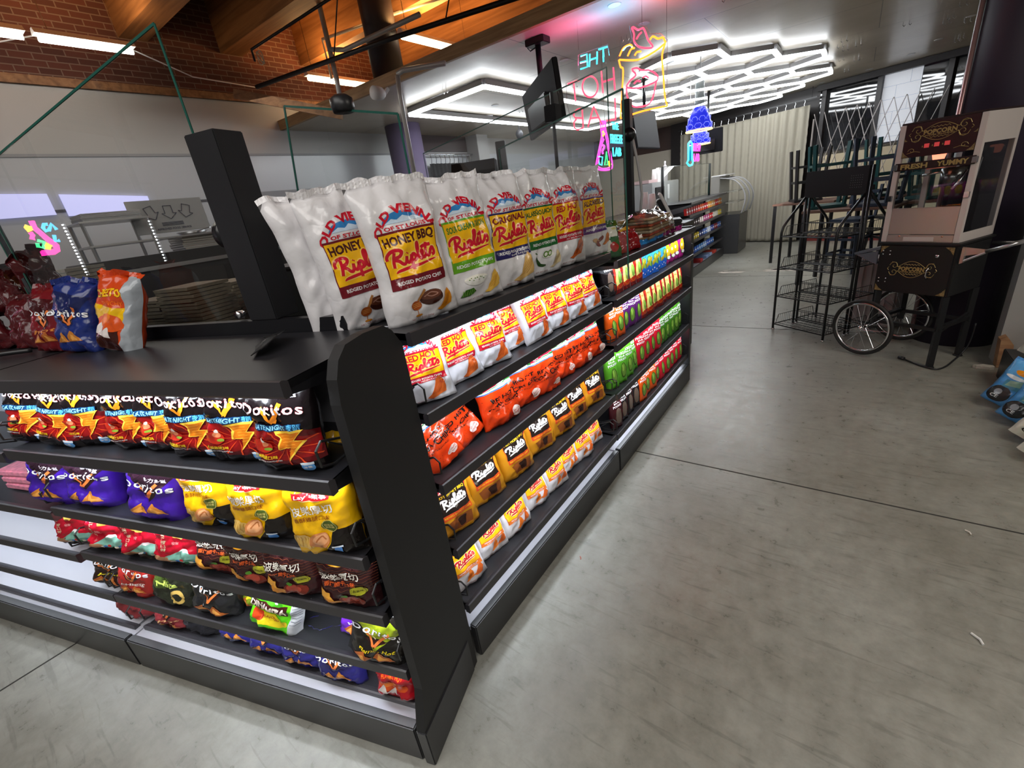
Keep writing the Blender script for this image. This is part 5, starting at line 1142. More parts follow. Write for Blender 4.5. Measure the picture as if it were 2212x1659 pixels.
for k in range(3): q.tube([(-4.95 + 0.05 * math.cos(a * PI / 6 + k), 3.0, 3.17 + 0.06 * math.sin(a * PI / 6)) for a in range(12)], 0.005, 5, closed=True)
tag(q.build('cable_coil', mat('cream_cable', (0.6, 0.5, 0.36), 0.5)), 'small coil of cream cable on the beam end', 'cable')
q = MB(); q.bar((-5.55, 2.95, 2.99), (-4.55, 3.5, 2.62), 0.05, 0.09); tag(q.build('wooden_brace', M_beamw), 'short diagonal timber brace below the beam', 'brace')
# wires stretching the roof rod
for k, (x, y) in enumerate(((-4.2, 3.3), (-3.0, 3.6), (-2.5, 3.75))):
    pipe('support_wire', [(x, y, 3.03), (x + 0.25, y + 0.05, 3.55), (x + 0.3, y + 0.05, 4.28)], 0.006, M_blk, ('left', 'middle', 'right')[k] + ' thin black support wire rising from the diagonal pipe', 'wire')['group'] = 'support wires'
# security camera
e = empty('security_camera', (-3.92, 3.52, 2.68), 0.0, 'white dome security camera on the timber ceiling edge', 'camera')
q = MB(); Mx = Matrix.Rotation(math.radians(75), 4, 'X'); q.lathe([(0.0, -0.055), (0.035, -0.05), (0.055, -0.02), (0.062, 0.02), (0.06, 0.075), (0.0, 0.08)], 24, M=Matrix.Rotation(PI / 2, 4, 'X')); q.build('camera_body', M_white, e); q = MB(); q.bar((0, 0.06, 0.0), (0.0, 0.12, 0.05), 0.03); q.build('bracket', M_white, e)
q = MB(); q.lathe([(0.042 * math.sin(a_ * PI / 10), -0.042 * math.cos(a_ * PI / 10)) for a_ in range(11)], 20, M=Matrix.Translation(Vector((0.42, -0.88, -0.22)) * 0.036)); q.build('camera_lens', M_blk2, e)

# ------------------------------------------------------------------ counter and glass guards behind the shelving
M_ctr = mat('black_worktop', (0.02, 0.02, 0.022), 0.25)
M_cab = mat('dark_cabinet', (0.03, 0.029, 0.030), 0.35, spec=0.6)
t = empty('service_counter', (0, 0, 0), 0, 'long black service counter running behind the chip shelving unit', 'counter')
cp = [LP(2.7, 0.36), LP(0.20, 0.36), Vector((-1.125, 0.728, 0)), Vector((-1.93, 0.728, 0)), LP(0.87, 1.0), LP(2.7, 1.0)]
m = MB(); m.prism([(p.x, p.y) for p in cp], (0.0, 1.17), axis='z'); m.build('cabinet', M_cab, t)
m = MB(); m.prism([(p.x, p.y) for p in cp], (1.171, 1.205), axis='z'); m.build('worktop', M_ctr, t)
m = MB(); m.bar(LP(2.7, 0.41, 1.2465), LP(0.22, 0.41, 1.2465), 0.03, 0.08); m.build('guard_rail', M_blk2, t)
t2 = empty('rear_counter', (RX - 0.46, 0.745, 0), PI / 2, 'black counter standing behind the aisle shelving units', 'counter')
m = MB(); m.bev(0.0, 2.875, 0.0, 0.55, 0.0, 1.15, 0.003); m.build('cabinet', M_cab, t2)
m = MB(); m.bev(-0.01, 2.89, -0.005, 0.56, 1.151, 1.185, 0.004); m.build('worktop', M_ctr, t2)

def glass_pane(A, B, zt, zb, lab, zt2=None, th=0.006, A2=None, B2=None):
    """upright pane over the line A-B, tops zt at A and zt2 at B; polished green edges"""
    A, B = Vector(A), Vector(B); zt2 = zt if zt2 is None else zt2; A2 = Vector(A2) if A2 else A; B2 = Vector(B2) if B2 else B
    D = (B - A).normalized(); N_ = Vector((-D.y, D.x, 0)) * th / 2
    q = MB(); c = [A + Vector((0, 0, zb)), B + Vector((0, 0, zb)), B2 + Vector((0, 0, zt2)), A2 + Vector((0, 0, zt))]
    q.add([p + N_ for p in c], [(0, 1, 2, 3)])
    o = q.build('glass_guard', M_glass, fixn=False); tag(o, lab, 'glass guard')
    for i, j in ((1, 2), (2, 3), (3, 0)):
        e = MB(); e.bar(c[i], c[j], th, 0.003, up=N_.normalized()); e.build('glass_edge', M_gedge, o)
    return o
glass_pane(LP(1.66, 0.42), LP(0.565, 0.42), 1.85, 1.286, 'tall clear glass guard with pointed top corner, left of the black post', 2.05)
glass_pane(LP(0.60, 0.70), LP(0.09, 0.70, 0), 1.89, 1.206, 'clear glass pane leaning slightly, right of the black post', 1.80, A2=LP(0.483, 0.70))
glass_pane(LP(2.8, 0.42), LP(1.70, 0.42), 1.85, 1.286, 'clear glass guard at the far left edge', 1.75)
m = MB(); m.bar(LP(1.68, 0.425, 1.29), LP(1.68, 0.425, 1.95), 0.012, 0.02); tag(m.build('guard_post', M_blk2), 'thin black upright between the two left glass panes', 'post')
pst = empty('guard_post', LP(0.52, 0.42), LROT, 'thick square black post standing on the counter beside the tall glass', 'post')
m = MB(); m.bev(-0.055, 0.055, -0.025, 0.07, 1.287, 1.80, 0.003); m.build('post_body', M_blk, pst)
m = MB(); m.tube([(-0.055, 0.02, 1.545), (-0.085, 0.02, 1.545)], 0.042, 20); m.build('glass_clamp', M_blk2, pst)
for x in (0.12,):
    m = MB(); m.tube([(x * -1 - 0.0, -0.012, 1.305), (x * -1, 0.012, 1.305)], 0.012, 14)
    o = m.build('bolt', M_chrome, pst)
g3a, g3b, g3c = at_z(914, 332, 2.05), at_z(1310, 145, 2.05), at_z(1190, 195, 2.05)
glass_pane((g3a.x, g3a.y, 0), (g3b.x, g3b.y, 0), 2.05, 1.21, 'long clear glass guard rising diagonally behind the white bags')
m = MB(); m.bar((g3c.x, g3c.y, 1.19), (g3c.x, g3c.y, 2.04), 0.016); po = empty('guard_post', (0, 0, 0), 0, 'slim black pole with square clamp holding the long diagonal glass', 'post')
m.build('pole', M_blk2, po); m = MB(); m.bev(g3c.x - 0.035, g3c.x + 0.035, g3c.y - 0.035, g3c.y + 0.035, 1.90, 1.98, 0.003); m.build('glass_clamp', M_blk2, po)
a, b = at_z(1077, 322, 1.80), at_z(1345, 192, 1.80)
glass_pane((a.x, a.y, 0), (b.x, b.y, 0), 1.80, 1.21, 'lower clear glass pane behind the hanging screen')
q = at_z(1022, 375, 1.75); m = MB(); m.bev(q.x - 0.05, q.x + 0.05, q.y - 0.03, q.y + 0.03, 1.21, 1.80, 0.003)
# black post with cable by the far unit
p2 = empty('counter_post', (-1.405, 3.555, 0), 0, 'tall black post rising behind the sausage bag with pale cable', 'post')
m = MB(); m.bev(-0.03, 0.03, -0.03, 0.03, 1.187, 2.09, 0.003); m.build('post_body', M_blk, p2)
m = MB(); m.lathe([(0.0, 0.0), (0.045, 0.0), (0.045, 0.03), (0, 0.03)], 18, M=Matrix.Translation((0.03, -0.03, 1.86)) @ Matrix.Rotation(PI / 2, 4, 'X')); m.build('glass_clamp', M_blk2, p2)
m = MB(); m.tube([(0.045, -0.03, 1.85), (0.08, -0.03, 1.68), (0.10, -0.03, 1.55), (0.11, -0.03, 1.45), (0.08, -0.03, 1.20)], 0.010, 8); m.build('cable', mat('grey_cable', (0.45, 0.45, 0.45), 0.5), p2)

# things on the service counter
def stack(name, cat, lab, loc, rz, w, d, n, th, m_, grp, jit=0.006, seed=0, taper=0.0):
    rnd = random.Random(seed)
    for k in range(n):
        q = MB(); e = taper * k; q.prism([(-w / 2 + e, 0), (w / 2 - e, 0), (w / 2 - e + 0.004, th * 0.8), (-w / 2 + e - 0.004, th * 0.8)], (-d / 2, d / 2))
        o = q.build(name, m_); o.location = Vector(loc) + Vector((rnd.uniform(-jit, jit), rnd.uniform(-jit, jit), k * th)); o.rotation_euler = (0, 0, rz + rnd.uniform(-0.03, 0.03))
        tag(o, lab + (', topmost' if k == n - 1 else ', bottom one' if k == 0 else ', ' + ordn(k) + ' from the bottom'), cat, grp)
M_card = mat('kraft_card', (0.30, 0.25, 0.18), 0.7, var=(40, 0.15))
for j, (s_, dd, n) in enumerate(((1.20, 0.70, 12), (1.46, 0.74, 9), (1.34, 1.0, 10))):
    stack('takeout_tray', 'tray', 'kraft cardboard tray in the ' + ('right front', 'left front', 'rear')[j] + ' stack behind glass', LP(s_, dd, 1.206), LROT, 0.22, 0.18, n, 0.015, M_card, 'kraft trays, ' + ('right front', 'left front', 'rear')[j] + ' stack', seed=j, taper=0.001)
stack('paper_basket', 'tray', 'pale paper food boat in the leftmost tall stack', LP(2.05, 0.78, 1.206), LROT, 0.20, 0.16, 18, 0.017, mat('pale_paper', (0.46, 0.44, 0.38), 0.7, var=(30, 0.1)), 'pale paper boats', 0.004, 9)
t = empty('cash_register', LP(0.70, 0.90, 1.206), LROT, 'dark till box with faded pink lettering seen through the leaning glass', 'till')
m = MB(); m.bev(-0.20, 0.20, -0.14, 0.14, 0.0, 0.19, 0.008); m.build('case', mat('smoked_box', (0.035, 0.035, 0.035), 0.25), t)
m = MB(); m.bev(-0.21, 0.21, -0.15, 0.15, 0.191, 0.20, 0.003); m.build('lid', M_cab, t)
def flat_text(s, h, m_, parent, M, bold=0.02, wid=None, name='lettering', depth=0.0012, shear=0):
    T, bb = text_tris(s, bold, shear); k = h / 0.72; cx = (bb[0] + bb[1]) / 2; kx = k if wid is None else wid / (bb[1] - bb[0]); q = MB()
    for tr in T:
        P = [M @ Vector(((x - cx) * kx, 0, (y - 0.36) * k)) for x, y in tr]; q.add(P, [(0, 1, 2)])
    o = q.build(name, m_, parent); return o
M_pinkt = mat('faded_pink_print', (0.35, 0.08, 0.12), 0.5); M_gold = mat('gold_print', (0.45, 0.33, 0.12), 0.4, metal=0.3)
flat_text('THE FREEZE', 0.016, M_pinkt, t, Matrix.Translation((0.07, -0.1415, 0.12)), wid=0.10); flat_text('LAB', 0.03, M_pinkt, t, Matrix.Translation((0.09, -0.1415, 0.085)))
# printed carton with an arrow picture on the kitchen wall shelf
t = empty('cardboard_carton', (-4.72, 1.62, 1.80), PI / 2, 'flat white carton printed with three folded shapes, above the trays', 'carton')
m = MB(); m.bev(-0.28, 0.28, -0.006, 0.006, -0.13, 0.13, 0.003); m.build('panel', mat('dull_white_card', (0.45, 0.45, 0.44), 0.6), t)
ink = mat('slate_ink', (0.06, 0.06, 0.10), 0.6); q = MB()
for x, r_ in ((-0.13, 0.3), (0, 0), (0.13, -0.3)):
    P = [(x + px * math.cos(r_) - pz * math.sin(r_), 0.03 + px * math.sin(r_) + pz * math.cos(r_)) for px, pz in ((-0.03, 0.05), (0.03, 0.05), (0.03, -0.01), (0.055, -0.01), (0, -0.055), (-0.055, -0.01), (-0.03, -0.01), (-0.03, 0.05))]
    for i in range(len(P) - 1): q.bar((P[i][0], -0.008, P[i][1]), (P[i + 1][0], -0.008, P[i + 1][1]), 0.004, 0.003)
for k in range(4): q.bar((-0.08, -0.008, -0.05 - k * 0.008), (0.08, -0.008, -0.05 - k * 0.008), 0.005, 0.003)
q.build('printed_shapes', ink, t); flat_text('APPROVED FOOD SERVICE', 0.016, ink, t, Matrix.Translation((0, -0.009, -0.10)), wid=0.26)
# tall dark kitchen line with things on top
t = empty('kitchen_cabinet_row', (-4.42, 0.90, 0), PI / 2, 'long dark kitchen cabinet row seen through the glass at the left', 'cabinet')
m = MB(); m.bev(0, 3.6, 0, 0.75, 0, 1.515, 0.006); m.build('carcass', M_cab, t)
for k in range(4): m = MB(); m.bev(0.03 + 0.89 * k, 0.87 + 0.89 * k, -0.02, -0.001, 0.12, 1.36, 0.005); dd = m.build('door', mat('smoky_door', (0.045, 0.043, 0.042), 0.2, spec=0.7), t); m = MB(); m.tube([(0.10 + 0.89 * k, -0.05, 0.6), (0.10 + 0.89 * k, -0.05, 1.1)], 0.01, 8); m.build('door_handle', M_steel, dd)
m = MB(); m.bev(0.0, 3.6, -0.025, 0.0, 1.40, 1.43, 0.003); m.build('steel_strip', M_steel, t)
t = empty('steel_rack', (-4.5, 0.98, 1.517), PI / 2, 'small stainless steel rack on top of the dark kitchen cabinets', 'rack')
for x in (0.0, 0.40):
    for y in (0.0, 0.35): m = MB(); m.bar((x, y, 0), (x, y, 0.27), 0.018); m.build('leg', M_steel, t)
for z in (0.10, 0.27): m = MB(); m.bev(-0.015, 0.42 if z > 0.2 else 1.05, -0.015, 0.365, z, z + 0.014, 0.003); m.build('shelf', M_steel, t)
stack('rack_sheet', 'tray', 'thin pale sheet in the pile on top of the steel rack', (-4.68, 1.18, 1.802), PI / 2, 0.36, 0.3, 6, 0.009, mat('pale_sheet', (0.6, 0.6, 0.6), 0.4), 'sheets on the steel rack')
M_al = mat('dull_aluminium', (0.5, 0.47, 0.42), 0.35, metal=0.8)
for j, (y, n) in enumerate(((1.72, 6), (2.05, 6))):
    stack('baking_tray', 'tray', 'dull metal baking tray in the ' + ('left', 'right') + ' pile on the kitchen cabinets' if False else 'dull metal baking tray in the ' + ('left', 'right')[j] + ' pile on the kitchen cabinets', (-4.68, y, 1.517), PI / 2, 0.30, 0.3, n, 0.018, M_al, 'baking trays, ' + ('left', 'right')[j] + ' pile', 0.01, j)
    q = MB(); q.lathe([(0.0, 0.0), (0.09, 0.0), (0.12, 0.03), (0.115, 0.03), (0.085, 0.006), (0.0, 0.006)], 24); q.bar((0.11, 0, 0.025), (0.26, 0.05, 0.04), 0.014, 0.006); o = q.build('frying_pan', M_steel, loc=(-4.66, y, 1.517 + 0.018 * n)); tag(o, 'shiny frying pan on the ' + ('left', 'right')[j] + ' pile of baking trays', 'pan')
for j, y in enumerate((2.52, 2.88)):
    stack('chopping_board', 'board', 'white edged board in the ' + ('left', 'right')[j] + ' pile right of the black post', (-4.66, y, 1.517), PI / 2 + 0.05 * j, 0.30, 0.32, 8, 0.020, mat('white_board', (0.7, 0.68, 0.66), 0.5) if 1 else None, 'boards, ' + ('left', 'right')[j] + ' pile', 0.014, 4 + j)
t = empty('wall_shelf', (-4.95, 2.3, 1.71), PI / 2, 'thin wooden edged shelf holding utensils above the boards', 'shelf')
m = MB(); m.bev(0, 1.3, -0.32, 0.0, 0, 0.02, 0.003); m.build('board', wood_mat('dull_shelf_wood', (0.2, 0.14, 0.09), (0.32, 0.24, 0.16)), t)
m = MB(); m.box(0.0, 1.3, 0.0, 0.012, -0.19, 0.25); m.build('back_plate', mat('grey_steel_sheet', (0.35, 0.36, 0.38), 0.25), t)
for x in (0.02, 1.28): m = MB(); m.prism([(-0.30, 0.0), (0.0, 0.0), (0.0, -0.18)], (x - 0.01, x + 0.01), axis='x'); m.build('bracket', M_steel, t)
rnd = random.Random(8)
for k in range(5):
    q = MB(); q.lathe([(0.025, 0), (0.04, 0.13), (0.038, 0.13), (0.022, 0.004), (0, 0.004)], 14); o = q.build('clear_cup', mat('milky_plastic', (0.62, 0.60, 0.58), 0.35, alpha=0.6), loc=(-4.78 + rnd.uniform(-0.05, 0.03), 2.42 + k * 0.055, 1.732)); o.rotation_euler = (rnd.uniform(-0.1, 0.1), 0.0, 0); tag(o, 'milky plastic cup on the wooden edged shelf, ' + ordn(k) + ' from the left', 'cup', 'milky cups')
for k in range(9):
    q = MB(); x, y = rnd.uniform(-0.02, 0.02), 0; q.tube([(0, 0, 0), (x, 0.0, 0.11)], 0.007, 6); q.lathe([(0.0, 0.10), (0.013, 0.115), (0.014, 0.14), (0.0, 0.165)], 8, (x, 0, 0)); o = q.build('serving_utensil', M_plas if k % 2 else M_steel, loc=(-4.78 + rnd.uniform(-0.04, 0.04), 2.74 + k * 0.035, 1.732)); tag(o, ('black' if k % 2 else 'steel') + ' upright utensil on the wooden edged shelf, ' + ordn(k) + ' from the left', 'utensil', 'upright utensils')
# emissive lavender panels added on the kitchen wall
M_lavender = mat('lavender_glow_panel', (0.5, 0.5, 0.7), 0.5, emit=0.85, ecol=(0.50, 0.50, 0.86))
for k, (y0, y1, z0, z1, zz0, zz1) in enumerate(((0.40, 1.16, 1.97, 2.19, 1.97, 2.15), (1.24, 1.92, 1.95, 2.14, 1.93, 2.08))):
    q = MB(); q.prism([(y0, z0), (y1, zz0), (y1, zz1), (y0, z1)], (-5.985, -5.97), axis='x'); tag(q.build('wall_glow_panel', M_lavender), 'added glowing lavender panel on the kitchen wall, ' + ('left one', 'right one')[k], 'light panel')

# hood and fryer shape, curtain and pillar behind the white bags
hd = empty('range_hood', (-2.66, 3.30, 1.72), 0.55, 'dark angular machine lid visible above the white bags', 'hood')
m = MB(); m.prism([(-0.30, 0), (0.30, 0.0), (0.27, 0.09), (0.22, 0.15), (-0.20, 0.15), (-0.26, 0.07)], (-0.18, 0.18), M=Matrix.Rotation(PI / 2, 4, 'Z')); m.build('lid', M_plas, hd)
m = MB(); m.bev(-0.16, 0.16, -0.22, 0.22, -0.10, -0.001, 0.01); m.build('body', mat('grey_metal_body', (0.42, 0.42, 0.43), 0.35), hd)
m = MB(); m.bev(-0.14, 0.14, -0.2, 0.2, -1.72, -0.101, 0.01); m.build('cabinet', M_cab, hd)
m = MB(); m.bev(0.19, 0.27, -0.06, 0.02, -0.14, 0.28, 0.004); m.build('upright', M_blk, hd)
cb = curtain('black_curtain', (-5.86, 6.05, 0), (-5.86, 7.15, 0), 0.02, 2.30, 0.02, 0.10, mat('black_cloth', (0.018, 0.020, 0.024), 0.8), 0, 'black curtain on rings behind the lilac column')
for k in range(10):
    h = MB(); h.tube([(-5.86, 6.08 + 0.115 * k, 2.44), (-5.84, 6.08 + 0.115 * k, 2.36), (-5.86, 6.08 + 0.115 * k, 2.29)], 0.006, 5); h.build('curtain_ring', M_chrome, cb)
h = MB(); h.tube([(-5.86, 6.0, 2.44), (-5.86, 7.2, 2.44)], 0.012, 8); h.build('curtain_rail', M_chrome, cb)
h = MB(); h.bar((-5.86, 6.0, 2.44), (-5.998, 6.0, 2.44), 0.012); h.bar((-5.86, 7.2, 2.44), (-5.998, 7.2, 2.44), 0.012); h.build('rail_bracket', M_chrome, cb)
m = MB(); m.box(-5.999, -5.97, 5.6, 7.2, 2.5, ZC - 0.001); struct(m.build('trim_20', mat('dark_opening_panel', (0.03, 0.012, 0.012), 0.5)))  # dark maroon sheet standing in for the dark opening above the curtain
m = MB(); m.bev(-5.999, -5.72, 7.22, 7.55, 0, ZC - 0.001, 0.004); tag(m.build('square_pillar', M_wwhite), 'white square pillar right of the black curtain', 'pillar')
q = MB(); q.lathe([(0.0, -0.09), (0.045, -0.06), (0.065, 0.0), (0.05, 0.05), (0.02, 0.07), (0.0, 0.07)], 18); q.tube([(0, 0, 0.06), (0, 0, 0.19)], 0.01, 8); tag(q.build('hanging_speaker', mat('dull_grey_dome', (0.08, 0.08, 0.09), 0.4), loc=(-4.7, 7.1, ZC - 0.19)), 'small dark egg shaped fixture hanging from the ceiling near the screen', 'fixture')

# screens
def screen(name, c, dvec, w, h, lab, pole=None, tilt=0.0, th=0.04, front=1):
    D = Vector(dvec).normalized(); N_ = Vector((-D.y, D.x, 0)) * front
    e = empty(name, c, math.atan2(D.y, D.x), lab, 'screen')
    Mt = Matrix.Rotation(tilt, 4, 'X')
    q = MB(); q.bev(-w / 2, w / 2, -th / 2, th / 2, -h / 2, h / 2, 0.006, M=Mt); q.build('case', mat('dark_grey_plastic', (0.014, 0.014, 0.016), 0.7, spec=0.2), e)
    q = MB(); q.box(-w / 2 + 0.012, w / 2 - 0.012, th / 2 * front, (th / 2 + 0.002) * front, -h / 2 + 0.012, h / 2 - 0.02, M=Mt); q.build('display', mat('dead_screen', (0.008, 0.008, 0.009), 0.6, spec=0.2), e)
    q = MB(); q.bev(-w * 0.28, w * 0.28, -(th / 2 + 0.03) * front, -(th / 2) * front, -h * 0.38, h * 0.10, 0.006, M=Mt) if front > 0 else q.bev(-w * 0.28, w * 0.28, th / 2, th / 2 + 0.03, -h * 0.38, h * 0.10, 0.006, M=Mt); q.build('rear_housing', M_plas, e)
    return e
def tv_from(A, B, zt, zb, name, lab, **k):
    A, B = Vector(A), Vector(B); c = (A + B) / 2; c.z = (zt + zb) / 2
    return screen(name, c, (B - A), (B - A).length, zt - zb, lab, **k)
tv = tv_from((-2.53, 4.0, 0), (-1.764, 3.232, 0), 2.40, 2.03, 'hanging_screen', 'black flat screen hanging edge-on from a ceiling pole beside the neon lettering', tilt=0.10)
M0 = tv.matrix_world.inverted() if False else None
pl = empty('screen_pole', (-2.30, 3.90, ZC), 0, 'black ceiling pole carrying the edge-on hanging screen', 'pole')
m = MB(); m.bev(-0.09, 0.09, -0.06, 0.06, -0.05, -0.001, 0.005); m.build('ceiling_plate', M_blk2, pl)
m = MB(); m.tube([(0, 0, -0.05), (0, 0, -0.55)], 0.024, 12); m.build('pole', M_blk2, pl)
m = MB(); m.bar((0, 0, -0.50), (0.07, -0.08, -0.52), 0.05, 0.12); m.bar((0.07, -0.08, -0.36), (0.07, -0.08, -0.66), 0.05, 0.03, up=(0, 1, 0)); m.build('mount_arm', M_blk2, pl)
m = MB(); m.tube([(0.02, 0, -0.05), (-0.06, -0.03, -0.08), (-0.09, -0.02, -0.05), (-0.09, -0.02, -0.001)], 0.005, 6); m.tube([(0.0, -0.02, -0.45), (0.04, -0.10, -0.40), (0.10, -0.10, -0.60), (0.02, -0.08, -0.62)], 0.006, 6); m.build('cable', M_plas, pl)
tv_from((-2.3, 6.0, 0), (-2.3, 6.85, 0), 2.40, 1.93, 'hanging_screen', 'black flat screen right of the tall counter post', tilt=-0.15, front=-1)
m = MB(); m.tube([(-2.3, 6.4, 2.41), (-2.3, 6.4, ZC)], 0.02, 10); tag(m.build('screen_pole', M_blk2), 'short black ceiling pole above the screen right of the tall post', 'pole')
tv_from((-2.36, 8.8, 0), (-1.86, 8.8, 0), 2.20, 1.845, 'hanging_screen', 'dark grey back of a hanging screen beside the blue pendant lamps', tilt=0.12, th=0.05)
m = MB(); m.tube([(-2.1, 8.8, 2.2), (-2.1, 8.8, ZC)], 0.02, 10); tag(m.build('screen_pole', M_blk2), 'black ceiling pole above the screen behind the blue lamps', 'pole')

# ---- neon signs
def neon_mat(n, c, e=2.6): return mat('neon_' + n, c, 0.4, emit=e, ecol=c)
N_cy, N_rd, N_or, N_pk, N_yl, N_gn, N_bl = neon_mat('cyan', (0.05, 0.75, 1.0)), neon_mat('red', (1.0, 0.05, 0.10)), neon_mat('orange', (1.0, 0.22, 0.02), 3.2), neon_mat('pink', (1.0, 0.05, 0.50)), neon_mat('yellow', (1.0, 0.60, 0.03)), neon_mat('green', (0.05, 0.9, 0.25), 1.6), neon_mat('blue', (0.1, 0.15, 1.0))
M_acr = mat('clear_acrylic_edge', (0.75, 0.55, 0.55), 0.2, alpha=0.45)
YS = 3.86
def Sg(P): return [at_y(x, y, YS) for x, y in P]
hs = empty('neon_sign', (0, 0, 0), 0, 'large mirrored neon sign reading the hot lab with popcorn bucket, hung from the ceiling', 'neon sign')
def neon(parent, pts, r, m_, f, name='neon_tube', closed=False, smooth=0):
    P = [tuple(p) for p in pts]; P = catmull(P, smooth, closed) if smooth else P
    q = MB(); q.tube(f(P), r, 8, closed=closed); return q.build(name, m_, parent)
def zs(x, y): return (1100 + x * 560 / 2212, y * 560 / 2212)      # traced outline, given its own depth YS below
for L_ in ([(610, 480), (662, 462), (668, 570), (608, 590)], [(606, 535), (662, 520)], [(688, 460), (684, 570)], [(750, 440), (748, 548)], [(686, 512), (750, 492)], [(838, 398), (762, 422)], [(802, 412), (804, 528)]):
    neon(hs, [zs(*p) for p in L_], 0.006, N_cy, Sg)
for L_ in ([(500, 718), (598, 684)], [(550, 702), (566, 868)], [(786, 608), (800, 795)], [(888, 575), (902, 768)], [(794, 702), (895, 668)],
           [(622, 925), (632, 1095)], [(622, 925), (580, 935), (555, 960), (550, 985), (562, 1005), (628, 1008)], [(572, 1015), (553, 1045), (556, 1090), (580, 1108), (632, 1092)], [(720, 905), (672, 1085)], [(720, 905), (790, 1060)], [(694, 1010), (764, 1002)], [(902, 838), (908, 1018)], [(908, 1018), (830, 1030)]):
    neon(hs, [zs(*p) for p in L_], 0.006, N_rd, Sg)
neon(hs, [zs(690 + 66 * math.cos(a * PI / 12), 740 + 90 * math.sin(a * PI / 12)) for a in range(24)], 0.006, N_rd, Sg, closed=True)
for L_ in ([(940, 510), (1100, 510), (1240, 440), (1330, 370)], [(935, 510), (950, 570), (972, 600), (962, 800), (955, 900), (950, 1010)], [(950, 1010), (1150, 945), (1350, 905)], [(1330, 370), (1304, 480), (1315, 640), (1328, 820), (1350, 905)],
           [(940, 480), (975, 410), (1030, 382), (1050, 400)], [(1010, 480), (1040, 420), (1070, 410)], [(1070, 475), (1090, 445), (1125, 440)], [(1200, 340), (1225, 310), (1270, 330), (1310, 320), (1335, 365)]):
    neon(hs, [zs(*p) for p in L_], 0.0065, N_or, Sg, smooth=4)
for L_ in ([(1045, 240), (1065, 290), (1065, 350), (1100, 395), (1160, 410), (1225, 400), (1185, 340), (1160, 270), (1140, 240), (1100, 255), (1060, 232), (1045, 240)], [(1130, 275), (1105, 300), (1085, 335)],
           [(1050, 600), (1080, 640), (1030, 690), (1003, 745), (1100, 750), (1200, 720), (1265, 680), (1260, 640), (1200, 600), (1130, 600), (1090, 580), (1045, 590)], [(1000, 750), (1010, 830), (1065, 910), (1205, 875), (1255, 690)], [(1140, 660), (1165, 650), (1190, 665)], [(1065, 715), (1090, 690), (1120, 695)]):
    neon(hs, [zs(*p) for p in L_], 0.006, N_rd, Sg, smooth=4)
neon(hs, [zs(*p) for p in [(590, 600), (590, 470), (840, 378), (860, 520), (900, 520), (1050, 340), (1025, 220), (1080, 200), (1170, 230), (1200, 290), (1290, 285), (1350, 340), (1345, 600), (1350, 900), (1060, 1000), (900, 1060), (700, 1120), (545, 1110), (490, 870), (485, 710), (590, 660)]], 0.0022, M_acr, Sg, 'backing_outline', closed=True)
for px, py in ((1250, 108), (1387, 52), (1440, 90)):
    p = at_y(px, py, YS); q = MB(); q.tube([p, (p.x, p.y, ZC)], 0.0015, 5); q.build('hanging_wire', M_chrome, hs)
XS = -1.9
for n_, (x_l, c_l, en) in enumerate(((-1.95, (1.0, 0.08, 0.30), 2.2), (-1.60, (0.03, 0.55, 1.0), 3.5), (-1.15, (1.0, 0.08, 0.03), 4.5))):
    area_light('neon_glow', (x_l, YS + 0.02, 2.46), (0.28, 0.05), en, c_l, (PI, 0, 0), parent=hs)
def Sx(P): return [at_x(x, y, XS) for x, y in P]
fs = empty('neon_sign', (0, 0, 0), 0, 'pink flask neon sign reading the freeze lab in cyan letters', 'neon sign')
def z3(x, y): return (1100 + x * 560 / 2212, y * 560 / 2212)
for off, r_ in ((0, 0.007), (14, 0.005)):
    neon(fs, [z3(*p) for p in [(780 + off, 1035), (782 + off, 1100), (788 + off, 1160), (770 + off, 1260), (742 + off, 1400), (752 + off, 1440 - off), (800, 1452 - off), (862 - off, 1445 - off), (880 - off, 1410), (862 - off, 1300), (840 - off, 1180), (822 - off, 1100), (822 - off, 1035)]], r_, N_pk, Sx, smooth=3)
neon(fs, [z3(778, 1035), z3(826, 1035)], 0.006, N_pk, Sx)
neon(fs, [z3(*p) for p in [(805, 1190), (790, 1230), (812, 1250), (795, 1290), (800, 1310)]], 0.009, N_pk, Sx, smooth=3)
neon(fs, [z3(*p) for p in [(800, 1120), (790, 1140), (800, 1160), (812, 1140)]], 0.008, N_yl, Sx, closed=True)
neon(fs, [z3(*p) for p in [(765, 1335), (768, 1400), (790, 1408), (796, 1340)]], 0.006, N_cy, Sx, closed=True)
neon(fs, [z3(*p) for p in [(830, 1295), (815, 1410), (840, 1405), (834, 1330)]], 0.006, N_gn, Sx, closed=True)
neon(fs, [z3(*p) for p in [(850, 1375), (856, 1415), (868, 1400)]], 0.008, N_yl, Sx)
def neon_text(parent, s, cpx, capm, wid, m_, X, r=0.0):
    c = at_x(cpx[0], cpx[1], X); T, bb = text_tris(s, 0.02); k = capm / 0.72; cx = (bb[0] + bb[1]) / 2; kx = wid / (bb[1] - bb[0]); q = MB()
    for tr in T:
        for dx in (0.0,):
            a = [Vector((X, c.y + (x - cx) * kx, c.z + (y - 0.36) * k)) for x, y in tr]; b_ = [v + Vector((0.008, 0, 0)) for v in a]
            q.add(a + b_, [(0, 1, 2), (3, 5, 4), (0, 3, 4, 1), (1, 4, 5, 2), (2, 5, 3, 0)])
    return q.build('neon_lettering', m_, parent, fixn=False)
neon_text(fs, 'THE', (1328, 272), 0.06, 0.15, N_cy, XS); neon_text(fs, 'FREEZE', (1331, 300), 0.075, 0.30, N_cy, XS); neon_text(fs, 'LAB', (1332, 328), 0.075, 0.20, N_cy, XS)
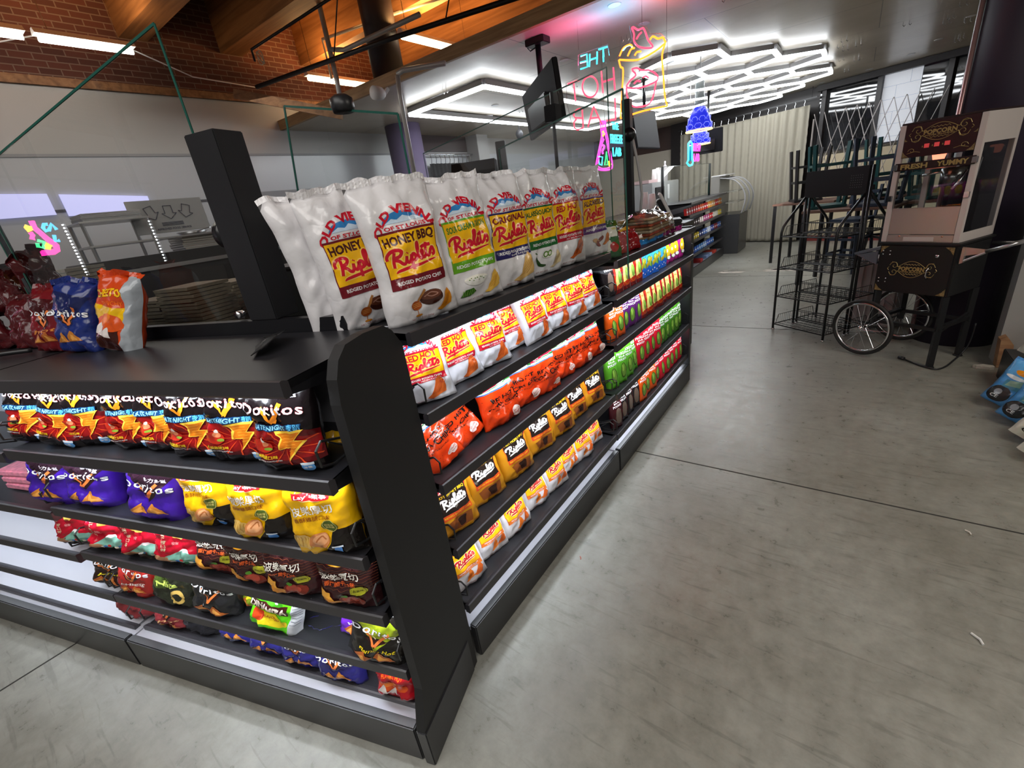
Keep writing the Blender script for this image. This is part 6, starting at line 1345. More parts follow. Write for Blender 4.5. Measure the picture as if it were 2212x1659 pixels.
for px in (1306, 1345):
    p = at_x(px, 262, XS); q = MB(); q.tube([p, (p.x, p.y, ZC)], 0.0015, 5); q.build('hanging_wire', M_chrome, fs)
bs = empty('neon_sign', (0, 0, 0), 0, 'small test tube neon sign in cyan and pink below the blue pendant lamps', 'neon sign')
neon(bs, [(1487, 310), (1487, 345), (1484, 352), (1489, 358), (1495, 356), (1497, 350), (1495, 342), (1495, 310), (1491, 305)], 0.012, N_cy, Sx, closed=True); neon(bs, [(1491, 315), (1491, 348)], 0.012, mat('neon_teal_core', (0.0, 0.15, 0.25), 0.4, emit=0.6, ecol=(0.0, 0.3, 0.5)), Sx)
neon_text(bs, 'BREW', (1505, 318), 0.10, 0.40, N_pk, XS); neon_text(bs, 'LAB', (1504, 340), 0.10, 0.30, N_pk, XS)
p = at_x(1490, 304, XS); q = MB(); q.tube([p, (p.x, p.y, ZC)], 0.002, 5); q.build('hanging_wire', M_chrome, bs)

# blue honeycomb pendants
for k, (x, y, zb, s_) in enumerate(((-1.50, 5.9, 1.985, 1.0), (-2.12, 8.4, 1.98, 1.15))):
    e = empty('pendant_lamp', (x, y, zb), 0, ('front', 'rear')[k] + ' blue honeycomb pendant lamp with clear stem', 'pendant lamp')
    q = MB(); q.lathe([(0.135 * s_, 0.0), (0.125 * s_, 0.07), (0.10 * s_, 0.15), (0.065 * s_, 0.225), (0.055 * s_, 0.23)], 28); q.v = q.v; sh = q.build('lamp_shade', mat('cobalt_glass_shade', (0.01, 0.015, 0.45), 0.25, emit=0.55, ecol=(0.03, 0.05, 1.0)), e)
    q = MB()
    for ring in range(3):
        zz = (0.04, 0.105, 0.17)[ring] * s_; rr = (0.134, 0.116, 0.088)[ring] * s_
        for j in range(9):
            a0 = (j + 0.5 * (ring % 2)) * 2 * PI / 9; P = [(rr * math.cos(a0 + 0.30 * math.cos(t_ * PI / 3)) * 1.01, rr * math.sin(a0 + 0.30 * math.cos(t_ * PI / 3)) * 1.01, zz + 0.03 * math.sin(t_ * PI / 3)) for t_ in range(6)]; q.tube(P, 0.0022, 4, closed=True)
    q.build('honeycomb_lines', mat('pale_blue_line', (0.25, 0.3, 0.9), 0.4, emit=0.9, ecol=(0.3, 0.35, 1.0)), sh)
    q = MB(); q.tube([(0.135 * s_ * math.cos(a * PI / 16), 0.135 * s_ * math.sin(a * PI / 16), 0) for a in range(32)], 0.008, 6, closed=True); q.build('glowing_rim', mat('amber_rim', (1, 0.7, 0.2), 0.4, emit=4, ecol=(1.0, 0.62, 0.15)), sh)
    q = MB(); q.lathe([(0.0, 0.02), (0.12 * s_, 0.02)], 24); q.build('diffuser', mat('amber_diffuser', (1, 0.75, 0.3), 0.4, emit=3, ecol=(1.0, 0.70, 0.25)), sh)
    q = MB(); q.lathe([(0.05, 0.231 * s_), (0.05, 0.27), (0.045, 0.45), (0.04, 0.50), (0.0, 0.50)], 16); q.build('clear_stem', mat('ribbed_clear_stem', (0.35, 0.42, 0.42), 0.1, alpha=0.6, spec=0.8), e)
    q = MB(); q.tube([(0, 0, 0.50), (0, 0, ZC - zb)], 0.004, 6); q.build('cord', M_plas, e)

# ---- things on and behind the far aisle unit
def sausage_pack():
    e = empty('bread_bag', (RX - 0.17, 2.98, RZ[0] - 0.045), PI / 2 + 0.05, 'clear plastic bag of stacked snack packs lying on the far top shelf', 'bag')
    for k in range(7):
        q = MB(); q.bev(-0.28 + 0.01 * k, 0.28 - 0.015 * k, -0.11, 0.11, 0.014 + 0.017 * k, 0.028 + 0.017 * k, 0.005); q.build('snack_pack', mat(('tan_pack', 'rust_pack', 'cream_pack')[k % 3], ((0.42, 0.28, 0.15), (0.45, 0.10, 0.05), (0.5, 0.42, 0.3))[k % 3], 0.4, var=(30, 0.4)), e)
    mb = MB(); mb.smooth = True; V = []; F = []; nu, nv = 26, 14
    for i in range(nu + 1):
        for j in range(nv + 1):
            a = PI * j / nv; u = i / nu * 2 - 1; r_ = (1 - abs(u) ** 3) * (0.14 + 0.02 * noise.noise(Vector((i * 0.5, j * 0.8, 2)))) + 0.008
            V.append((u * 0.40, -r_ * math.cos(a) * 1.05, 0.002 + r_ * math.sin(a) * (1.12 + 0.12 * noise.noise(Vector((i * 0.9, j * 1.3, 5))))))
    for i in range(nu):
        for j in range(nv): F.append((i * (nv + 1) + j, (i + 1) * (nv + 1) + j, (i + 1) * (nv + 1) + j + 1, i * (nv + 1) + j + 1))
    mb.add(V, F); mb.build('clear_wrap', glass_mat('crinkled_clear_film', (0.93, 0.93, 0.93), 1.45), e)
sausage_pack()
zt2 = R2Z[0] - 0.002
A = Art(0.16, 0.17); A.rect(0.02, 0.10, 0.14, 0.15, c_('e8e4da')); A.ell(0.06, 0.06, 0.025, 0.03, c_('e0ddd0')); A.ell(0.10, 0.05, 0.03, 0.025, c_('b01c24')); A.text('mini', 0.12, 0.14, 0.015, c_('e0d020'), 0.03)
o = make_bag('candy_bag', A, 0.16, 0.17, 0.06, c_('0f5a24'), seed=401, crumple=1.2, nu=12, nv=14); place(o, Vector((RX - 0.06, 2.16, zt2)), PI / 2 - 0.5, 0.25, 0, label='green candy bag standing at the near end of the far top shelf')
for k, (x, y, c, lab) in enumerate(((0.12, 2.12, 'b81c28', 'small red and white candy pack beside the green bag'), (0.07, 2.42, 'e8a81c', 'yellow candy pack with ears behind the red berries'), (0.10, 2.54, 'e0a418', 'second yellow candy pack under the clear bag'), (0.05, 2.32, '9a1420', 'dark red berry candy pack right of the green bag'), (0.04, 2.45, '8a1018', 'dark red berry candy pack below the yellow ones'))):
    o = make_bag('candy_bag', None, 0.10, 0.10 if k else 0.16, 0.05, c_(c), seed=410 + k, crumple=1.6, nu=10, nv=10); place(o, Vector((RX - x, y, zt2)), PI / 2 - 0.3, 0.4, 0, label=lab)
t = empty('till_screen', (-1.28, 4.20, 1.19), PI / 2 + 0.35, 'white framed tilted till screen past the far end of the aisle unit', 'till')
m = MB(); m.bev(-0.12, 0.12, -0.08, 0.10, -0.02, 0.012, 0.006); m.build('foot', M_plas, t)
Mt = Matrix.Translation((0, 0, 0.02)) @ Matrix.Rotation(-0.45, 4, 'X')
m = MB(); m.bev(-0.15, 0.15, -0.012, 0.012, 0.0, 0.24, 0.006, M=Mt); m.build('tablet', M_white, t)
m = MB(); m.bev(-0.135, 0.135, -0.015, -0.0125, 0.02, 0.225, 0.001, M=Mt); m.build('display', mat('grey_lit_display', (0.30, 0.31, 0.33), 0.15, spec=0.8), t)
m = MB(); m.bev(-0.13, 0.13, 0.013, 0.05, 0.02, 0.2, 0.006, M=Mt); m.build('rear_arm', M_blk2, t)
t = empty('counter_run', (-2.02, 5.2, 0), PI / 2, 'dark counter carrying coffee machines behind the far aisle', 'counter')
m = MB(); m.bev(0, 4.6, 0.43, 1.2, 0, 1.05, 0.004); m.build('cabinet', M_cab, t); m = MB(); m.bev(0, 4.62, 0.42, 1.22, 1.051, 1.09, 0.004); m.build('worktop', M_ctr, t)
t = empty('till_stand', (-1.28, 4.22, 0), 0, 'slim black pedestal under the tilted till screen', 'stand'); m = MB(); m.bev(-0.15, 0.15, -0.15, 0.15, 0, 1.168, 0.004); m.build('pedestal', M_cab, t)
# far candy gondola
fg = gondola('candy_shelving_unit', 'dark shelving unit of small candy packs in the distance before the curtain', (-1.97, 7.35, 0), PI / 2, 2.45,
             [(1.165, -0.02, 0.01, 2.44), (0.985, 0.0, 0.01, 2.44), (0.80, 0.0, 0.01, 2.44), (0.58, 0.0, 0.01, 2.44), (0.36, 0.0, 0.01, 2.44)], 1.15, 0.40, 0, divs=False)
area_light('candy_fill_light', (-1.7, 8.5, 1.6), (2.0, 0.3), 14, (0.95, 0.97, 1.0), (0, math.radians(40), 0))  # added fill to brighten the candy shelves, no fitting there
cols = {1: ['c82828', 'c81c24', 'd83a2a', 'e0602a', 'c82a2a', 'e8a040', 'd0a060', 'c8342a', 'd88a40'], 2: ['2a1a1c', '3a2a2c', 'd8c8c0', 'b85a8a', 'd83030', 'e8e0d0', 'e8d030'], 3: ['c8b020', 'b8a41c', 'c0a820', '1c2c6a', '5a78b8', 'c8d0e0', '3a4a9a', '8a2a30', '4a6ab0'], 4: ['1c3a9a', '2a4ab0', '3a6ac0', '5a90c8', '88a8d0', '2a58b8', '3a6ab0']}
zz = {1: 0.985, 2: 0.80, 3: 0.58, 4: 0.36}
CN_ = {x: 'red' for x in 'c82828 c81c24 d83a2a c82a2a c8342a d83030 8a2a30'.split()}; CN_.update({x: 'orange' for x in 'e0602a e8a040 d0a060 d88a40'.split()}); CN_.update({x: 'yellow' for x in 'e8d030 c8b020 b8a41c c0a820'.split()}); CN_.update({x: 'dark brown' for x in '2a1a1c 3a2a2c'.split()}); CN_.update({x: 'pale' for x in 'd8c8c0 e8e0d0 c8d0e0'.split()}); CN_['b85a8a'] = 'pink'
y_ = lambda k: 7.42 + k * 0.132
rnd = random.Random(21)
for r_ in cols:
    n = 18 if r_ < 4 else 14
    for k in range(n):
        if r_ in (2,) and k < 3: continue
        c = cols[r_][int(k / n * len(cols[r_])) % len(cols[r_])]
        if y_(k) > 9.76: continue
        q = MB(); h_ = 0.085 if r_ != 1 else 0.10; q.col = c_(c); q.bev(-0.048, 0.048, -0.02, 0.02, 0, h_, 0.004); q.col = c_('e8e4e0'); q.box(-0.035, 0.035, -0.0212, -0.0205, h_ * 0.35, h_ * 0.6)
        o = q.build('candy_box', M_print); y = 7.42 + k * 0.132
        if y > 9.76: o_ = None
        o.location = (-1.97 - 0.07, min(y, 9.74), zz[r_] - 0.003); o.rotation_euler = (-0.1, 0, PI / 2)
        tag(o, 'small ' + CN_.get(c, 'blue') + ' candy pack, ' + ordn(k) + ' from the near end, ' + {1: 'highest stocked', 2: 'second', 3: 'third', 4: 'lowest stocked'}[r_] + ' shelf of distant unit', 'pack', 'candy packs on shelf %d of the distant unit' % r_)
for k, (y, c) in enumerate(((8.3, 'b83030'), (8.7, '8aa0c8'), (8.95, '9ab0d0'), (9.3, 'd85040'))):
    q = MB(); q.col = c_(c); q.bev(-0.11, 0.11, -0.10, 0.10, 0, 0.05, 0.004); o = q.build('candy_box', M_print, loc=(-2.12, y, 0.136), rz=0.05); tag(o, ('dark red', 'pale blue', 'grey blue', 'coral')[k] + ' flat box on the base of the distant shelving unit', 'box')
# curved glass display case
t = empty('display_case', (-1.72, 9.95, 0), PI / 2 * 0, 'refrigerated display case with curved glass front near the curtain', 'display case')
prof = [(0.0, 0.75), (0.05, 0.95), (0.04, 1.1), (-0.04, 1.25), (-0.18, 1.37), (-0.40, 1.42)]
pr = [(x, z) for x, z in catmull(prof, 5)]
q = MB(); q.smooth = True
V = [(x, y, z) for y in (0.0, 0.85) for x, z in pr]; n = len(pr); q.add(V, [(i, i + 1, n + i + 1, n + i) for i in range(n - 1)]); q.build('curved_glass', M_glass, t)
for y in (-0.02, 0.42, 0.87):
    q = MB(); q.tube([(x + 0.006, y, z) for x, z in pr], 0.011, 8); q.build('frame', mat('pale_grey_frame', (0.42, 0.42, 0.44), 0.3), t)
q = MB(); q.bev(-0.55, -0.02, 0.0, 0.85, 0.0, 0.74, 0.01); q.build('base', mat('dark_case_base', (0.05, 0.05, 0.052), 0.3), t)
for z in (0.95, 1.15): q = MB(); q.box(-0.45, -0.08, 0.02, 0.83, z, z + 0.01); q.build('glass_shelf', mat('frosted_shelf', (0.4, 0.4, 0.36), 0.2, alpha=0.5), t)
q = MB(); q.bev(-0.56, -0.40, -0.02, 0.87, 0.745, 1.45, 0.005); q.build('back', mat('case_back', (0.28, 0.27, 0.25), 0.35), t)
q = MB(); q.bev(-0.56, -0.36, -0.02, 0.87, 1.40, 1.46, 0.005) if False else q.bev(-0.56, -0.30, -0.02, 0.87, 1.452, 1.475, 0.005); q.build('top', M_white, t)
# coffee station
t = empty('coffee_machine', (-2.75, 8.5, 1.091), PI / 2, 'boxy grey and black coffee machine behind the paper cups', 'coffee machine')
m = MB(); m.bev(-0.55, 0.95, 0, 0.45, 0, 0.42, 0.01); m.build('case', mat('satin_grey_case', (0.35, 0.36, 0.36), 0.3), t)
m = MB(); m.bev(-0.40, 0.05, -0.02, -0.001, 0.05, 0.34, 0.005); m.build('front_panel', M_plas, t); m = MB(); m.bev(0.25, 0.33, -0.02, -0.001, 0.12, 0.36, 0.004); m.build('label_plate', M_white, t)
m = MB(); m.bev(-0.55, -0.1, 0.05, 0.3, 0.421, 0.47, 0.004); m.build('top_tray', mat('pink_card', (0.55, 0.4, 0.4), 0.6), t)
M_cup = mat('white_paper_cup', (0.75, 0.74, 0.72), 0.5)
for k, (px, py, hh, X) in enumerate(((1393, 446, 0.16, -1.72), (1409, 478, 0.15, -1.62), (1400, 452, 0.0, 0), (1421, 378, 0.14, -2.86), (1430, 378, 0.14, -2.86), (1413, 380, 0.12, -2.86))):
    if not X: continue
    p = at_x(px, py, X); n = int(hh / 0.02)
    e = empty('cup_stack', (p.x, p.y, 1.091 if X < -2 else 1.187), 0, 'tall stack of white paper cups, number from left' if False else ('left tall stack of white paper cups beside the black post', 'right tall stack of white paper cups beside the black post', '', 'white cup stack on the coffee machine, middle', 'white cup stack on the coffee machine, right', 'white cup stack on the coffee machine, left')[k], 'cups')
    if X < -2: e.location.z = 1.512
    q = MB(); q.lathe([(0.042, 0.0)] + [(0.042 - 0.002 * (j % 2) , 0.02 * j + 0.001) for j in range(n)] + [(0.030, 0.02 * n + 0.09), (0.0, 0.02 * n + 0.09)], 16); q.build('cups', M_cup, e)
t = empty('cup_shelf', (-1.67, 4.35, 0), 0, 'small black stand under the tall paper cups', 'stand'); m = MB(); m.bev(-0.16, 0.16, -0.35, 0.65, 0, 1.185, 0.004); m.build('body', M_cab, t)
q = MB(); q.lathe([(0.0, 0.0), (0.05, 0.0), (0.055, 0.20), (0.03, 0.26), (0.012, 0.28), (0.02, 0.33), (0, 0.34)], 14); tag(q.build('cup_sleeve_bag', mat('pinkish_clear_bag', (0.7, 0.66, 0.68), 0.3, alpha=0.75), loc=(-2.90, 9.1, 1.512)), 'knotted clear bag of cup lids on the coffee machine', 'bag')
for k, (px, yy) in enumerate(((1435, 6.86), (1537, 9.55), (1492, 8.2))):
    if k < 2: m = MB(); m.tube([(-2.22, yy, 1.09 if k == 0 else 1.15), (-2.22, yy, 1.70)], 0.02, 10); tag(m.build('guard_post', M_blk2), ('black round glass post beside the paper cups', 'black round glass post beside the curved display case')[k], 'post')
glass_pane((-2.22, 6.88, 0), (-2.22, 9.53, 0), 1.70, 1.18, 'clear distant glass guard above the candy shelving unit')


# LED uprights and a neon sign on the photographer's side, seen only mirrored in the tall glass
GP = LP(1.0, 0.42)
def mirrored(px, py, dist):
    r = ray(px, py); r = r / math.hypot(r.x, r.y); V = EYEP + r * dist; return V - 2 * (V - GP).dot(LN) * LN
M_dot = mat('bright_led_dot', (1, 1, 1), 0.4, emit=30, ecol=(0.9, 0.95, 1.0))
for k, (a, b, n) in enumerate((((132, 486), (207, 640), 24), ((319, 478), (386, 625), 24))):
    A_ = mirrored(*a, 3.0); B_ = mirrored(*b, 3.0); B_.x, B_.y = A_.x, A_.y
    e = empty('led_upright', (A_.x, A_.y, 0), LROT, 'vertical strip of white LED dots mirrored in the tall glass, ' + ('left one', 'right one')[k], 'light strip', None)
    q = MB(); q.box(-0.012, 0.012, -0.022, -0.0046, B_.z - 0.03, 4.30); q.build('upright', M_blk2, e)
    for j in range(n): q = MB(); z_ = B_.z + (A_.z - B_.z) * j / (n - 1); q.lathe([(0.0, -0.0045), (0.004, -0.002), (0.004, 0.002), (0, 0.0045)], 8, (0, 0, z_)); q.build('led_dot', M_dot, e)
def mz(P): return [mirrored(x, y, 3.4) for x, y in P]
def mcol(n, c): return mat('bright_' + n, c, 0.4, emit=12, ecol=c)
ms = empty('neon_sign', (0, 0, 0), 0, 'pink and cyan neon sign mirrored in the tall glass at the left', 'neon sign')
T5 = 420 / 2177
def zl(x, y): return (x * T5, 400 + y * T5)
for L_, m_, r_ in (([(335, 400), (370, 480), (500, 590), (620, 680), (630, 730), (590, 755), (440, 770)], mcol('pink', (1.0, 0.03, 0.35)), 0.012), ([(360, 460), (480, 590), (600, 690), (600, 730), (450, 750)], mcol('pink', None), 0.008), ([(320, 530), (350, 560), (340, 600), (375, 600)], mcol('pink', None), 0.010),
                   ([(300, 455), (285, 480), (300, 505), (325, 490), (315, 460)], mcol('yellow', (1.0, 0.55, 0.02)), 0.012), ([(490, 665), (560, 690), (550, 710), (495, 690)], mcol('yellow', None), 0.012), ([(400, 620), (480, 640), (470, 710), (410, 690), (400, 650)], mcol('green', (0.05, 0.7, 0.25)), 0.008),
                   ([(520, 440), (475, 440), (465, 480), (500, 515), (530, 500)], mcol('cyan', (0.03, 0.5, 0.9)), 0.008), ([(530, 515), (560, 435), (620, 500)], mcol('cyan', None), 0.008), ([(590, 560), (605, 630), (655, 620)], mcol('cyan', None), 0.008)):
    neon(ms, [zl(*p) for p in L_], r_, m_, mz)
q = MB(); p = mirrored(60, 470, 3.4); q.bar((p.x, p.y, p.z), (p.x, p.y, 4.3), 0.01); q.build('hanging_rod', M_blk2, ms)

# black puck lamp clipped to the leaning pane
q = MB(); q.lathe([(0.0, 0.0), (0.03, 0.0), (0.034, 0.012), (0.034, 0.035), (0.02, 0.045), (0, 0.045)], 20); p = LP(0.27, 0.70, 1.835); tag(q.build('puck_clamp', M_plas, loc=p), 'small black puck clamp on the top edge of the leaning glass pane', 'clamp')

# ------------------------------------------------------------------ wire racks
RKO = Vector((-0.505, 4.973, 0)); RKR = math.atan2(-0.594, 0.804)
def basket(parent, w, d, z, hf=0.05, hb=0.10):
    b = MB(); b.tube([(0, 0, z), (w, 0, z), (w, d, z), (0, d, z)], 0.006, 6, closed=True); bo = b.build('shelf_frame', M_wire, parent)
    g = MB()
    for k in range(13): x = w * k / 12; g.tube([(x, 0, z), (x, d, z)], 0.0018, 4)
    for k in range(3): y = d * (k + 1) / 4; g.tube([(0, y, z - 0.003), (w, y, z - 0.003)], 0.0025, 4)
    g.build('shelf_grid', M_wire, bo)
    s = MB(); H_ = 0.085
    s.tube([(0, 0.03, z + 0.0), (0, 0.06, z + H_), (0, d, z + H_), (w, d, z + H_), (w, 0.06, z + H_), (w, 0.03, z)], 0.003, 5)
    for k in range(9):
        y = 0.06 + (d - 0.06) * k / 8
        for x in (0, w): s.tube([(x, y, z), (x, y, z + H_)], 0.0018, 4)
    for k in range(14): x = w * k / 13; s.tube([(x, d, z), (x, d, z + H_)], 0.0018, 4)
    s.build('wire_side', M_wire, bo)
def wire_rack(loc, rz, lab, header=True):
    e = empty('display_rack', loc, rz, lab, 'rack', 'black wire display racks'); w, d = 0.535, 0.27
    for x in (0, w):
        f = MB(); f.tube([(x, 0, 0.012), (x, 0, 0.93), (x, 0.015, 0.98), (x, 0.05, 1.02), (x, d - 0.01, 1.22)], 0.011, 8); f.build('front_post', M_wire, e)
        f = MB(); f.tube([(x, d - 0.012, 0.012), (x, d - 0.012, 1.42)], 0.011, 8); f.build('rear_post', M_wire, e)
        for y in (0, d - 0.012): f = MB(); f.lathe([(0.016, 0.001), (0.016, 0.008), (0.007, 0.014), (0, 0.014)], 12, (x, y, 0)); f.build('foot', M_chrome, e)
    for z in (0.055, 0.335, 0.61, 0.895): basket(e, w, d - 0.012, z)
    if header:
        f = MB(); f.bev(-0.01, w + 0.01, d - 0.03, d - 0.02, 1.20, 1.42, 0.002); hp = f.build('header_panel', mat('perforated_black_panel', (0.012, 0.012, 0.013), 0.45), e)
        f = MB()
        for i in range(6):
            for j in range(6): f.box(w - 0.13 + i * 0.018, w - 0.125 + i * 0.018, d - 0.0312, d - 0.0302, 1.26 + j * 0.018, 1.265 + j * 0.018)
        f.build('peg_holes', mat('peg_hole', (0.15, 0.15, 0.15), 0.5), hp)
    return e
wire_rack(RKO, RKR, 'front black wire rack with blank header panel, left of the popcorn cart')
ry = Vector((0.594, 0.804, 0)); rx_ = Vector((0.804, -0.594, 0))
wire_rack(RKO + rx_ * 0.535 + ry * 0.56, RKR + PI, 'rear black wire rack standing back to back behind the front one', header=False)

# ------------------------------------------------------------------ popcorn cart and machine
PO = Vector((0.602, 4.152, 0)); PR = math.atan2(-0.515, 0.857)
pc = empty('popcorn_cart', PO, PR, 'black two-wheeled popcorn cart with gold lettering in front of the dark column', 'cart')
M_pc = mat('black_cart_enamel', (0.008, 0.008, 0.009), 0.5)
m = MB(); m.bev(-0.46, 0.0, 0.0, 0.40, 0.525, 0.868, 0.004); bd = m.build('cabinet', M_pc, pc)
m = MB(); m.bev(-0.475, 0.012, -0.012, 0.415, 0.869, 0.884, 0.003); m.build('counter_top', M_pc, pc)
m = MB(); m.bev(-0.45, -0.012, -0.008, -0.001, 0.53, 0.862, 0.002); dr = m.build('door', mat('cart_door', (0.007, 0.006, 0.007), 0.5), pc)
m = MB(); m.tube([(-0.13, -0.012, 0.64), (-0.138, -0.024, 0.665), (-0.138, -0.024, 0.70), (-0.13, -0.012, 0.725)], 0.004, 8); m.build('door_handle', M_chrome, dr)
m = MB(); m.lathe([(0.0, 0.0), (0.011, 0.0), (0.011, 0.006), (0, 0.006)], 14, M=Matrix.Translation((-0.10, -0.009, 0.80)) @ Matrix.Rotation(PI / 2, 4, 'X')); m.build('lock', M_chrome, dr)
for z in (0.80, 0.60):
    q = MB()
    for dx in (0, 0.03, ):
        for dz in (0, 0.025): q.lathe([(0.0, 0.0), (0.005, 0.0), (0.004, 0.003), (0, 0.003)], 8, M=Matrix.Translation((-0.43 + dx * 1.5, -0.009, z + dz)) @ Matrix.Rotation(PI / 2, 4, 'X'))
    q.build('hinge_screws', M_chrome, dr)
def crest(parent, cx, cz, w, h, y, word=True, txt='POPCORN'):
    q = MB(); R_ = lambda P, r=0.0016: q.tube([(x, y, z) for x, z in P], r, 4)
    R_([(cx - w * 0.28 + 0.56 * w * i / 12, cz + h * 0.12 + h * 0.38 * math.sin(PI * i / 12)) for i in range(13)]); R_([(cx - w * 0.28 + 0.56 * w * i / 12, cz - h * 0.12 - h * 0.38 * math.sin(PI * i / 12)) for i in range(13)])
    for s_ in (-1, 1):
        for v in (-1, 1):
            R_([(cx + s_ * (w * 0.36 + (0.10 - 0.008 * i) * w * math.cos(i * 0.7)), cz + v * (h * 0.20 + (0.10 - 0.008 * i) * w * math.sin(i * 0.7))) for i in range(12)])
            R_([(cx + s_ * w * 0.28, cz + v * h * 0.12), (cx + s_ * w * 0.33, cz + v * h * 0.40), (cx + s_ * w * 0.42, cz + v * h * 0.42)])
        R_([(cx + s_ * w * 0.47, cz - h * 0.1), (cx + s_ * w * 0.5, cz), (cx + s_ * w * 0.47, cz + h * 0.1)])
    for k in range(5): R_([(cx + (k - 2) * w * 0.06 - 0.01, cz + h * 0.26), (cx + (k - 2) * w * 0.06, cz + h * 0.33), (cx + (k - 2) * w * 0.06 + 0.01, cz + h * 0.26)]); R_([(cx + (k - 2) * w * 0.06 - 0.01, cz - h * 0.26), (cx + (k - 2) * w * 0.06, cz - h * 0.33), (cx + (k - 2) * w * 0.06 + 0.01, cz - h * 0.26)])
    q.build('gold_scrollwork', M_gold, parent)
    flat_text(txt, h * 0.26, M_gold, parent, Matrix.Translation((cx, y, cz + h * 0.03)), wid=w * 0.52, bold=0.04)
    flat_text('POPPER MACHINES', h * 0.08, M_gold, parent, Matrix.Translation((cx, y, cz - h * 0.17)), wid=w * 0.46)
crest(dr, -0.235, 0.70, 0.30, 0.115, -0.0095)
def corner(parent, x, z, sx, sz, y, s_=0.05):
    q = MB(); q.prism([(x, z), (x + sx * s_, z), (x + sx * s_ * 0.4, z + sz * s_ * 0.45), (x, z + sz * s_)], (y, y - 0.0008)); q.build('gold_corner', mat('mottled_gold', (0.22, 0.15, 0.06), 0.45, var=(160, 0.7)), parent)
for x, z, sx, sz in ((-0.447, 0.859, 1, -1), (-0.015, 0.859, -1, -1), (-0.447, 0.533, 1, 1), (-0.015, 0.533, -1, 1)): corner(dr, x, z, sx, sz, -0.0085)
for x, y in ((-0.015, 0.02), (-0.015, 0.385)):
    m = MB(); m.bar((x, y, 0.012), (x, y, 0.525), 0.034); m.build('leg', M_pc, pc); m = MB(); m.lathe([(0.028, 0.0005), (0.028, 0.006), (0.012, 0.012), (0, 0.012)], 14, (x, y, 0)); m.build('foot', M_pc, pc)
for y in (0.02, 0.385):
    m = MB(); m.bar((-0.43, y, 0.22), (-0.43, y, 0.525), 0.034); m.build('leg', M_pc, pc)
    m = MB(); m.bar((-0.43, y, 0.285), (0.0, y, 0.285), 0.030, 0.022); m.build('side_rail', M_pc, pc)
for x in (-0.43, -0.015): m = MB(); m.bar((x, 0.02, 0.30), (x, 0.385, 0.30), 0.030, 0.022); m.build('cross_rail', M_pc, pc)
m = MB(); m.bar((-0.015, 0.02, 0.26), (-0.015, 0.385, 0.34), 0.014); m.build('brace', M_pc, pc)
m = MB(); m.tube([(-0.465, -0.06, 0.235), (-0.465, 0.46, 0.235)], 0.009, 10); m.build('axle', M_chrome, pc)
for y in (-0.055, 0.455):
    wv = MB(); R_ = 0.212; wv.tube([(-0.465 + R_ * math.cos(a * PI / 24), y, 0.2345 + R_ * math.sin(a * PI / 24)) for a in range(48)], 0.012, 10, closed=True); wh = wv.build('wheel', mat('black_tyre', (0.015, 0.015, 0.015), 0.6), pc)
    rm = MB(); rm.tube([(-0.465 + 0.192 * math.cos(a * PI / 24), y, 0.2345 + 0.192 * math.sin(a * PI / 24)) for a in range(48)], 0.009, 8, closed=True); rm.build('rim', M_chrome, wh)
    sp = MB()
    for k in range(20):
        a = k * 2 * PI / 20; s_ = 1 if k % 2 else -1; a2 = a + s_ * 0.9
        sp.tube([(-0.465 + 0.02 * math.cos(a2), y + s_ * 0.015, 0.2345 + 0.02 * math.sin(a2)), (-0.465 + 0.19 * math.cos(a), y, 0.2345 + 0.19 * math.sin(a))], 0.0013, 4)
    sp.build('spokes', M_chrome, wh)
    hb = MB(); hb.tube([(-0.465, y - 0.03, 0.2345), (-0.465, y + 0.03, 0.2345)], 0.016, 12); hb.build('hub', M_chrome, wh)
m = MB(); m.prism([(-0.46, 0.85), (-0.64, 0.80), (-0.63, 0.785), (-0.46, 0.83)], (0.0, 0.38)); m.prism([(-0.47, 0.82), (-0.62, 0.785), (-0.47, 0.72)], (0.0, 0.008)); m.build('side_tray', mat('blue_grey_steel', (0.16, 0.18, 0.22), 0.35, metal=0.4), pc)
m = MB(); m.prism([(0.012, 0.86), (0.15, 0.845), (0.15, 0.83), (0.012, 0.80)], (0.02, 0.026)); m.prism([(0.012, 0.855), (0.03, 0.855), (0.03, 0.76), (0.012, 0.75)], (0.015, 0.035)); m.tube([(0.02, 0.025, 0.765), (0.14, 0.025, 0.835)], 0.008, 6); m.build('handle_bracket', M_steel, pc)
m = MB(); m.tube([(0.13, 0.02, 0.835), (0.23, 0.02, 0.875), (0.25, 0.02, 0.885), (0.255, 0.06, 0.885), (0.255, 0.36, 0.885), (0.25, 0.39, 0.885), (0.13, 0.39, 0.835), (0.012, 0.39, 0.83)], 0.012, 10); m.build('push_handle', M_steel, pc)
# power cord on the floor
pcd = [(0.455, 4.303, 0.012), (0.50, 4.25, 0.008), (0.56, 4.175, 0.007), (0.63, 4.13, 0.007), (0.69, 4.20, 0.007), (0.75, 4.35, 0.007), (0.80, 4.47, 0.02), (0.835, 4.50, 0.10), (0.845, 4.515, 0.25)]
q = MB(); q.tube(catmull(pcd, 5), 0.006, 7); o = q.build('power_cord', M_plas); tag(o, 'black power cord with plug trailing over the floor from the cart leg', 'cord')
q = MB(); q.tube([(0.435, 4.322, 0.013), (0.465, 4.295, 0.013)], 0.013, 10); q.build('plug', M_plas, o)

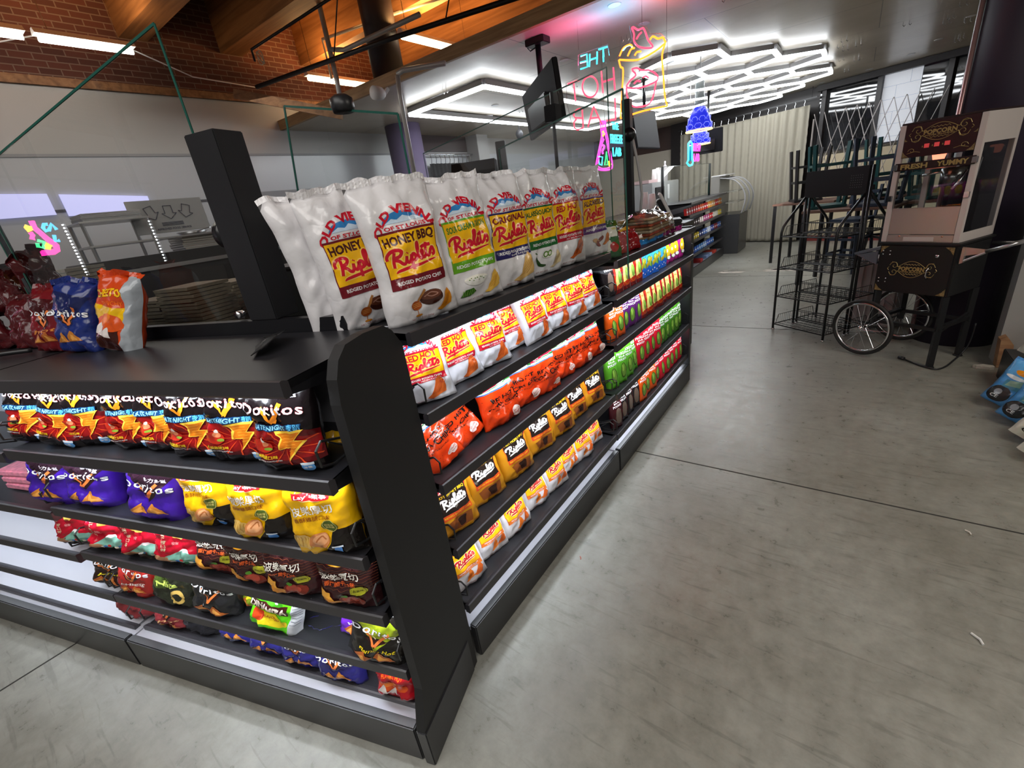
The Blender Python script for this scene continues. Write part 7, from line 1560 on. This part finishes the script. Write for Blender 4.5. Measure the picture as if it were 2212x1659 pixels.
pm = empty('popcorn_machine', PO + Vector((0.857, -0.515, 0)) * -0.245 + Vector((0.515, 0.857, 0)) * 0.02, PR, 'silver and glass popcorn machine with dark red sign standing on the cart', 'popcorn machine')
pm.location.z = 0.885
w2, dp, Hh = 0.213, 0.385, 0.762
M_ald = mat('satin_aluminium', (0.70, 0.63, 0.60), 0.42, metal=0.25)
for x in (-w2, w2):
    for y in (0.0, dp):
        m = MB(); m.bev(x - 0.017, x + 0.017, y - 0.002, y + 0.022, 0.0, Hh, 0.002); m.build('corner_post', M_ald, pm)
m = MB(); m.bev(-w2 - 0.012, w2 + 0.012, -0.002, dp + 0.02, Hh + 0.001, Hh + 0.012, 0.003); m.build('roof', mat('dark_machine_roof', (0.03, 0.015, 0.015), 0.4), pm)
M_maroon = mat('dark_maroon_sign', (0.035, 0.006, 0.008), 0.3)
m = MB(); m.bev(-w2 + 0.018, w2 - 0.018, -0.001, 0.006, Hh - 0.205, Hh, 0.002); sg = m.build('sign_panel', M_maroon, pm)
crest(sg, 0.0, Hh - 0.065, 0.34, 0.10, -0.003)
for x in (-0.055, 0.0, 0.055): q = MB(); q.box(x - 0.014, x + 0.010, -0.010, -0.0015, Hh - 0.155, Hh - 0.13); q.build('rocker_switch', mat('red_switch', (0.55, 0.05, 0.05), 0.35, emit=0.25, ecol=(1, 0.1, 0.1)), sg); q = MB(); q.box(x - 0.03, x - 0.024, -0.0022, -0.0014, Hh - 0.15, Hh - 0.14); q.build('switch_label', M_gold, sg)
for sx in (-1, 1): corner(sg, sx * 0.193, Hh - 0.202, -sx, 1, -0.0012, 0.04); corner(sg, sx * 0.193, Hh - 0.202 + 0.10, -sx, 1, -0.0012, 0.02)
for sx in (-1, 1):
    q = MB(); q.tube([(sx * (0.14 + (0.022 - 0.002 * i) * math.cos(i * 0.7)), -0.003, Hh - 0.165 + (0.018 - 0.0016 * i) * math.sin(i * 0.7)) for i in range(10)], 0.0014, 4); q.tube([(sx * 0.165, -0.003, Hh - 0.18), (sx * 0.12, -0.003, Hh - 0.17), (sx * 0.09, -0.003, Hh - 0.178)], 0.0014, 4); q.build('gold_scrollwork', M_gold, sg)
m = MB(); m.bev(-w2 - 0.005, w2 + 0.005, -0.012, -0.004, Hh - 0.285, Hh - 0.235, 0.002); bn = m.build('door_header', mat('black_red_banner', (0.02, 0.006, 0.006), 0.35), pm)
flat_text('FRESH', 0.030, M_gold, bn, Matrix.Translation((-0.105, -0.0135, Hh - 0.26)), wid=0.155, bold=0.04); flat_text('YUMMY', 0.030, M_gold, bn, Matrix.Translation((0.105, -0.0135, Hh - 0.26)), wid=0.165, bold=0.04)
for x0, x1 in ((-w2 + 0.02, -0.003), (0.003, w2 - 0.02)):
    q = MB(); q.add([(x0, -0.004, 0.235), (x1, -0.004, 0.235), (x1, -0.004, Hh - 0.235), (x0, -0.004, Hh - 0.235)], [(0, 1, 2, 3)]); q.build('door_glass', M_glass, pm, fixn=False)
for sx in (-1, 1):
    for z in (Hh - 0.26, 0.30): q = MB(); q.bev(sx * (w2 + 0.002) - 0.014, sx * (w2 + 0.002) + 0.014, -0.016, -0.003, z - 0.018, z + 0.018, 0.002); q.build('door_hinge', M_chrome, pm)
for x, y0, y1 in ((w2 + 0.012, 0.022, dp), (-w2 - 0.012, 0.022, dp)):
    q = MB(); q.add([(x, y0, 0.06), (x, y1, 0.06), (x, y1, Hh - 0.17), (x, y0, Hh - 0.17)], [(0, 1, 2, 3)]); q.build('side_glass', glass_mat('smoky_side_glass', (0.75, 0.78, 0.8)), pm, fixn=False)
    q = MB(); q.box(x - 0.004, x + 0.004, y0, y1, Hh - 0.17, Hh); q.build('side_panel', M_ald, pm); q = MB(); q.box(x - 0.004, x + 0.004, y0, y1, 0.0, 0.06); q.build('side_panel', M_ald, pm)
q = MB(); q.add([(-w2, dp + 0.01, 0.1), (w2, dp + 0.01, 0.1), (w2, dp + 0.01, Hh), (-w2, dp + 0.01, Hh)], [(0, 1, 2, 3)]); q.build('rear_glass', glass_mat('smoky_side_glass'), pm, fixn=False)
q = MB(); q.bev(-w2 + 0.018, w2 - 0.018, 0.004, 0.014, 0.052, 0.23, 0.003); q.build('front_board', mat('brushed_rose_steel', (0.60, 0.49, 0.46), 0.32, metal=0.55), pm)
q = MB(); q.bev(-w2 + 0.018, w2 - 0.018, -0.001, 0.008, 0.0, 0.048, 0.002); dw = q.build('drawer', mat('brushed_rose_steel'), pm) if False else q.build('drawer', mat('rose_steel_drawer', (0.55, 0.45, 0.42), 0.32, metal=0.5), pm)
q = MB(); q.bev(-0.09, 0.09, -0.006, -0.0015, 0.006, 0.036, 0.002); q.build('drawer_plate', M_ald, dw)
for x in (-0.115, 0.135): q = MB(); q.lathe([(0, 0), (0.006, 0), (0.006, 0.004), (0, 0.004)], 10, M=Matrix.Translation((x, -0.002, 0.040)) @ Matrix.Rotation(PI / 2, 4, 'X')); q.build('latch', mat('copper_latch', (0.6, 0.3, 0.2), 0.3, metal=0.6), dw)
q = MB(); q.lathe([(0.0, 0.35), (0.06, 0.345), (0.068, 0.36), (0.068, 0.46), (0.0, 0.465)], 24, (0.03, 0.2, 0)); q.build('kettle', mat('smoked_kettle', (0.12, 0.12, 0.12), 0.2, metal=0.8), pm)
q = MB(); q.bar((0.03, 0.2, 0.46), (0.03, 0.2, 0.55), 0.03); q.tube([(-0.10, 0.10, 0.43), (-0.03, 0.15, 0.44), (0.0, 0.17, 0.44)], 0.008, 8); q.tube([(-0.06, 0.05, 0.47), (0.10, 0.06, 0.47)], 0.005, 6); q.tube([(0.12, 0.15, 0.44), (0.11, 0.10, 0.37), (0.09, 0.08, 0.33)], 0.007, 8); q.tube([(0.08, 0.25, 0.6), (0.16, 0.2, 0.5), (0.15, 0.2, 0.36), (0.10, 0.22, 0.35)], 0.005, 6); q.build('kettle_arm', M_chrome, pm)
q = MB(); q.prism([(-0.035, Hh - 0.20), (0.035, Hh - 0.20), (0.02, Hh - 0.255), (-0.02, Hh - 0.255)], (0.03, 0.06)); q.build('heat_lamp', mat('glowing_amber_lamp', (1, 0.4, 0.25), 0.4, emit=1.6, ecol=(1.0, 0.28, 0.16)), pm)

# ------------------------------------------------------------------ stacked tables and chairs before the shop front
M_tbl = mat('dark_table_metal', (0.02, 0.019, 0.02), 0.4); M_ttop = wood_mat('dark_red_table_top', (0.10, 0.05, 0.035), (0.18, 0.09, 0.06)); M_teal = mat('dark_green_chair', (0.010, 0.060, 0.060), 0.4); M_tealb = mat('dark_slate_chair', (0.022, 0.032, 0.055), 0.4)
def table(x, y, rz, w, d, h, lab):
    e = empty('cafe_table', (x, y, 0), rz, lab, 'table')
    q = MB(); q.bev(-w / 2, w / 2, -d / 2, d / 2, h - 0.03, h, 0.004); q.build('tabletop', M_ttop, e)
    for sx in (-1, 1):
        for sy in (-1, 1): q = MB(); q.bar((sx * (w / 2 - 0.03), sy * (d / 2 - 0.03), 0), (sx * (w / 2 - 0.03), sy * (d / 2 - 0.03), h - 0.031), 0.04); q.build('leg', M_tbl, e)
    return e
table(-0.52, 8.85, -0.4, 0.9, 0.62, 0.93, 'tall dark café table nearest the curtain behind the wire racks')
table(0.03, 7.15, -0.3, 0.95, 0.62, 0.93, 'tall dark café table behind the wire racks, carrying upturned chairs')
table(0.95, 7.3, -0.3, 0.8, 0.62, 0.93, 'tall dark café table behind the popcorn machine')
def chair_up(x, y, z, rz, m_, lab, back=False):
    """bar chair resting upside down, seat on the table, legs in the air"""
    e = empty('bar_chair', (x, y, z), rz, lab, 'chair')
    q = MB(); q.bev(-0.19, 0.19, -0.19, 0.19, 0.0, 0.035, 0.006); q.build('seat', m_, e)
    for sx in (-1, 1):
        for sy in (-1, 1): q = MB(); q.bar((sx * 0.16, sy * 0.16, 0.036), (sx * 0.21, sy * 0.21, 0.74), 0.042, 0.03); q.build('leg', m_, e)
    for z_ in (0.28, 0.50):
        for a, b in (((-1, -1), (1, -1)), ((1, -1), (1, 1)), ((1, 1), (-1, 1)), ((-1, 1), (-1, -1))):
            f_ = 0.16 + 0.05 * z_ / 0.74; q = MB(); q.bar((a[0] * f_, a[1] * f_, z_), (b[0] * f_, b[1] * f_, z_), 0.018, 0.03); q.build('stretcher', m_, e)
    if back:
        for sx in (-1, 1): q = MB(); q.bar((sx * 0.17, 0.192, 0.02), (sx * 0.17, 0.25, -0.40), 0.03); q.build('back_post', m_, e)
        for z_ in (-0.12, -0.22, -0.32): q = MB(); q.bar((-0.17, 0.22 - z_ * 0.06, z_), (0.17, 0.22 - z_ * 0.06, z_), 0.014, 0.04); q.build('back_slat', m_, e)
    return e
ch = [(-0.28, 7.30, 0.932, 0.2, M_teal, 'dark green upturned bar chair, left one on the middle table'), (0.22, 7.0, 0.932, -0.4, M_tealb, 'slate upturned bar chair, right one on the middle table'),
      (0.75, 7.35, 0.932, 0.5, M_teal, 'dark green upturned bar chair behind the popcorn sign, left'), (1.15, 7.2, 0.932, 0.1, M_tealb, 'slate upturned bar chair behind the popcorn sign, right')]
for c in ch: chair_up(*c)
def chair_std(x, y, z, rz, m_, lab):
    e = empty('bar_chair', (x, y, z), rz, lab, 'chair')
    q = MB(); q.bev(-0.19, 0.19, -0.19, 0.19, 0.68, 0.715, 0.006); q.build('seat', m_, e)
    for sx in (-1, 1):
        for sy in (-1, 1): q = MB(); q.bar((sx * 0.16, sy * 0.16, 0.679), (sx * 0.21, sy * 0.21, 0.0), 0.035, 0.03); q.build('leg', m_, e)
        q = MB(); q.bar((sx * 0.17, 0.192, 0.70), (sx * 0.17, 0.25, 1.10), 0.03); q.build('back_post', m_, e)
    for z_ in (0.80, 0.90, 1.02): q = MB(); q.bar((-0.17, 0.21, z_), (0.17, 0.21, z_), 0.014, 0.04); q.build('back_slat', m_, e)
    for z_ in (0.25, 0.45):
        for a, b in (((-1, -1), (1, -1)), ((1, -1), (1, 1)), ((1, 1), (-1, 1)), ((-1, 1), (-1, -1))): f_ = 0.16 + 0.05 * (0.7 - z_) / 0.7; q = MB(); q.bar((a[0] * f_, a[1] * f_, z_), (b[0] * f_, b[1] * f_, z_), 0.018, 0.03); q.build('stretcher', m_, e)
    return e
chair_up(-0.02, 7.0, 0.932, 0.9, M_teal, 'dark green upturned bar chair in the middle of the middle table') if False else None
chair_up(-0.20, 7.22, 1.50, 0.7, M_tealb, 'slate upturned chair wedged on top of the left upturned chair', back=False) if False else None
chair_up(0.32, 8.45, 0.932, 0.35, M_teal, 'dark green upturned bar chair on the rear table, left'); chair_up(0.80, 8.4, 0.932, -0.3, M_teal, 'dark green upturned bar chair on the rear table, right')
table(0.55, 8.42, -0.2, 0.95, 0.5, 0.93, 'tall dark café table at the rear, carrying two dark green upturned chairs')
chair_up(-0.62, 8.85, 0.932, 0.3, M_tbl, 'thin black upturned stool on the table nearest the curtain', back=False)
chair_up(0.02, 8.9, 0.932 + 0.0, 0.9, M_teal, 'dark green upturned chair between the two table groups', back=False) if False else None
chair_std(0.45, 8.0, 0, 0.4, M_tbl, 'black bar chair standing upright among the tables'); chair_std(0.02, 7.95, 0, -0.5, M_tealb, 'slate bar chair standing behind the middle table'); chair_std(0.85, 8.1, 0, 1.2, M_teal, 'dark green bar chair standing behind the popcorn machine')
# steel drum sink shape behind the cart wheel
q = MB(); q.bev(0, 0.34, 0, 0.2, 0, 0.62, 0.01); 
for k in range(5): q.bev(0.02 + 0.07 * k, 0.05 + 0.07 * k, -0.012, -0.001, 0.05, 0.58, 0.003)
tag(q.build('ribbed_heater', mat('pale_rose_enamel', (0.42, 0.36, 0.35), 0.5), loc=(0.12, 5.30, 0), rz=-0.5), 'pale ribbed radiator standing behind the cart wheels', 'heater')

# ------------------------------------------------------------------ bags on the low stand at the right edge
t = empty('bag_display', (0.98, 3.0, 0), 0, 'low black stand behind the blue bags at the right edge', 'display stand')
m = MB(); m.prism([(0.0, 0.0), (0.12, 0.50), (0.5, 0.50), (0.5, 0.0)], (-0.35, 0.62)); m.build('sloped_body', M_blk2, t)
A = Art(0.17, 0.30); A.rect(0, 0.20, 0.17, 0.30, c_('5aa0d8')); A.ell(0.10, 0.235, 0.045, 0.018, c_('e8901c')); A.ell(0.12, 0.245, 0.02, 0.014, c_('c83a20')); A.ell(0.08, 0.195, 0.055, 0.012, c_('e0e8ee')); A.ell(0.07, 0.07, 0.06, 0.055, c_('23262a')); A.ell(0.06, 0.08, 0.02, 0.02, c_('8a9098')); A.rect(0.05, 0.12, 0.15, 0.17, c_('4a8aa8')); A.poly([(0.06, 0.13), (0.15, 0.15), (0.14, 0.19), (0.07, 0.17)], c_('8ab0a0')); A.text('CE', 0.06, 0.05, 0.02, c_('c8ccd0'), 0.04)
BT = 0.62
for k, (x, y, z) in enumerate(((0.835, 3.56, 0.03), (0.865, 3.34, 0.03))):
    o = make_bag('blue_bag', A, 0.15, 0.27, 0.08, c_('4a90d0'), seed=500 + k, crumple=1.1, nu=12, nv=18); place(o, Vector((x, y, z)), -0.45, 0.30, 0.32, label=('farther', 'nearer')[k] + ' blue bag with orange emblem leaning at the right edge', group='blue bags at the right edge')
A = Art(0.16, 0.28); A.rect(0, 0, 0.16, 0.10, c_('d8d8cc')); A.text('CE', 0.08, 0.05, 0.025, c_('2a2c2a'), 0.08, 0.05); A.ell(0.10, 0.17, 0.06, 0.04, c_('b8c83a')); A.ell(0.06, 0.13, 0.03, 0.02, c_('7a8a2a'))
for k, (x, y, z) in enumerate(((0.875, 3.12, 0.03), (0.87, 2.92, 0.03))):
    o = make_bag('clear_bag', A, 0.14, 0.25, 0.07, c_('9aaa4a'), seed=510 + k, crumple=1.1, nu=12, nv=16); place(o, Vector((x, y, z)), -0.45, 0.3, 0.36, label=('green and white bag right below the blue bags at the right edge', 'lowest pale bag at the right edge')[k])
m = MB(); m.bev(0.93, 1.3, 3.68, 4.1, 0.0, 0.20, 0.004); tag(m.build('plinth', M_blk2), 'dark box behind the blue bags at the right edge', 'box')
o = make_bag('clear_bag', A, 0.14, 0.26, 0.08, c_('8a90b8'), seed=520, crumple=1.4, nu=12, nv=16); place(o, Vector((1.02, 3.95, 0.21)), -0.45, 0.2, 0.3, label='violet grey clear bag on the box at the right edge')
